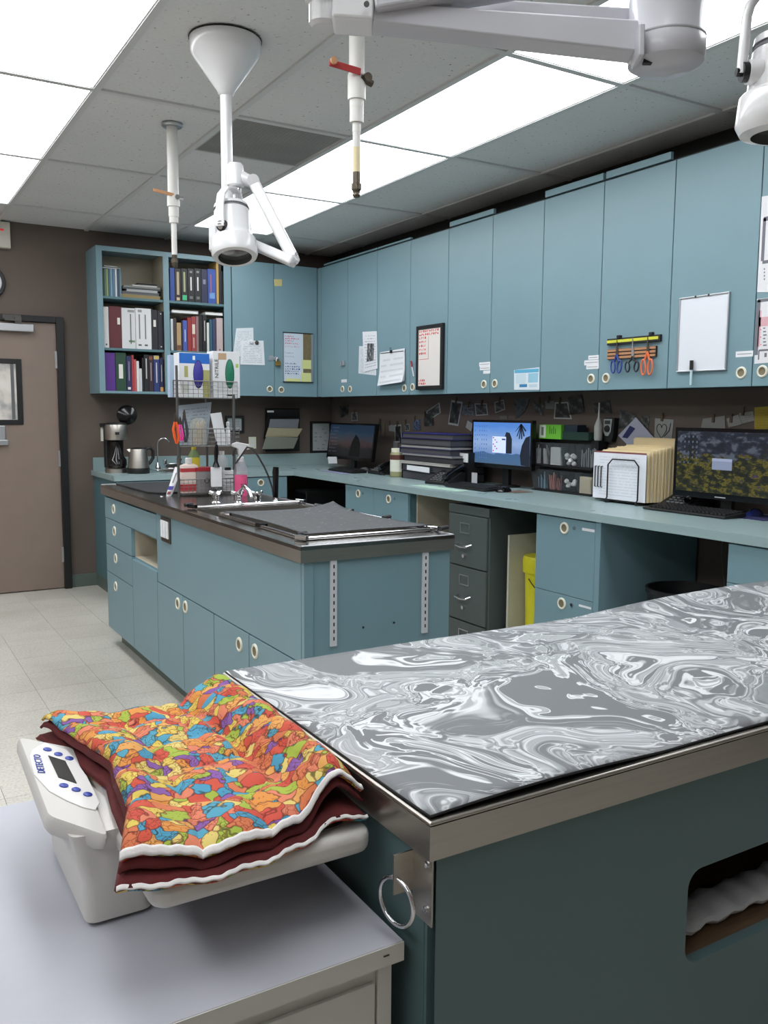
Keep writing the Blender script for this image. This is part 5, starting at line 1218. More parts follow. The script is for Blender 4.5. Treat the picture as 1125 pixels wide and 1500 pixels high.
# ================================================================== LAMP 2 (near, cut by the frame)
dn = 1.22
l2 = thing('exam_lamp', 'large near exam lamp arm crossing the top of the picture', 'lamp', onD(470, -60, dn))
nv_ = CR @ Vector((0, -1, 0)); rv = CR @ Vector((1, 0, 0)); uv_ = CR @ Vector((0, 0, 1))
def seg_(pa, pb, w1, w2, name, m_=lamp_white, bev=.006, parent=l2, w1b=None):
    pa, pb = Vector(pa), Vector(pb); d = (pb - pa).normalized(); n_ = nv_; s_ = d.cross(n_).normalized(); n2 = s_.cross(d).normalized()
    w1b = w1 if w1b is None else w1b
    R_ = [[p + s_ * w * a + n2 * w2 * b for a, b in ((-1, -1), (1, -1), (1, 1), (-1, 1))] for p, w in ((pa, w1), (pb, w1b))]
    return MB().rings(R_, smooth=False).build(name, m_, parent, bevel=bev, seg=3)
# joint block at the left with the pole going up
pj = onD(512, 14, dn)
pol = onD(474, 8, dn + .02)
MB().cyl((pol.x, pol.y, pol.z - .012), (pol.x, pol.y, ZC - .001), .021, n=24).build('pole', lamp_white, l2)
MB().lathe((pol.x, pol.y, pol.z - .03), [(.016, 0), (.021, .005), (.021, .03), (.026, .034), (.026, .09)], 28).build('swivel_block', white_pl, l2)
seg_(onD(488, 18, dn), onD(548, 22, dn), .020, .024, 'knuckle', lamp_white, .005)
seg_(onD(546, 27, dn), onD(932, 62, dn + .02), .014, .018, 'lower_channel', lamp_dimmed, .003, w1b=.0225)
seg_(onD(548, 12, dn - .01), onD(760, -22, dn), .012, .02, 'upper_link', lamp_dimmed, .005)
seg_(onD(600, 4, dn + .05), onD(940, 40, dn + .05), .006, .014, 'cover_rail', lamp_grey, .003, w1b=.02)
MB().cyl(onD(537, 6, dn - .032), onD(537, 6, dn - .029), .004, n=12).build('bolt', mat('grey_band', (120, 120, 124), .5), l2)
hc = onD(977, 66, dn + .03)
hz = Vector((0, 0, 1)); 
hx_ = (hz * .96 + rv * .0).normalized()
zb_ = onD(975, 92, dn + .03)
MB().lathe(zb_ - Vector((0, 0, .012)), [(.01, -.0), (.040, .002), (.0525, .010), (.054, .016), (.054, .040), (.0535, .041), (.0535, .100), (.044, .112), (.03, .114)], 44).build('joint_housing', lamp_dimmed, l2)
MB().lathe(zb_ - Vector((0, 0, .012)), [(.0543, .0395), (.0546, .041), (.0543, .0425)], 44, caps=False).build('housing_seam', lamp_grey, l2)
q = zb_ - Vector((0, 0, .0095)) - (CR @ Vector((1, 0, 0))) * .033 + nv_ * .024
MB().obox(q, rv * .006, nv_ * .004, uv_ * .004).build('cable_slot', black, l2)
fr = zb_ + Vector((0, 0, .06)) + nv_ * .0536
MB().obox(zb_ + Vector((0, 0, .086)) + (nv_ * .72 + rv * .69).normalized() * .0535, rv * .008 - nv_ * .008, (nv_ + rv).normalized() * .0006, uv_ * .0015).obox(zb_ + Vector((0, 0, .078)) + (nv_ * .72 + rv * .69).normalized() * .0535, rv * .008 - nv_ * .008, (nv_ + rv).normalized() * .0006, uv_ * .0015).build('rating_label', mat('grey_ink', (130, 130, 130), .6), l2)
seg_(onD(935, 45, dn - .0), onD(934, 92, dn), .004, .02, 'end_bracket', lamp_dimmed, .002)
seg_(zb_ + Vector((0, 0, .10)), onD(1010, -80, dn + .05), .02, .02, 'second_link', lamp_white, .005)
# right head
d3 = 1.5
h3b = onD(1142, 190, d3); ax3 = (Vector((0, 0, 1)) + rv * .03).normalized(); k3 = d3 / FL
hd3 = MB().lathe(h3b, [(.046, -.012), (.064, -.008), (.073, .008), (.070, .052), (.067, .056), (.058, .062), (.058, .066), (.054, .128), (.051, .130), (.051, .136), (.054, .138), (.052, .150), (.02, .156)], 44, ax3, caps=False).build('lamp_head', lamp_white, l2)
MB().lathe(h3b, [(.046, -.012), (.044, .004), (.0, .008)], 32, ax3, caps=False).build('lens', mat('lens_glass', (80, 82, 80), .08), hd3)
MB().lathe(h3b, [(.0545, .129), (.0515, .1305), (.0515, .1355), (.0545, .137)], 40, ax3, caps=False).build('seam_band', mat('grey_band', (120, 120, 124), .5), hd3)
pv = onD(1086, 106, d3 - .02)
MB().cyl(pv, pv + rv * .012, .016, n=20).build('pivot_washer', black, hd3)
MB().cyl(pv + rv * .010, pv + rv * .03, .019, .023, n=20).build('pivot_boss', lamp_white, hd3)
MB().cyl(pv - rv * .009, pv + rv * .0, .007, n=12).build('bolt', black, hd3)
yk3 = [pv + uv_ * -.004, onD(1090, 70, d3 - .02), onD(1094, 25, d3 - .02), onD(1099, 8, d3 - .02), onD(1109, -6, d3 - .02), onD(1130, -12, d3), onD(1170, -10, d3 + .02), onD(1196, 20, d3 + .03), onD(1199, 100, d3 + .03)]
sd = rv
o = MB().tube(yk3, .0085, 12).build('yoke', lamp_white, l2)
MB().cyl(onD(1142, -12, d3), onD(1142, -90, d3), .014, n=18).build('yoke_stem', lamp_white, l2)
seg_(onD(1142, -90, d3), onD(1010, -80, dn + .05), .018, .018, 'head_link', lamp_white, .005)

# ================================================================== GAS DROPS
def drop(base, px_rows, label, hx_dir, hcol, sc_=1.0, flange=True):
    """px_rows: list of (y pixel, radius m) from the top down"""
    t = thing('gas_drop', label, 'pipe', (base.x, base.y, ZC), 'pipe drops from the ceiling')
    dd_ = (CR.transposed() @ (Vector((base.x, base.y, 2.3)) - CP)).y
    def zz(y):
        lo, hi = 1.2, 2.9
        for _ in range(40):
            m_ = (lo + hi) / 2; v = CR.transposed() @ (Vector((base.x, base.y, m_)) - CP); py_ = 750 - FL * v.z / v.y
            if py_ > y: lo = m_
            else: hi = m_
        return (lo + hi) / 2
    prof = []
    zs_ = [ZC - .002] + [zz(y) for y, r in px_rows[1:]]
    for i in range(len(px_rows) - 1):
        r = px_rows[i][1]; prof += [(r, zs_[i]), (r, zs_[i + 1] + .0001)]
    MB().lathe((base.x, base.y, 0), prof, 24).build('pvc_pipe', pvc, t)
    return t, zz
t, zz = drop(Vector((1.359, 4.259, 0)), [(182, .026), (288, .030), (303, .024), (318, .021), (327, .013), (374, .013)], 'white PVC pipe drop left of the center lamp ending above the bookcase', 1, 0)
MB().lathe((1.359, 4.259, ZC - .014), [(.026, 0), (.046, .001), (.05, .006), (.05, .0135)], 28).build('ceiling_flange', alu, t)
MB().lathe((1.359, 4.259, zz(392)), [(.010, 0), (.014, .006), (.014, .02), (.017, .022), (.017, .04), (.012, .042), (.0135, .06)], 12).build('hose_fitting', dark_metal, t)
za = zz(290)
MB().obox((1.359 - .055, 4.235, za + .014), (.050, 0, -.006), (0, .003, 0), (.001, 0, .008)).build('valve_lever', mat('worn_orange', (200, 150, 110), .5), t, bevel=.002)
MB().cyl((1.359 + .01, 4.225, za), (1.359 + .01, 4.26, za), .012, n=14).cyl((1.359 + .0, 4.25, za), (1.359 + .045, 4.25, za), .009, n=12).build('valve_stem', chrome, t)
t, zz = drop(Vector((1.423, 2.560, 0)), [(40, .025), (110, .029), (147, .023), (158, .0225), (180, .0135), (194, .0125), (216, .0118), (254, .0118)], 'white PVC pipe drop with a red valve lever under the near lamp arm', 1, 0)
MB().lathe((1.423, 2.56, zz(254)), [(.0121, 0), (.0121, zz(216) - zz(254))], 20, caps=False).build('yellowed_pipe', mat('yellowed_pvc', (222, 208, 168), .4), t)
MB().lathe((1.423, 2.56, zz(289)), [(.010, 0), (.013, .006), (.011, .012), (.013, .02), (.0165, .024), (.0165, .042), (.0125, .044), (.0125, .078)], 12).build('hose_fitting', dark_metal, t)
MB().lathe((1.423, 2.56, ZC - .014), [(.026, 0), (.046, .001), (.05, .006), (.05, .0135)], 28).build('ceiling_flange', alu, t)
za = zz(116)
MB().obox((1.423 - .055, 2.536, za + .018), (.050, -.012, -.008), (.001, .003, 0), (.001, 0, .011)).build('valve_lever', mat('red_lever', (168, 54, 54), .45), t, bevel=.003)
MB().cyl((1.423 + .022, 2.522, za - .0), (1.423 + .022, 2.56, za - .0), .014, n=14).cyl((1.423, 2.54, za), (1.423 + .045, 2.54, za - .012), .011, n=12).build('valve_stem', dark_metal, t)
MB().cyl((1.423 - .10, 2.522, za + .026), (1.423 - .10, 2.53, za + .026), .011, n=14).build('lever_tip', mat('worn_orange', (200, 150, 110), .5), t)

# ================================================================== THINGS ON THE BACK COUNTER
c = onZ(172, 693, CZ); c = Vector((1.70, 6.70, CZ))
zt_ = onY(175, 622, 6.62).z; cw = .075
cm_ = thing('coffee_maker', 'steel and black drip coffee maker at the left end of the back worktop', 'coffee maker', c)
cx = onY(175, 660, 6.62).x
MB().lathe((cx, 6.70, CZ), [(.088, 0), (.088, .03), (.08, .036)], 32).build('warming_base', steel, cm_)
MB().box(cx - .07, cx + .07, 6.76, 6.82, CZ + .03, zt_ - .02).build('back_column', black, cm_, bevel=.01)
MB().lathe((cx, 6.70, zt_ - .115), [(.08, 0), (.084, .01), (.084, .1), (.078, .115)], 32).build('brew_head', steel, cm_)
MB().lathe((cx, 6.70, zt_), [(.08, 0), (.07, .012), (.03, .016)], 28).build('lid', black, cm_)
zc_ = zt_ - .125
MB().lathe((cx, 6.70, CZ + .037), [(.06, 0), (.074, .02), (.07, .06), (.05, .09), (.048, zc_ - CZ - .04)], 28).build('glass_carafe', mat('dark_carafe_glass', (24, 22, 22), .08), cm_)
MB().tube([(cx - .0, 6.63, CZ + .1), (cx + .01, 6.60, CZ + .1), (cx + .01, 6.60, CZ + .06), (cx, 6.635, CZ + .05)], .006, 8).build('carafe_handle', black, cm_)
MB().box(cx - .03, cx + .0, 6.613, 6.618, zt_ - .075, zt_ - .055).build('display_panel', black, cm_)
# raised black filter lid disc behind
c = onY(187, 608, 6.78)
t = thing('skillet', 'round glossy black fan shaped lid standing behind the coffee maker', 'lid', (c.x, 6.80, onY(187, 622, 6.78).z))
MB().lathe((c.x, 6.80, c.z), [(.01, -.01), (.066, 0), (.075, .008), (.066, .016), (.01, .022)], 30, (-.3, -1, 0.1)).build('lid_disc', gloss_black, t)
MB().cyl((c.x - .02, 6.8, zt_ + .015), (c.x - .005, 6.8, c.z - .06), .014, n=12).build('lid_stem', black, t)
c = onY(203, 690, 6.55)
kt = thing('kettle', 'brushed steel electric kettle with a black base beside the coffee maker', 'kettle', (c.x, 6.55, CZ))
zk = onY(203, 657, 6.55).z
MB().lathe((c.x, 6.55, CZ), [(.08, 0), (.082, .005), (.082, .035), (.08, .042)], 32).build('kettle_base', black, kt)
MB().lathe((c.x, 6.55, CZ + .042), [(.08, 0), (.078, .02), (.064, zk - CZ - .06), (.06, zk - CZ - .045)], 32).build('kettle_body', steel, kt)
MB().lathe((c.x, 6.55, zk - .004), [(.06, 0), (.05, .008), (.02, .012)], 28).build('kettle_lid', black, kt)
MB().tube([(c.x + .055, 6.55, zk - .004), (c.x + .09, 6.55, zk + .004), (c.x + .112, 6.55, zk - .02), (c.x + .112, 6.55, zk - .07), (c.x + .09, 6.55, zk - .105), (c.x + .072, 6.55, zk - .12)], .012, 12).build('kettle_handle', black, kt)
MB().prism([(c.x - .062, 6.54, zk - .03), (c.x - .085, 6.55, zk - .005), (c.x - .06, 6.55, zk - .002), (c.x - .06, 6.56, zk - .03)], (0, .01, 0)).build('spout', steel, kt)
# outlets and switches on the wall
def plate(x0_, y0_, x1_, y1_, Y, label, dup=True):
    a = onY(x0_, y0_, Y); b = onY(x1_, y1_, Y)
    t = thing('wall_outlet', label, 'outlet', ((a.x + b.x) / 2, Y - .003, b.z))
    MB().box(a.x, b.x, Y - .006, Y - .0005, b.z, a.z).build('cover_plate', cream, t, bevel=.001)
    for k in (.28, .68): MB().box(a.x + (b.x - a.x) * .3, a.x + (b.x - a.x) * .7, Y - .008, Y - .006, b.z + (a.z - b.z) * (k - .1), b.z + (a.z - b.z) * (k + .1)).build('socket', paper, t)
plate(147, 624, 157, 646, YB, 'cream wall switch plate behind the coffee maker')
MB_ = onY(146, 622, YB)
t = recentre(MB().box(MB_.x, MB_.x + .075, YB - .05, YB - .0065, MB_.z - .02, MB_.z + .012).build('plug_adapter', black, None, bevel=.003)); tag(t, 'small black plug adapter at the top of the switch plate', 'plug')
plate(364, 640, 375, 657, YB, 'cream outlet on the back wall above the spray bottle')
# framed sign on back wall behind rack
def framed(x0_, y0_, x1_, y1_, label, Y=YB, fm=black, pm=None, th=.018, bw=.02):
    a = onY(x0_, y0_, Y - th); b = onY(x1_, y1_, Y - th)
    t = thing('framed_print', label, 'picture frame', ((a.x + b.x) / 2, Y - th / 2, b.z))
    MB().box(a.x, b.x, Y - th, Y - .001, a.z - bw, a.z).box(a.x, b.x, Y - th, Y - .001, b.z, b.z + bw).box(a.x, a.x + bw, Y - th, Y - .001, b.z + bw, a.z - bw).box(b.x - bw, b.x, Y - th, Y - .001, b.z + bw, a.z - bw).build('frame', fm, t)
    MB().sheet((a.x + bw, Y - .006, b.z + bw), (b.x - bw, Y - .006, b.z + bw), (b.x - bw, Y - .006, a.z - bw), (a.x + bw, Y - .006, a.z - bw)).build('print', pm, t)
framed(330, 609, 358, 634, 'black framed small print behind the wire rack', pm=print_mat('frame_print_a', (176, 184, 186), (60, 70, 70), 5, .3))
framed(455, 617, 486, 663, 'black framed sheet of small drawings left of the corner monitor', pm=print_mat('frame_print_b', (170, 176, 178), (84, 90, 94), 7, .35, .12, .85, 7))
# wall file organiser
t = thing('wall_file_rack', 'black mesh wall file rack with three tilted pockets of papers', 'file rack', onY(412, 660, YB))
rk = [((388, 598), (438, 598), (436, 624), (386, 624)), ((386, 616), (440, 616), (434, 648), (384, 650))]
mesh_m = mat('black_mesh', (28, 28, 30), .6)
def tray_(px4, dy0, dy1, name, m_, th=.003):
    q = [onY(x, y, YB - (dy0 if k in (2, 3) else dy1)) for k, (x, y) in enumerate(px4)]
    # order: TL TR BR BL -> BL BR TR TL
    return MB().sheet(q[3], q[2], q[1], q[0], th).build(name, m_, t)
MB().box(onY(388, 600, YB).x, onY(438, 600, YB).x, YB - .012, YB - .001, onY(410, 661, YB).z, onY(410, 598, YB).z).build('back_frame', mesh_m, t)
for (tp, bt, lx, rx) in ((600, 628, 389, 437), (612, 643, 386, 438), (628, 659, 385, 436)):
    tray_(((lx + 5, tp), (rx + 2, tp), (rx - 4, bt), (lx, bt)), .03, .11, 'pocket_front', mesh_m)
    a = onY(lx, bt, YB); b = onY(rx - 4, bt, YB); MB().box(a.x, b.x, YB - .035, YB - .012, a.z - .002, a.z).build('pocket_floor', mesh_m, t)
for (px4, c_, lab) in ((((396, 614), (438, 614), (436, 630), (393, 630)), (120, 124, 132), 'grey folder in the upper pocket of the wall file rack'), (((393, 627), (443, 628), (436, 640), (389, 640)), (168, 158, 130), 'manila folders in the middle pocket of the wall file rack'), (((390, 640), (437, 641), (430, 657), (384, 658)), (124, 126, 116), 'grey green papers in the lowest pocket of the wall file rack')):
    q = [onY(x, y, YB - (.135 if k < 2 else .118)) for k, (x, y) in enumerate(px4)]
    nr = Vector((0, -1, 0))
    tag(recentre(MB().sheet(q[3], q[2], q[1], q[0], .006).build('folder', mat('fold_%d_%d_%d' % c_, c_, .7), None)), lab, 'folder', 'folders in the wall file rack')
a = onY(392, 602, YB - .125); 
MB().box(a.x, a.x + .06, YB - .118, YB - .116, a.z - .012, a.z + .004).build('pocket_label', paper, t)

# ================================================================== THINGS ON CABINET DOORS
def door_sheet(px4, label, m_, plane='X', v=DX, name='paper_sheet', cat='paper', off=.0015, th=.0012, curl=0):
    """px4: TL TR BR BL pixels"""
    f_ = (lambda x, y: onX(x, y, v - off)) if plane == 'X' else (lambda x, y: onY(x, y, v - off))
    q = [f_(x, y) for x, y in px4]
    return tag(recentre(MB().sheet(q[3], q[2], q[1], q[0], th).build(name, m_, None)), label, cat)
pr1 = print_mat('note_print', (214, 220, 226), (120, 126, 136), 20, .6); pr2 = print_mat('letter_print', (222, 226, 232), (110, 114, 124), 14, .7)
door_sheet(((346, 481), (371, 480), (372, 520), (341, 523)), 'tilted printed sheet pinned behind another on the back wall cabinet', pr1, 'Y', BY)
door_sheet(((353, 499), (386, 499), (388, 535), (352, 534)), 'printed sheet held by two magnets on the back wall cabinet', pr2, 'Y', BY, off=.004)
for (x, y, c_, lab) in ((368, 501, white_pl, 'white round magnet on the printed sheet, the left one'), (376, 502, dark_metal, 'dark round magnet on the printed sheet, the right one')):
    p = onY(x, y, BY - .004); tag(recentre(MB().lathe((p.x, BY - .0043, p.z), [(.016, 0), (.017, .006), (.012, .012), (.002, .014)], 18, (0, -1, 0)).build('round_magnet', c_, None)), lab, 'magnet')
door_sheet(((401, 409), (413, 409), (413, 419), (402, 419)), 'small yellowed square sticker high on the back wall cabinet', mat('yellowed_card', (196, 184, 128), .7), 'Y', BY, 'sticker', 'sticker')
# combo whiteboard / cork board on the back wall cabinet
a = onY(415, 486, BY - .012); b = onY(459, 561, BY - .012)
t = thing('notice_board', 'half cork half white board with handwriting and yellow notes on the back cabinet', 'board', ((a.x + b.x) / 2, BY - .006, b.z))
MB().box(a.x, b.x, BY - .012, BY - .0005, b.z, b.z + .008).box(a.x, b.x, BY - .012, BY - .0005, a.z - .008, a.z).build('dark_rails', black, t)
MB().box(a.x, a.x + .006, BY - .012, BY - .0005, b.z + .008, a.z - .008).box(b.x - .02, b.x, BY - .012, BY - .0005, b.z + .008, a.z - .008).build('side_rails', alu, t)
xm = a.x + (b.x - a.x) * .66
MB().box(a.x + .006, xm, BY - .009, BY - .001, b.z + .008, a.z - .008).build('white_half', mat('whiteboard', (206, 216, 228), .25), t)
MB().box(xm, b.x - .02, BY - .009, BY - .001, b.z + .008, a.z - .008).build('cork_half', mat('cork', (118, 106, 78), .9, var=.2, vscale=60), t)
pink = mat('pink_marker', (190, 70, 110), .6); bl = mat('blue_marker', (44, 60, 130), .6); rdm = mat('red_marker', (206, 60, 56), .6)
def scrib(x0, z, w_, h, m_, par, Y=BY - .0096, seed=0, n=7):
    q = MB(); rn = random.Random(seed); x = x0
    for k in range(n):
        ww = w_ / n
        q.box(x, x + ww * .25, Y, Y + .0005, z, z + h * rn.uniform(.6, 1)).box(x + ww * .25, x + ww * rn.uniform(.5, .75), Y, Y + .0005, z + h * rn.choice((0, .4, .8)), z + h * rn.choice((0, .4, .8)) + h * .2); x += ww
    return q.build('handwriting', m_, par)
wl = xm - a.x
for k, (fz, ln, m_) in enumerate(((.93, .5, pink), (.885, .8, pink), (.84, .5, pink), (.79, .75, pink), (.73, .85, mat('faint_pink', (196, 160, 180), .6)), (.60, .5, mat('faint_ink', (150, 156, 170), .6)), (.53, .5, mat('faint_ink', (150, 156, 170), .6)), (.39, .65, bl), (.33, .85, bl), (.28, .85, bl), (.235, .8, bl), (.19, .8, bl))):
    scrib(a.x + .018, b.z + (a.z - b.z) * fz - .01, wl * ln * .9, .011, m_, t, seed=k)
for k, (x0_, z0_, x1_, z1_) in enumerate(((.62, .28, .93, .46), (.60, .02, .93, .2), (.08, .02, .55, .08))):
    MB().box(a.x + (b.x - a.x) * x0_, a.x + (b.x - a.x) * x1_, BY - .0115 - k * .0003, BY - .0097, b.z + (a.z - b.z) * z0_, b.z + (a.z - b.z) * z1_).build('sticky_note', mat('pale_yellow_note', (214, 218, 150), .7), t)
# right wall doors
door_sheet(((526, 507), (551, 507), (551, 550), (525, 547)), 'white sheet underneath on the second cabinet door pair', pr1, off=.0015)
door_sheet(((531, 486), (552, 485), (553, 540), (533, 545)), 'white flyer with a dark picture on the second cabinet door pair', pr2, off=.005)
p = [onX(x, y, DX - .0068) for x, y in ((538, 503), (548, 503), (547, 528), (537, 530))]
door_sheet(((538, 503), (548, 503), (547, 528), (537, 530)), 'small dark picture printed on the hanging flyer', photo_mat('flyer_pic', (40, 42, 46), (90, 92, 96), (160, 160, 160), 4), off=.0066, th=.0004, name='picture_print', cat='picture')
# wall calendar with curled bottom
cal = thing('wall_calendar', 'white monthly calendar clipped to the upper cabinet door', 'calendar', onX(575, 566, DX))
calm = print_mat('calendar_print', (222, 226, 230), (180, 186, 194), 6, .9, .06, .84, 7)
q = [onX(x, y, DX - .006) for x, y in ((557, 516), (593, 510), (594, 558), (556, 564))]
for k in range(3):
    o_ = Vector((-.002 * k, 0, .0)); vv = []; ff = []
    for i in range(9):
        f_ = i / 8
        l = q[0].lerp(q[3], f_); r = q[1].lerp(q[2], f_); cu_ = -.016 * max(0, f_ - .55) ** 1.4 * (k + 1)
        vv += [l + o_ + Vector((cu_, 0, -.003 * k)), r + o_ + Vector((cu_ * 1.8, 0, -.004 * k))]
    m = MB()
    for i in range(8):
        fi = len(m.f); m.add([vv[2 * i + 2], vv[2 * i + 3], vv[2 * i + 1], vv[2 * i]], [(0, 1, 2, 3)])
        m.uv[fi] = [(0, 1 - (i + 1) / 8), (1, 1 - (i + 1) / 8), (1, 1 - i / 8), (0, 1 - i / 8)]
    m.build('calendar_page', calm, cal)
MB().box(DX - .012, DX - .004, q[1].y + .01, q[0].y - .01, q[0].z - .012, q[0].z - .007).build('black_bar', black, cal)
pc = onX(575, 514, DX)
MB().box(DX - .018, DX - .009, pc.y - .012, pc.y + .012, pc.z - .016, pc.z + .004).tube([(DX - .014, pc.y + .008, pc.z), (DX - .02, pc.y + .008, pc.z + .022), (DX - .02, pc.y - .008, pc.z + .022), (DX - .014, pc.y - .008, pc.z)], .0015, 6).build('binder_clip', black, cal)
# pen hanging
a = onX(602, 529, DX - .008); b = onX(606, 551, DX - .008)
t = thing('marker_pen', 'white and red pen hanging between the calendar and the framed board', 'pen', b)
MB().cyl(b, a.lerp(b, .4), .005, n=10).build('barrel', white_pl, t); MB().cyl(a.lerp(b, .4), a, .0055, n=10).build('cap', mat('dark_red_lid', (150, 34, 44), .4), t)
# black framed whiteboard
def wboard(px4, label, fm, bw, th, wm, off=0):
    """frame on X plane: TL TR BR BL"""
    zt0 = (onX(*px4[0], DX - th).z + onX(*px4[1], DX - th).z) / 2; zb0 = (onX(*px4[2], DX - th).z + onX(*px4[3], DX - th).z) / 2
    y1 = (onX(*px4[0], DX - th).y + onX(*px4[3], DX - th).y) / 2; y0 = (onX(*px4[1], DX - th).y + onX(*px4[2], DX - th).y) / 2
    t = thing('whiteboard', label, 'whiteboard', (DX - th / 2, (y0 + y1) / 2, zb0))
    MB().box(DX - th, DX - .0005, y0, y1, zt0 - bw, zt0).box(DX - th, DX - .0005, y0, y1, zb0, zb0 + bw).box(DX - th, DX - .0005, y0, y0 + bw, zb0 + bw, zt0 - bw).box(DX - th, DX - .0005, y1 - bw, y1, zb0 + bw, zt0 - bw).build('frame', fm, t, bevel=.002)
    MB().box(DX - th + .005, DX - .001, y0 + bw, y1 - bw, zb0 + bw, zt0 - bw).build('board', wm, t)
    return t, y0 + bw, y1 - bw, zb0 + bw, zt0 - bw, DX - th + .005
wbm = mat('whiteboard', (206, 216, 228), .25)
t, y0, y1, z0, z1, xf = wboard(((609, 478), (648, 473), (647, 571), (609, 570)), 'black framed whiteboard with red handwriting on an upper cabinet door', black, .026, .022, mat('cream_whiteboard', (226, 220, 216), .3))
def scribX(ya, z, w_, h, m_, par, x, seed=0, n=7):
    q = MB(); rn = random.Random(seed); y = ya
    for k in range(n):
        ww = w_ / n
        q.box(x - .0006, x, y - ww * .25, y, z, z + h * rn.uniform(.6, 1)).box(x - .0006, x, y - ww * rn.uniform(.5, .75), y - ww * .25, z + h * rn.choice((0, .4, .8)), z + h * rn.choice((0, .4, .8)) + h * .15); y -= ww
    return q.build('handwriting', m_, par)
for k in range(2): scribX(y1 - .01, z1 - .02 - k * .022, (y1 - y0) * .9, .015, rdm, t, xf, k, 10)
for k in range(5): scribX(y1 - .01, z1 - .065 - k * .026, (y1 - y0) * .33, .016, rdm, t, xf, 9 + k, 4)
scribX(y1 - .01, z0 + .03, (y1 - y0) * .3, .016, rdm, t, xf, 31, 4); scribX(y1 - .01, z0 + .008, (y1 - y0) * .35, .016, rdm, t, xf, 32, 4)
MB().box(xf - .0006, xf, y1 - .125, y1 - .122, z1 - .2, z1 - .05).box(xf - .0006, xf, y1 - .125, y1 - .01, z1 - .203, z1 - .2).build('red_line', rdm, t)
# plain white board
t, y0, y1, z0, z1, xf = wboard(((992, 437), (1067, 427), (1064, 542), (993, 546)), 'plain blank whiteboard with silver frame on the cabinet door near the camera', alu, .007, .012, mat('blank_whiteboard', (224, 228, 236), .2))
for x_ in (1019, 1038): p = onX(x_, 433, DX - .012); MB().box(DX - .014, DX - .011, p.y - .004, p.y + .004, z1 - .001, z1 + .008).build('hanger', black, t)
a = onX(1013, 528, DX - .02); b = onX(1012, 564, DX - .02)
t = thing('marker_pen', 'dry erase marker with a black cap hanging from the plain whiteboard', 'pen', b)
MB().cyl(b, a.lerp(b, .38), .006, n=12).build('barrel', mat('pale_marker', (190, 214, 220), .4), t); MB().cyl(a.lerp(b, .38), a, .0085, n=12).build('cap', black, t)
# labels on doors
for (x0_, y0_, x1_, y1_, lab) in ((1078, 515, 1103, 522, 'white strip label right of the plain whiteboard'), (862, 521, 877, 526, 'topmost strip label left of the scissors'), (856, 528, 877, 534, 'middle strip label left of the scissors'), (859, 535, 877, 540, 'lowest strip label left of the scissors'), (702, 531, 718, 536, 'topmost strip label on the third cabinet pair'), (703, 537, 718, 541.5, 'middle strip label on the third cabinet pair'), (708, 543, 718, 547, 'shortest, lowest strip label on the third cabinet pair'), (500, 556, 508, 560, 'tiny pale label above the pull of the locked cabinet')):
    a = onX(x0_, y0_, DX - .0006); b = onX(x1_, y1_, DX - .0006)
    t = MB().box(DX - .0008, DX, b.y, a.y, b.z, a.z).build('door_label', paper, None); tag(recentre(t), lab, 'label', 'strip labels on the cabinet doors')
    if x1_ - x0_ > 12:
        o = MB().box(DX - .0011, DX - .0008, b.y + .008, a.y - .008, (a.z + b.z) / 2 - .0015, (a.z + b.z) / 2 + .0015).build('printed_line', mat('grey_ink', (130, 130, 130), .6), t)
# blue white card
t = door_sheet(((753, 542), (790, 538), (790, 571), (753, 571)), 'white and blue printed card at the bottom of an upper cabinet door', mat('card_white', (216, 226, 234), .5), name='printed_card', cat='card')
for (x0_, y0_, x1_, y1_, c_) in ((754, 542, 789, 545, (90, 170, 206)), (756, 548, 770, 562, (196, 216, 226)), (774, 547, 788, 560, (150, 196, 216)), (761, 563, 772, 567, (60, 130, 180)), (775, 563, 787, 567, (190, 210, 220))):
    a = onX(x0_, y0_, DX - .0016); b = onX(x1_, y1_, DX - .0016)
    MB().box(DX - .0021, DX - .0016, b.y, a.y, b.z, a.z).build('printed_block', mat('ink_%d_%d_%d' % c_, c_, .5), t)
# posters at the right edge
t = door_sheet(((1116, 288), (1150, 282), (1142, 428), (1109, 428)), 'upper white printed poster cut by the right edge of the picture', mat('card_white2', (222, 222, 226), .5), name='poster', cat='poster')
ink = mat('dark_ink', (112, 112, 122), .6); pk = mat('pink_band', (214, 166, 176), .6)
def xbar(x0_, y0_, x1_, y1_, m_, par, nm='printed_mark', o_=.0016):
    a = onX(x0_, y0_, DX - o_); b = onX(x1_, y1_, DX - o_); MB().box(DX - o_ - .0005, DX - o_, min(a.y, b.y), max(a.y, b.y), min(a.z, b.z), max(a.z, b.z)).build(nm, m_, par)
xbar(1118, 320, 1119, 382, ink, t); xbar(1119, 318, 1145, 319, ink, t); xbar(1117, 382, 1140, 383, ink, t)
for k in range(4): xbar(1119, 393 + k * 5, 1120.5, 395 + k * 5, ink, t)
t = door_sheet(((1109, 438), (1145, 434), (1140, 530), (1105, 533)), 'lower white printed poster with a pink band at the right edge', mat('card_white2', (222, 222, 226), .5), name='poster', cat='poster')
xbar(1109, 440, 1110, 520, ink, t); xbar(1110, 438.5, 1140, 439.5, ink, t); xbar(1112, 465, 1140, 476, pk, t); xbar(1112, 455, 1112.6, 508, pk, t)
for k in range(6): xbar(1118, 480 + k * 5, 1121 + (k % 3), 481.5 + k * 5, ink, t)
for k in range(3): xbar(1114, 482 + k * 11, 1115, 483.5 + k * 11, rdm, t)
xbar(1111, 513, 1112, 527, ink, t); xbar(1112, 512, 1140, 513, ink, t); xbar(1120, 517, 1123, 523, ink, t)
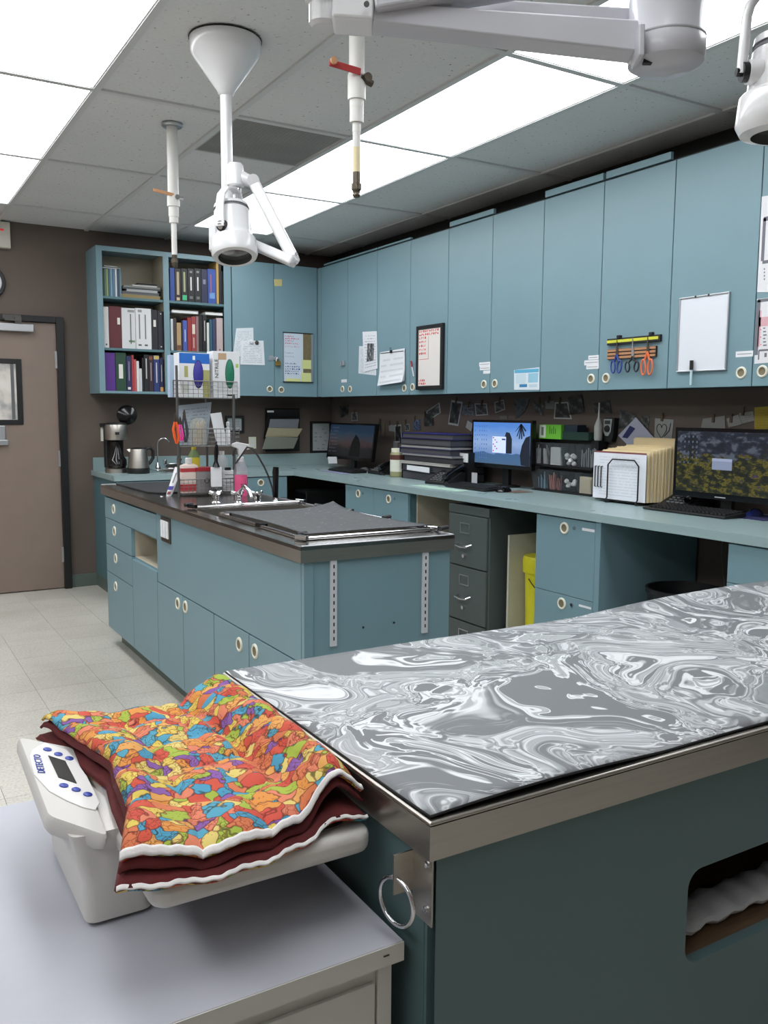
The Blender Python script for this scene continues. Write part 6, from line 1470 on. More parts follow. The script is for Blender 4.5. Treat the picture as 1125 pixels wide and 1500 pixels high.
# scissors on magnetic strips
a = onX(890, 503, DX - .012); b = onX(970, 494, DX - .012)
mk = thing('magnetic_rack', 'yellow and black magnetic tool bar over a wooden one on the cabinet door', 'tool rack', (DX - .01, (a.y + b.y) / 2, 1.66))
a1 = onX(891, 500, DX); 
y1_, y0_ = onX(892, 500, DX).y, onX(970, 494, DX).y
zt1_ = (onX(892, 500, DX).z + onX(969, 494, DX).z) / 2
MB().box(DX - .014, DX - .0005, y0_, y1_, zt1_ - .020, zt1_ + .012).build('black_bar', black, mk, bevel=.001)
MB().box(DX - .0148, DX - .014, y0_ + .012, y1_, zt1_ - .010, zt1_ + .004).build('yellow_stripe', mat('lime_yellow', (206, 208, 60), .5), mk)
y1b, y0b = onX(892, 520, DX).y, onX(963, 516, DX).y; zc1 = (onX(892, 520, DX).z + onX(963, 514, DX).z) / 2
MB().box(DX - .010, DX - .0005, y0b, y1b, zc1 - .026, zc1 + .026).build('black_backing', black, mk)
for k in (-1, 0, 1): MB().box(DX - .014, DX - .010, y0b + .002, y1b, zc1 + k * .018 - .006, zc1 + k * .018 + .006).build('wood_slat', mat('tan_wood', (176, 128, 92), .6), mk)
for x_ in (909, 956): p = onX(x_, 494, DX); MB().box(DX - .018, DX, p.y - .010, p.y + .010, zt1_ + .012, zt1_ + .026).build('hook', black, mk)
def scissors(x, ytip, ypiv, ybot, col, lab, blade_m=None, spread=.022):
    a = onX(x, ytip, DX - .02); p = onX(x, ypiv, DX - .02); b = onX(x, ybot, DX - .02)
    t = thing('scissors', lab, 'scissors', (DX - .02, b.y, b.z), 'scissors hanging on the magnetic bars')
    hm = mat('scissor_%d_%d_%d' % col, col, .35); X_ = DX - .018
    blade_m = blade_m or dark_metal
    MB().prism([(X_, p.y - .009, p.z - .01), (X_, p.y + .009, p.z - .01), (X_, p.y + .008, p.z + .02), (X_, a.y, a.z), (X_, p.y - .008, p.z + .02)], (.003, 0, 0)).build('blades', blade_m, t)
    MB().cyl((X_ - .002, p.y, p.z), (X_, p.y, p.z), .004, n=10).build('pivot', chrome, t)
    hh = p.z - b.z
    for s_ in (-1, 1):
        cz_ = b.z + hh * .36; cy_ = p.y + s_ * spread
        MB().tube([(X_ - .001, cy_ + .014 * math.cos(q_) + s_ * .002 * math.sin(q_), cz_ + hh * .33 * math.sin(q_)) for q_ in np.linspace(0, 2 * pi, 25)[:-1]], .0042, 8, closed=True).build('finger_loop', hm, t)
        MB().tube([(X_, p.y + s_ * .002, p.z + .004), (X_, p.y + s_ * .007, p.z - hh * .15), (X_, cy_ - s_ * .006, cz_ + hh * .28)], [.004, .0055, .0045], 8).build('shank', hm, t)
    return t
scissors(903, 497, 520, 547, (44, 66, 140), 'blue handled scissors, leftmost on the magnetic bars')
scissors(926, 494, 523, 545, (26, 34, 40), 'black looped steel shears, middle of the magnetic bars', alu, .03)
scissors(948, 492, 516, 550, (232, 116, 70), 'orange handled scissors, rightmost on the magnetic bars')

# ================================================================== DESK: monitors, keyboards, phones
def wall_pic(kind):
    m = bpy.data.materials.new('screen_' + kind); m.use_nodes = True; nt = m.node_tree; p = nt.nodes['Principled BSDF']
    p.inputs['Base Color'].default_value = (.01, .01, .01, 1); p.inputs['Roughness'].default_value = .25
    uv = N(nt, 'ShaderNodeUVMap'); sp = N(nt, 'ShaderNodeSeparateXYZ'); nt.links.new(uv.outputs[0], sp.inputs[0])
    no = N(nt, 'ShaderNodeTexNoise'); no.inputs['Scale'].default_value = {'beach': 6, 'meadow': 9, 'sunset': 5}[kind]; no.inputs['Detail'].default_value = 5; nt.links.new(uv.outputs[0], no.inputs['Vector'])
    ad = N(nt, 'ShaderNodeMath', operation='MULTIPLY_ADD'); ad.inputs[1].default_value = {'beach': .18, 'meadow': .5, 'sunset': .4}[kind]; nt.links.new(no.outputs[0], ad.inputs[0])
    nt.links.new(sp.outputs[1], ad.inputs[2])
    st = {'beach': [(0, srgb(84, 104, 128)), (.16, srgb(70, 106, 146)), (.34, srgb(66, 104, 150)), (.36, srgb(120, 152, 206)), (.6, srgb(150, 180, 226)), (.95, srgb(96, 148, 226)), (1, srgb(84, 140, 222))],
          'meadow': [(.2, srgb(30, 34, 20)), (.38, srgb(90, 92, 24)), (.46, srgb(34, 40, 26)), (.52, srgb(84, 62, 110)), (.58, srgb(60, 62, 30)), (.68, srgb(120, 110, 26)), (.78, srgb(28, 34, 28)), (.92, srgb(40, 46, 58)), (1.0, srgb(60, 66, 84))],
          'sunset': [(.2, srgb(14, 14, 18)), (.45, srgb(22, 20, 26)), (.6, srgb(56, 42, 44)), (.75, srgb(48, 50, 60)), (.95, srgb(28, 52, 72)), (1, srgb(22, 44, 66))]}[kind]
    r = ramp(nt, st); nt.links.new(ad.outputs[0], r.inputs[0])
    if kind == 'meadow':
        n2 = N(nt, 'ShaderNodeTexNoise'); n2.inputs['Scale'].default_value = 10; n2.inputs['Detail'].default_value = 9; n2.inputs['Roughness'].default_value = .65; nt.links.new(uv.outputs[0], n2.inputs['Vector'])
        f2 = ramp(nt, [(.38, srgb(20, 24, 18)), (.46, srgb(34, 40, 24)), (.52, srgb(60, 62, 28)), (.56, srgb(126, 116, 34)), (.59, srgb(96, 92, 32)), (.62, srgb(40, 44, 26)), (.65, srgb(96, 74, 128)), (.7, srgb(40, 44, 30))]); nt.links.new(n2.outputs[0], f2.inputs[0])
        n3 = N(nt, 'ShaderNodeTexNoise'); n3.inputs['Scale'].default_value = 9; n3.inputs['Detail'].default_value = 6; nt.links.new(uv.outputs[0], n3.inputs['Vector'])
        f3 = ramp(nt, [(.42, srgb(26, 32, 46)), (.52, srgb(38, 46, 66)), (.62, srgb(96, 104, 118))]); nt.links.new(n3.outputs[0], f3.inputs[0])
        hm = N(nt, 'ShaderNodeMath', operation='MULTIPLY_ADD'); hm.inputs[1].default_value = .5; nt.links.new(no.outputs[0], hm.inputs[0]); nt.links.new(sp.outputs[1], hm.inputs[2])
        st2 = N(nt, 'ShaderNodeMapRange'); st2.inputs[1].default_value = .82; st2.inputs[2].default_value = .9; nt.links.new(hm.outputs[0], st2.inputs[0])
        r = N(nt, 'ShaderNodeMix', data_type='RGBA'); nt.links.new(st2.outputs[0], r.inputs[0]); nt.links.new(f2.outputs[0], r.inputs[6]); nt.links.new(f3.outputs[0], r.inputs[7])
        nt.links.new(r.outputs[2], p.inputs['Emission Color'])
    else: nt.links.new(r.outputs[0], p.inputs['Emission Color'])
    p.inputs['Emission Strength'].default_value = {'beach': .9, 'meadow': .6, 'sunset': .8}[kind]
    return m
def emi(name, col, s_=1.0): return mat(name, col, .4, emit=s_)
def monitor(y0, y1, z0, z1, X, kind, label, tilt=.03, stand=True):
    t = thing('computer_monitor', label, 'monitor', (X + .06, (y0 + y1) / 2, CZ), 'monitors on the desk')
    dx = (z1 - z0) * tilt * 4
    def P(y, f_): return (X + dx * f_, y, z0 + (z1 - z0) * f_)
    bz = .016
    def sl(ya, yb, fa, fb, th, name, m_, off=0, par=t):
        q = [Vector(P(yb, fa)), Vector(P(ya, fa)), Vector(P(ya, fb)), Vector(P(yb, fb))]
        for v_ in q: v_.x -= off
        return MB().sheet(*q, t=th).build(name, m_, par)
    sl(y0, y1, 0, 1, .03, 'monitor_case', gloss_black)
    h = z1 - z0
    sc_ = sl(y0 + bz, y1 - bz, .085, 1 - .05, .001, 'screen', wall_pic(kind), .001)
    if stand:
        yc = (y0 + y1) / 2
        MB().box(X + .045, X + .07, yc - .03, yc + .03, CZ + .01, z0 + .08).build('stand_neck', black, t)
        MB().lathe((X + .06, yc, CZ), [(.085, .0), (.085, .008), (.05, .014)], 28).build('stand_foot', black, t)
    ic = MB()
    R0 = random.Random(len(kind) + int(y0 * 100))
    for i in range(8 if kind != 'meadow' else 6):
        for j in range(6 if kind != 'meadow' else 5):
            if R0.random() < .12: continue
            f_ = 1 - .09 - (i + .3) * (.095 if kind != 'meadow' else .075); yy_ = y1 - bz - .018 - j * .024
            q = [Vector(P(yy_, f_ - .03)), Vector(P(yy_ - .008, f_ - .03)), Vector(P(yy_ - .008, f_)), Vector(P(yy_, f_))]
            for v_ in q: v_.x -= .0025
            ic.sheet(*q, t=.0004)
    ic.build('desktop_icons', emi('icon_glow_' + kind, (84, 120, 186) if kind == 'beach' else (80, 86, 100), .22), t)['kind'] = 'stuff'
    def patch(u0, u1, f0, f1, m_, name, off=.003):
        ya = y1 - bz - (y1 - y0 - 2 * bz) * u0; yb = y1 - bz - (y1 - y0 - 2 * bz) * u1
        return sl(yb, ya, f0, f1, .0004, name, m_, off)
    def blob(pts, m_, name, off=.002):
        q = []
        for (u, f_) in pts:
            y = y1 - bz - (y1 - y0 - 2 * bz) * u; v_ = Vector(P(y, f_)); v_.x -= off; q.append(v_)
        MB().prism(q, (.0004, 0, 0)).build(name, m_, t)
    return t, patch, blob
XM = 3.47
a = onX(692, 614, XM); b = onX(780, 617, XM); zlo = (onX(690, 682, XM).z + onX(775, 690, XM).z) / 2
t, patch, blob = monitor(b.y, a.y, zlo, (a.z + b.z) / 2, XM, 'beach', 'black monitor with a bright blue beach wallpaper in the middle of the desk', .0)
rk_ = mat('dark_rock_pixels', (18, 26, 40), .5, emit=.5)
blob([(.86, .1), (1, .08), (1, .7), (.93, .66), (.87, .5), (.84, .3)], rk_, 'rock_image'); blob([(.56, .32), (.70, .32), (.70, .62), (.66, .74), (.60, .76), (.56, .6)], rk_, 'rock_image')
for k in range(6):
    an = -2.6 + k * .42; blob([(.84, .93), (.84 + .10 * math.cos(an) - .008, .93 + .32 * math.sin(an)), (.84 + .10 * math.cos(an) + .012, .93 + .32 * math.sin(an) + .02), (.86, .93)], rk_, 'palm_image')
patch(.36, .60, .32, .66, emi('dialog_pale', (180, 190, 220), .8), 'dialog_window')
q_r = emi('dialog_red', (150, 40, 80), .8)
for k in range(7): patch(.37 + (k % 3) * .03, .39 + (k % 3) * .03, .62 - k * .045, .645 - k * .045, q_r, 'dialog_dots', .0036)
patch(.53, .59, .59, .62, emi('dialog_ink', (40, 46, 90), .6), 'dialog_logo', .0036)
a = onX(990, 626, XM); bz_ = onX(985, 725, XM).z
t, patch, blob = monitor(a.y - .56, a.y, bz_, a.z, XM, 'meadow', 'large black monitor with a dark flower meadow wallpaper at the right edge', .0)
patch(.40, .61, .42, .58, emi('dialog_grey', (110, 118, 140), .6), 'dialog_window'); patch(.40, .61, .54, .575, emi('dialog_bar', (130, 138, 160), .6), 'dialog_title', .0036)
yc = a.y - .28; MB().box(XM - .0016, XM - .0008, yc - .03, yc + .03, bz_ + .009, bz_ + .014).build('maker_mark', mat('silver_ink', (170, 170, 176), .4), t)
# corner monitor
XC = 3.40
a = onX(484, 619, XC + .04); b = onX(550, 619, XC + .04); zlo = onX(478, 670, XC).z
t, patch, blob = monitor(onX(544, 680, XC).y, onX(478, 672, XC).y, zlo, a.z, XC, 'sunset', 'black monitor with a dark sunset wallpaper in the room corner', .035)
blob([(.5, .1), (.75, .1), (.74, .45), (.68, .62), (.62, .7), (.55, .5)], mat('black_silhouette', (8, 8, 10), .5), 'tree_image')
# sticky note on corner monitor
p = [onX(x, y, XC - .004) for x, y in ((480, 669), (493, 669), (494, 679), (481, 679))]
tag(recentre(MB().sheet(p[3], p[2], p[1], p[0], .0006).build('sticky_note', paper, None)), 'pale sticky note on the lower edge of the corner monitor', 'note')
def keyboard(cx, cy, label, L_=.44, W_=.14, rot=0.0):
    t = thing('keyboard', label, 'keyboard', (cx, cy, CZ), 'keyboards on the desk')
    t.rotation_euler = (0, 0, rot)
    MB().prism([(-W_ / 2, -L_ / 2, .002), (W_ / 2, -L_ / 2, .002), (W_ / 2, -L_ / 2, .024), (-W_ / 2, -L_ / 2, .012)], (0, L_, 0)).build('keyboard_case', black, t, bevel=.003, local=True)
    m = MB()
    for i in range(6):
        for j in range(20):
            x = W_ / 2 - .014 - i * .021; y = -L_ / 2 + .016 + j * (L_ - .03) / 20; z = .012 + .012 * (x + W_ / 2) / W_
            m.box(x - .008, x + .008, y, y + .0165, z, z + .007)
    m.build('keys', mat('key_black', (34, 34, 37), .5), t, local=True)['kind'] = 'stuff'
    return t
p = onZ(1005, 753, CZ); keyboard(3.375, 2.78, 'black keyboard in front of the meadow wallpaper monitor', .48, .15)
keyboard(3.24, 4.33, 'black keyboard in front of the blue beach monitor', .42, .14)
p = onZ(497, 689, CZ); keyboard(3.27, 6.02, 'black keyboard on the desk in front of the corner monitor', .40, .13)
def mouse(x, y, lab, m_=gloss_black):
    t = thing('mouse', lab, 'mouse', (x, y, CZ + .003))
    R_ = []
    for k in range(9):
        f_ = k / 8; w_ = .03 * math.sin(pi * (.12 + .8 * f_)) + .004; h_ = .03 * math.sin(pi * (.1 + .75 * f_)) + .003
        R_.append([(x - .05 + .1 * f_, y + w_ * math.cos(q_), CZ + .003 + max(0, h_ * math.sin(q_))) for q_ in np.linspace(0, 2 * pi, 15)[:-1]])
    MB().rings(R_).build('mouse_shell', m_, t)
    MB().cyl((x - .03, y - .003, CZ + .03), (x - .03, y + .003, CZ + .03), .007, n=12).build('scroll_wheel', rubber, t)
p = onZ(529, 691, CZ); mouse(p.x + .03, p.y, 'grey mouse beside the corner keyboard', mat('grey_shell', (90, 94, 98), .25))
p = onZ(1105, 756, CZ); mouse(p.x + .0, p.y, 'dark blue mouse at the right end of the desk', mat('blue_shell', (34, 44, 100), .2))
a = onZ(1100, 758, CZ)
tag(recentre(MB().box(a.x - .07, a.x + .13, a.y - .12, a.y + .1, CZ + .0005, CZ + .0028).build('mouse_pad', mat('navy_pad', (36, 38, 84), .8), None)), 'navy mouse pad at the right end of the desk', 'mouse pad')
p = onZ(508, 690, CZ)
tag(recentre(MB().box(3.12, 3.19, 5.80, 6.2, CZ + .0005, CZ + .0015).build('paper_sheet', mat('lilac_paper', (150, 150, 190), .7), None)), 'lilac paper strip on the desk before the corner keyboard', 'paper')
p = onZ(690, 717, CZ)
tag(recentre(MB().box(3.02, 3.13, 4.22, 4.72, CZ + .0005, CZ + .0015).build('paper_sheet', mat('green_white_paper', (176, 206, 190), .7, var=.15, vscale=12), None)), 'green and white paper under the front of the middle keyboard', 'paper')
p = onZ(748, 717, CZ)
tag(recentre(MB().box(3.28, 3.42, 3.98, 4.10, CZ + .0005, CZ + .003).build('notepad', mat('brown_card', (110, 92, 84), .8), None)), 'small brown card lying right of the middle keyboard', 'card')
mouse(3.27, 4.07, 'black mouse right of the middle keyboard')
def phone(cx, cy, lab, rot):
    t = thing('desk_phone', lab, 'phone', (cx, cy, CZ), 'black desk phones'); t.rotation_euler = (0, 0, rot)
    MB().prism([(-.09, -.1, 0), (.09, -.1, 0), (.09, -.1, .075), (.05, -.1, .08), (-.09, -.1, .02)], (0, .2, 0)).build('phone_base', black, t, bevel=.004, local=True)
    m = MB()
    for i in range(5):
        for j in range(4):
            x = -.07 + i * .022; y = -.03 + j * .028; z = .02 + (.06 / .14) * (x + .09) + .002
            m.box(x - .007, x + .007, y - .01, y + .01, z - .003, z + .004)
    m.build('buttons', mat('grey_buttons', (104, 106, 108), .5), t, local=True)['kind'] = 'stuff'
    MB().obox((.065, .03, .086), (.018, 0, .004), (0, .05, 0), (-.001, 0, .003)).build('phone_display', mat('lcd_dark', (52, 50, 50), .12), t, local=True)
    MB().tube([(-.085, -.075, .045), (-.06, -.075, .06), (.0, -.075, .088), (.06, -.075, .108), (.088, -.075, .108)], [.022, .02, .015, .02, .024], 12).build('handset', gloss_black, t, local=True)
    MB().tube([(-.085, -.075 - .0, .03)] + [(-.1 - .002 * k + .008 * math.sin(k * 1.6), -.08 - .012 * k, .012 + .006 * math.cos(k * 1.6)) for k in range(12)] + [(-.08, -.2, .012), (-.05, -.12, .01)], .0035, 6).build('handset_cord', black, t, local=True)
phone(3.42, 5.70, 'black desk phone between the corner monitor and the jar', 0)
phone(3.30, 4.72, 'black desk phone right of the stacked binders', .2)
phone(3.55, 2.96, 'black desk phone between the file sorter and the meadow monitor', 0)
# jar
p = onZ(583, 696, CZ)
jx, jy = 3.36, onX(583, 690, 3.36).y
t = thing('plastic_jar', 'cream food jar with white lid and pale label beside the binder stack', 'jar', (jx, jy, CZ))
jt = onX(582, 657, jx).z
MB().lathe((jx, jy, CZ), [(.052, 0), (.058, .006), (.058, jt - CZ - .04), (.05, jt - CZ - .025)], 32).build('jar_body', mat('olive_plastic', (150, 148, 110), .3), t)
MB().lathe((jx, jy, CZ + .04), [(.0586, 0), (.0586, .085)], 32, caps=False).build('paper_label', mat('cream_label', (220, 222, 206), .6), t)
MB().lathe((jx, jy, CZ + .126), [(.0588, 0), (.0588, .035)], 32, caps=False).build('brown_band', mat('brown_ink', (92, 52, 44), .5), t)
MB().lathe((jx, jy, jt - .026), [(.05, 0), (.05, .026), (.046, .028)], 28).build('jar_lid', mat('ivory_lid', (228, 226, 206), .4), t)
# binder stack
z = CZ; rs = random.Random(3)
stk = [(.045, (26, 26, 32), 'black binder at the bottom of the desk stack'), (.036, (22, 22, 26), 'second black binder up the desk stack'), (.014, (196, 190, 186), 'stack of pale papers in the desk pile'), (.03, (24, 24, 28), 'black tray in the middle of the desk stack'), (.012, (120, 120, 126), 'grey folder in the middle of the desk stack'), (.028, (38, 38, 90), 'navy binder in the middle of the desk stack'), (.016, (90, 90, 104), 'slate folder above the navy binder'), (.034, (24, 24, 30), 'black binder second from the top of the desk stack'), (.028, (44, 44, 120), 'blue binder on top of the desk stack')]
sy0, sy1 = onX(678, 690, 3.4).y, onX(597, 690, 3.4).y
ztop = onX(630, 634, 3.4).z; kz = (ztop - CZ) / sum(s_[0] + .0008 for s_ in stk)
for (h, c_, lab) in stk:
    h *= kz; dy = rs.uniform(-.02, .02); dx = rs.uniform(-.012, .012)
    t = thing('binder', lab, 'binder', (3.45, (sy0 + sy1) / 2, z), 'binders stacked on the desk')
    y0 = sy0 + dy + .03; y1 = sy1 + dy - .02; x0 = 3.33 + dx; x1 = 3.60 + dx
    cm = mat('cover_%d_%d_%d' % c_, c_, .4)
    MB().box(x0, x1, y0, y1, z + .0005, z + .003).box(x0, x1, y0, y1, z + h - .003, z + h).box(x0, x1, y1 - .003, y1, z + .003, z + h - .003).build('cover', cm, t)
    MB().box(x0 + .006, x1 - .006, y0 + .008, y1 - .006, z + .0032, z + h - .0045).build('pages', mat('page_edge', (196, 196, 192), .8) if h < .02 * kz else mat('dark_pages', (70, 70, 76), .8), t)
    z += h + .0008
a = onX(594, 653, 3.32); b2 = onX(630, 690, 3.32)
p = [onX(x, y, 3.312) for x, y in ((596, 681), (629, 685), (629, 693), (596, 688))]
tag(recentre(MB().sheet(p[3], p[2], p[1], p[0], .0006).build('paper_label', paper, None)), 'white handwritten label on the lower binders of the stack', 'label')
# small white card holder by monitor 2
p = onX(680, 668, 3.42)
t = thing('card_holder', 'small white stacked cards left of the blue beach monitor', 'card holder', (3.46, p.y, CZ))
MB().box(3.42, 3.48, p.y - .05, p.y + .05, CZ, onX(680, 663, 3.42).z).build('stand', black, t)
MB().box(3.415, 3.42, p.y - .045, p.y + .045, onX(680, 677, 3.42).z, onX(680, 664, 3.42).z).build('cards', paper, t)
p = onX(695, 700, 3.38)
tag(recentre(MB().box(3.378, 3.382, p.y - .028, p.y + .028, CZ + .001, CZ + .085).build('folded_card', mat('pale_grey_card', (176, 178, 182), .7), None)), 'pale folded card standing below the blue beach monitor', 'card')
# drawer organiser
XO = 3.53
oy1, oy0 = onX(779, 700, XO).y, onX(866, 700, XO).y; zto = onX(800, 643, XO).z; zmid = CZ + (zto - CZ) * .50
og = thing('bin_organizer', 'black rack of eight clear tilt-out bins holding swabs and cotton', 'organizer', (3.59, (oy0 + oy1) / 2, CZ))
MB().box(XO + .06, XR - .015, oy0, oy1, CZ, zto).box(XO + .0, XO + .06, oy0, oy1, CZ, CZ + .008).box(XO + .0, XO + .06, oy0, oy1, zmid - .008, zmid).build('rack_frame', black, og)
clear = mat('clear_bin', (96, 102, 108), .05, alpha=.16)
cont = [('white_pads', (206, 206, 206)), ('white_rolls', (196, 198, 200)), ('cotton_balls', (222, 222, 222)), ('syringes', (150, 154, 158)), ('swab_packs', (140, 168, 186)), ('red_caps', (176, 120, 110)), ('cotton_wads', (224, 224, 222)), ('gauze_squares', (206, 196, 170))]
wd = (oy1 - oy0) / 4
for r in range(2):
    z0 = (zmid if r == 0 else CZ + .008) + .002; h = (zto - z0 - .006) if r == 0 else (zmid - .008 - z0 - .004)
    for k in range(4):
        ya = oy1 - k * wd - .003; yb = ya - wd + .006
        bn = MB().prism([(XO + .058, ya, z0), (XO + .015, ya, z0), (XO - .012, ya, z0 + h * .86), (XO + .058, ya, z0 + h * .9)], (0, -.0015, 0)).prism([(XO + .058, yb, z0), (XO + .015, yb, z0), (XO - .012, yb, z0 + h * .86), (XO + .058, yb, z0 + h * .9)], (0, .0015, 0)).prism([(XO + .0145, ya, z0), (XO + .0145, yb, z0), (XO - .0125, yb, z0 + h * .86), (XO - .0125, ya, z0 + h * .86)], (.0015, 0, 0)).box(XO - .016, XO - .004, yb, ya, z0 + h * .86, z0 + h * .90).build('clear_bin', clear, og)
        nm, c_ = cont[r * 4 + k]
        m = MB(); rn = random.Random(r * 4 + k); cm = mat('bin_' + nm, c_, .7)
        if nm in ('cotton_balls', 'cotton_wads'):
            for _ in range(9):
                x, y, z = XO + rn.uniform(.015, .045), rn.uniform(yb + .016, ya - .016), z0 + rn.uniform(.014, h * .55); m.lathe((x, y, z - .014), [(.004, 0), (.013, .006), (.015, .014), (.012, .022), (.003, .028)], 10)
        elif nm in ('white_rolls', 'gauze_squares'):
            m.box(XO + .018, XO + .05, yb + .012, ya - .014, z0 + .002, z0 + h * .72)
            m.box(XO + .014, XO + .018, yb + .016, ya - .02, z0 + .004, z0 + h * .6)
        else:
            for _ in range(14):
                y = rn.uniform(yb + .012, ya - .012); x = XO + rn.uniform(.018, .045); m.cyl((x, y, z0 + .004), (x - .008 + rn.uniform(0, .01), y + rn.uniform(-.008, .008), z0 + h * rn.uniform(.45, .8)), .0035, n=6)
        m.build(nm, cm, bn)['kind'] = 'stuff'
# boxes on the organiser
ga, gb = onX(788, 625, XO), onX(820, 625, XO)
zg = zto + .001
t = thing('green_carton', 'lime green carton with a white panel on top of the bin organizer', 'box', (3.58, (ga.y + gb.y) / 2, zg))
MB().box(XO + .01, XO + .11, gb.y, ga.y, zg, onX(800, 622, XO).z).build('carton', mat('lime_green', (112, 190, 60), .5), t)
MB().box(XO + .0092, XO + .01, ga.y - .06, ga.y - .004, zg + .006, onX(800, 622, XO).z - .003).build('white_panel', mat('pale_green', (214, 224, 206), .5), t)
MB().box(XO + .0086, XO + .0092, ga.y - .042, ga.y - .022, zg + .02, zg + .07).build('printed_mark', ink, t)
q = MB()
for k in range(4): q.box(XO + .0092, XO + .01, ga.y - .10 - k * .016, ga.y - .094 - k * .016, zg + .03, zg + .075 - (k % 2) * .012)
q.build('printed_letters', mat('dark_green_ink', (50, 110, 30), .6), t)
cb_, cc_ = onX(822, 630, XO), onX(858, 636, XO)
t = thing('dark_carton', 'dark blue and green carton right of the lime green one', 'box', (3.58, (cb_.y + cc_.y) / 2, zg))
MB().box(XO + .02, XO + .11, cc_.y, gb.y - .004, zg, zg + .045).build('carton', mat('dark_green_card', (28, 58, 50), .5), t)
MB().box(XO + .03, XO + .1, (cb_.y + cc_.y) / 2, gb.y - .006, zg + .045, zg + .085).build('upper_carton', mat('dark_blue_card', (32, 48, 66), .5), t)
# wall-mounted: syringe bottle and dark thermometer
p = onX(874, 640, 3.6); p.y -= .012
t = thing('nozzle_bottle', 'white long nozzle squeeze bottle standing behind the file sorter', 'bottle', (3.60, p.y, zto))
zn0 = onX(872, 645, 3.6).z; zn1 = onX(873, 590, 3.6).z
MB().box(3.575, 3.64, p.y - .03, p.y + .026, CZ, zn0 - .002).build('stand_block', black, t)
MB().lathe((3.60, p.y, zn0), [(.02, 0), (.024, .01), (.024, .08), (.014, .11), (.006, .13), (.004, zn1 - zn0 - .004), (.0055, zn1 - zn0)], 20).build('bottle_body', mat('dull_white_plastic', (190, 190, 186), .4), t)
p0_, p1_ = onX(883, 612, 3.62), onX(897, 648, 3.62)
t = thing('wall_timer', 'grey and black handheld device with a round dial on the wall', 'device', (3.64, (p0_.y + p1_.y) / 2, p1_.z))
MB().prism([(3.62, p0_.y, p1_.z + .02), (3.62, p0_.y - .012, p1_.z), (3.62, p1_.y + .012, p1_.z), (3.62, p1_.y, p1_.z + .03), (3.62, p1_.y - .01, p0_.z), (3.62, p0_.y - .01, p0_.z)], (.039, 0, 0)).build('device_body', black, t, bevel=.003)
cy = (p0_.y + p1_.y) / 2
MB().prism([(3.617, cy + .028, p0_.z - .006), (3.617, cy - .034, p0_.z - .006), (3.617, cy - .026, p1_.z + .06), (3.617, cy - .008, p1_.z + .035), (3.617, cy + .014, p1_.z + .035), (3.617, cy + .03, p1_.z + .06)], (.003, 0, 0)).build('grey_face', mat('silver_face', (160, 164, 164), .3), t)
MB().lathe((3.617, cy, p1_.z + .075), [(.02, 0), (.018, .006), (.01, .008)], 20, (-1, 0, 0)).build('dial', black, t)
MB().box(3.6155, 3.617, cy - .022, cy + .02, p0_.z - .035, p0_.z - .015).build('readout', mat('readout_pale', (60, 64, 66), .3), t)
# file sorter
XS = 3.40
sy1_, sy0_ = onX(869, 700, XS).y, onX(946, 700, XS).y; zts = onX(900, 664, XS).z; zbs = CZ + .018
fs_ = thing('file_sorter', 'black wire file sorter standing on the desk full of folders', 'file sorter', ((XS + 3.6) / 2, (sy0_ + sy1_) / 2, CZ))
for x_ in (XS - .02, XS + .205):
    ya, yb = onX(894, 700, XS).y, onX(939, 700, XS).y; za = onX(910, 673, XS).z
    MB().tube([(x_ - .008, ya + .01, CZ + .004), (x_, ya, CZ + .03), (x_, ya, za - .03), (x_, ya - .03, za), (x_, yb + .03, za), (x_, yb, za - .03), (x_, yb, CZ + .03), (x_ - .008, yb + .01, CZ + .004)], .004, 8).build('wire_hoop', black, fs_)
for y_ in (onX(894, 700, XS).y, onX(939, 700, XS).y): MB().cyl((XS - .03, y_, CZ + .005), (XS + .215, y_, CZ + .005), .004, n=8).build('base_wire', black, fs_)
MB().box(XS - .002, XS + .2, sy0_ + .05, sy1_ - .02, CZ + .0095, CZ + .013).build('base_tray', black, fs_)
pf = print_mat('front_form_print', (224, 226, 234), (186, 190, 200), 16, .8, .12, .95, 40)
cols = [('white printed form at the front of the file sorter', (224, 226, 234), 0, 0), ('dark red folder behind the front form', (120, 60, 66), .006, .004)]
ff = [(XS, .0012, sy0_, sy1_, zbs, zts, pf, 'white printed form at the front of the file sorter', 'form'), (XS + .006, .003, sy0_ + .01, sy1_ + .0, zbs, zts + .008, mat('dull_red_card', (128, 70, 74), .7), 'dull red folder behind the front form', 'folder')]
man = mat('manila', (222, 202, 158), .7, var=.04); man2 = mat('manila_light', (232, 216, 176), .7)
for k in range(9):
    ff.append((XS + .018 + k * .021, .011 if k % 2 else .008, sy0_ - .002 - k * .004, sy1_ - .04 - k * .012, zbs, zts + .016 + k * .0045 + (.03 if k > 6 else 0) + (.004 if k % 2 else 0), man if k % 2 else man2, 'manila folder number %s from the front of the file sorter' % ['one', 'two', 'three', 'four', 'five', 'six', 'seven', 'eight', 'nine'][k], 'folder'))
for (x, th, ya, yb, za, zb2, m_, lab, nm) in ff:
    if nm == 'form':
        tag(recentre(MB().sheet((x, yb, za), (x, ya, za), (x, ya, zb2), (x, yb, zb2), th).build('paper_form', m_, None)), lab, 'paper'); continue
    t = thing('folder', lab, 'folder', (x, (ya + yb) / 2, za), 'folders in the file sorter')
    MB().box(x, x + .0012, ya, yb, za, zb2 - .006).box(x + th, x + th + .0012, ya, yb, za, zb2).box(x + .0012, x + th, ya + .004, yb, za, za + .0012).build('cover', m_, t, bevel=.0)
    MB().box(x + .0014, x + th - .0002, ya + .006, yb - .006, za + .0016, zb2 - .014).build('pages', paper, t)
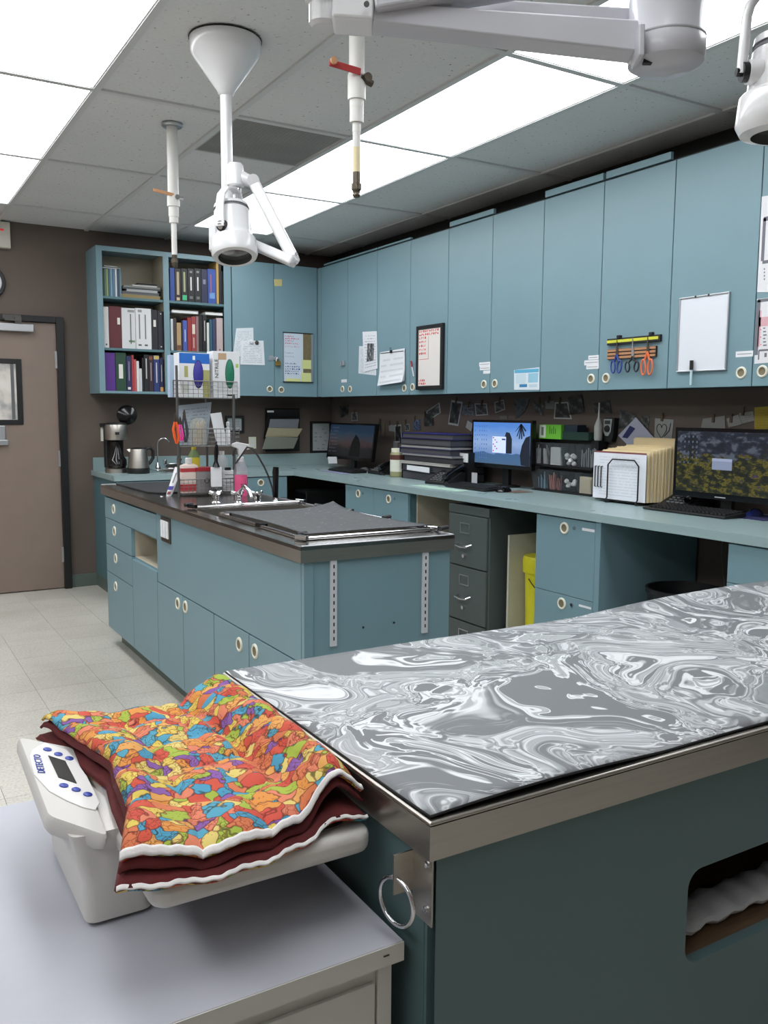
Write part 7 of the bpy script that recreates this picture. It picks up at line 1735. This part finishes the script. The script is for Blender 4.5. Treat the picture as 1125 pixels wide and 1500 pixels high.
# clips on form left: three black fasteners
t = thing('clip_strips', 'three black paper fasteners on the left margin of the front form', 'clip', (XS - .002, sy1_, CZ + .1), None)
for k in range(3):
    y_ = sy1_ - .018 - k * .022
    MB().tube([(XS - .002, y_ - .008, zbs + .17), (XS - .006, y_, zbs + .17), (XS - .006, y_, zbs + .06), (XS - .002, y_ - .008, zbs + .06)], .003, 8).build('fastener', black, t)
# ================================================================== photos and cards on the right wall
XW = XR - .004
def wphoto(px4, label, m_, clip=None, name='pinned_photo', cat='photo', off=0, border=True):
    q = [onX(x, y, XW - off) for x, y in px4]
    t = thing(name, label, cat, (XW - off, (q[0].y + q[2].y) / 2, min(q[2].z, q[3].z)), 'photos and cards pegged along the right wall')
    MB().sheet(q[3], q[2], q[1], q[0], .0012).build('print_border' if border else 'card', mat('dull_white_card', (170, 172, 172), .6) if border else m_, t)
    if border:
        c = (q[0] + q[1] + q[2] + q[3]) / 4; r_ = [c + (v - c) * .84 + Vector((-.001, 0, 0)) for v in q]
        MB().sheet(r_[3], r_[2], r_[1], r_[0], .0006).build('photo_print', m_, t)
    if clip:
        p = onX(clip[0], clip[1], XW - off)
        MB().box(XW - off - .008, XW - off + .003, p.y - .006, p.y + .006, p.z - .024, p.z + .018).build('clothes_peg', mat('dark_wood_peg', (98, 84, 68), .8), t)
pm = [photo_mat('snap_a', (44, 46, 48), (74, 76, 78), (116, 118, 118), 2.2), photo_mat('snap_b', (30, 32, 34), (48, 50, 52), (90, 92, 92), 2.2), photo_mat('snap_c', (60, 70, 80), (110, 122, 130), (90, 60, 54), 3), photo_mat('snap_d', (40, 50, 84), (70, 84, 120), (120, 130, 140), 5)]
L3 = lambda u, v: (480 + u / 5.625, 570 + v / 5.625)
L4 = lambda u, v: (720 + u / 6.25, 575 + v / 6.25)
L5 = lambda u, v: (800 + u / 3.4615, 570 + v / 3.4615)
P4 = lambda f_, *a: tuple(f_(a[i], a[i + 1]) for i in range(0, 8, 2))
wphoto(P4(L3, 95, 140, 175, 130, 165, 215, 110, 235), 'dim dark photo above the corner monitor, left one', pm[1], L3(125, 130), border=False)
wphoto(P4(L3, 195, 195, 242, 190, 245, 262, 196, 262), 'small dark photo above the corner monitor, right one', pm[0], L3(222, 190))
wphoto(P4(L3, 415, 275, 442, 270, 440, 350, 412, 340), 'narrow dark card right of the corner monitor', pm[1], L3(432, 262), border=False)
wphoto(P4(L3, 443, 275, 473, 275, 472, 392, 445, 385), 'tan cover card right of the corner monitor', mat('tan_card', (104, 96, 80), .7), border=False, name='pinned_card', cat='card')
wphoto(P4(L3, 503, 290, 560, 300, 555, 352, 505, 345), 'pale torn note above the jar', mat('grey_paper', (140, 142, 142), .7), L3(512, 275), name='pinned_card', cat='card', border=False)
wphoto(P4(L3, 552, 295, 605, 292, 612, 440, 555, 440), 'instant photo with white border above the jar', pm[1], L3(575, 282), off=.003)
wphoto(P4(L3, 542, 425, 578, 430, 576, 492, 540, 490), 'small pale card below the instant photo', mat('grey_paper2', (126, 128, 128), .7), border=False, name='pinned_card', cat='card')
wphoto(P4(L3, 635, 290, 675, 285, 672, 345, 640, 345), 'tiny oval photo above the binders', pm[0], L3(643, 272))
wphoto(P4(L3, 703, 255, 762, 250, 765, 340, 705, 340), 'blue photo above the binder stack', pm[3], L3(718, 242), border=False)
wphoto(P4(L3, 812, 185, 922, 108, 932, 195, 815, 270), 'tilted photo above the binder stack', pm[0])
wphoto(P4(L3, 790, 200, 865, 200, 870, 300, 795, 305), 'dark photo overlapping the tilted one', pm[1], L3(800, 205), off=.004, border=False)
wphoto(P4(L3, 1020, 90, 1112, 105, 1075, 305, 992, 290), 'tall leaning black photo left of the beach monitor', pm[1], L3(1060, 92))
wphoto(((678, 594), (693, 592), (694, 609), (676, 608)), 'light photo with a red figure above the beach monitor', pm[2], (687, 592), border=False)
wphoto(((695, 591), (713, 591), (715, 608), (697, 609)), 'photo of a pet above the beach monitor', pm[0], (706, 590))
wphoto(P4(L4, 25, 90, 112, 62, 125, 155, 35, 190), 'square tilted photo above the palm of the beach monitor', pm[0], L4(75, 65))
wphoto(P4(L4, 75, 212, 142, 210, 145, 245, 78, 246), 'small grey card above the beach monitor', mat('grey_paper3', (110, 108, 104), .7), border=False, name='pinned_card', cat='card')
wphoto(P4(L4, 202, 65, 358, 42, 300, 185, 222, 240), 'large bluish photo right of the beach monitor top', photo_mat('snap_e', (60, 70, 78), (84, 94, 102), (40, 44, 50), 2), border=False)
wphoto(P4(L4, 375, 80, 480, 95, 470, 215, 400, 180), 'crumpled dark photo above the lime green carton', pm[0], L4(440, 70), border=False)
wphoto(P4(L4, 490, 80, 575, 75, 570, 150, 495, 148), 'small square note above the lime green carton', mat('grey_paper4', (128, 130, 130), .7), L4(524, 60), off=.004, name='pinned_card', cat='card', border=False)
wphoto(P4(L4, 580, 90, 700, 85, 735, 245, 570, 240), 'round edged dark photo over the dark carton', pm[1], L4(628, 75))
wphoto(P4(L4, 700, 55, 820, 25, 850, 175, 715, 205), 'dark glossy photo above the nozzle bottle', pm[1], off=.005, border=False)
wphoto(P4(L4, 930, 100, 1080, 70, 1100, 190, 950, 190), 'dark photo behind the handheld wall device', pm[1], border=False)
wphoto(P4(L5, 375, 105, 455, 130, 440, 200, 365, 200), 'dark photo left of the blue stamped leaflet', pm[0], border=False)
wphoto(P4(L5, 480, 135, 525, 140, 520, 190, 490, 200), 'small oval pet photo by the blue stamped leaflet', pm[0], border=False)
wphoto(P4(L5, 455, 143, 560, 262, 420, 290, 365, 235), 'large white leaflet with a blue stamp above the folders', mat('leaflet', (176, 178, 196), .6), border=False, off=.012, name='pinned_card', cat='leaflet')
t = door_sheet(P4(L5, 425, 185, 452, 200, 412, 250, 385, 245), 'dark blue printed patch on the white leaflet', mat('navy_ink', (36, 40, 96), .5), v=XW - .0125, name='blue_stamp', cat='sticker', th=.0005)
wphoto(P4(L5, 552, 148, 647, 155, 635, 275, 548, 255), 'card with a heart and stethoscope drawing above the folders', mat('card_grey', (150, 152, 150), .7), L5(590, 140), border=False, name='pinned_card', cat='card')
hc_ = onX(*L5(585, 210), XW - .002)
hpts = []
for k in range(40):
    a = 2 * pi * k / 40; x = 16 * math.sin(a) ** 3; y = 13 * math.cos(a) - 5 * math.cos(2 * a) - 2 * math.cos(3 * a) - math.cos(4 * a)
    hpts.append((XW - .0022, hc_.y - x * .0021, hc_.z + y * .0028))
o = MB().tube(hpts, .0016, 6, closed=True).tube([(XW - .0022, hc_.y - .02, hc_.z - .03), (XW - .0022, hc_.y - .05, hc_.z), (XW - .0022, hc_.y - .06, hc_.z + .04)], .0016, 6).build('heart_drawing', black, None)
tag(recentre(o), 'black heart shaped outline drawn on the pegged card', 'drawing')
wphoto(P4(L5, 795, 150, 905, 135, 908, 200, 785, 195), 'pale card above the top left of the meadow monitor', mat('card_grey2', (140, 140, 136), .7), L5(850, 145), border=False, name='pinned_card', cat='card')
wphoto(P4(L5, 915, 150, 975, 128, 992, 178, 925, 195), 'tilted white card above the meadow monitor', mat('card_grey3', (146, 146, 142), .7), L5(940, 145), name='pinned_card', cat='card', off=.003, border=False)
wphoto(P4(L5, 978, 122, 1050, 112, 1056, 160, 985, 178), 'pale lettered card above the meadow monitor', print_mat('card_lett', (146, 146, 140), (80, 80, 80), 5, .6), L5(1000, 108), border=False, name='pinned_card', cat='card')
wphoto(((1105, 597), (1140, 594), (1140, 628), (1105, 629)), 'yellow printed sheet at the right edge above the meadow monitor', print_mat('yellow_sheet', (170, 150, 50), (120, 108, 50), 9, .6), border=False, name='pinned_card', cat='paper')
wphoto(((1000, 640), (1008, 640), (1008, 700), (1000, 700)), 'unused', paper) if False else None
# notes stuck around the beach monitor left edge
for (px4, c_, lab) in ((((685, 616), (693, 621), (690, 632), (682, 626)), (170, 172, 172), 'small tilted note on the wall left of the beach monitor'), (((683, 646), (692, 647), (691, 665), (682, 664)), (160, 162, 160), 'rectangular pale note on the wall left of the beach monitor')):
    door_sheet(px4, lab, mat('note_%d' % c_[0], c_, .7), v=XW, name='sticky_note', cat='note')
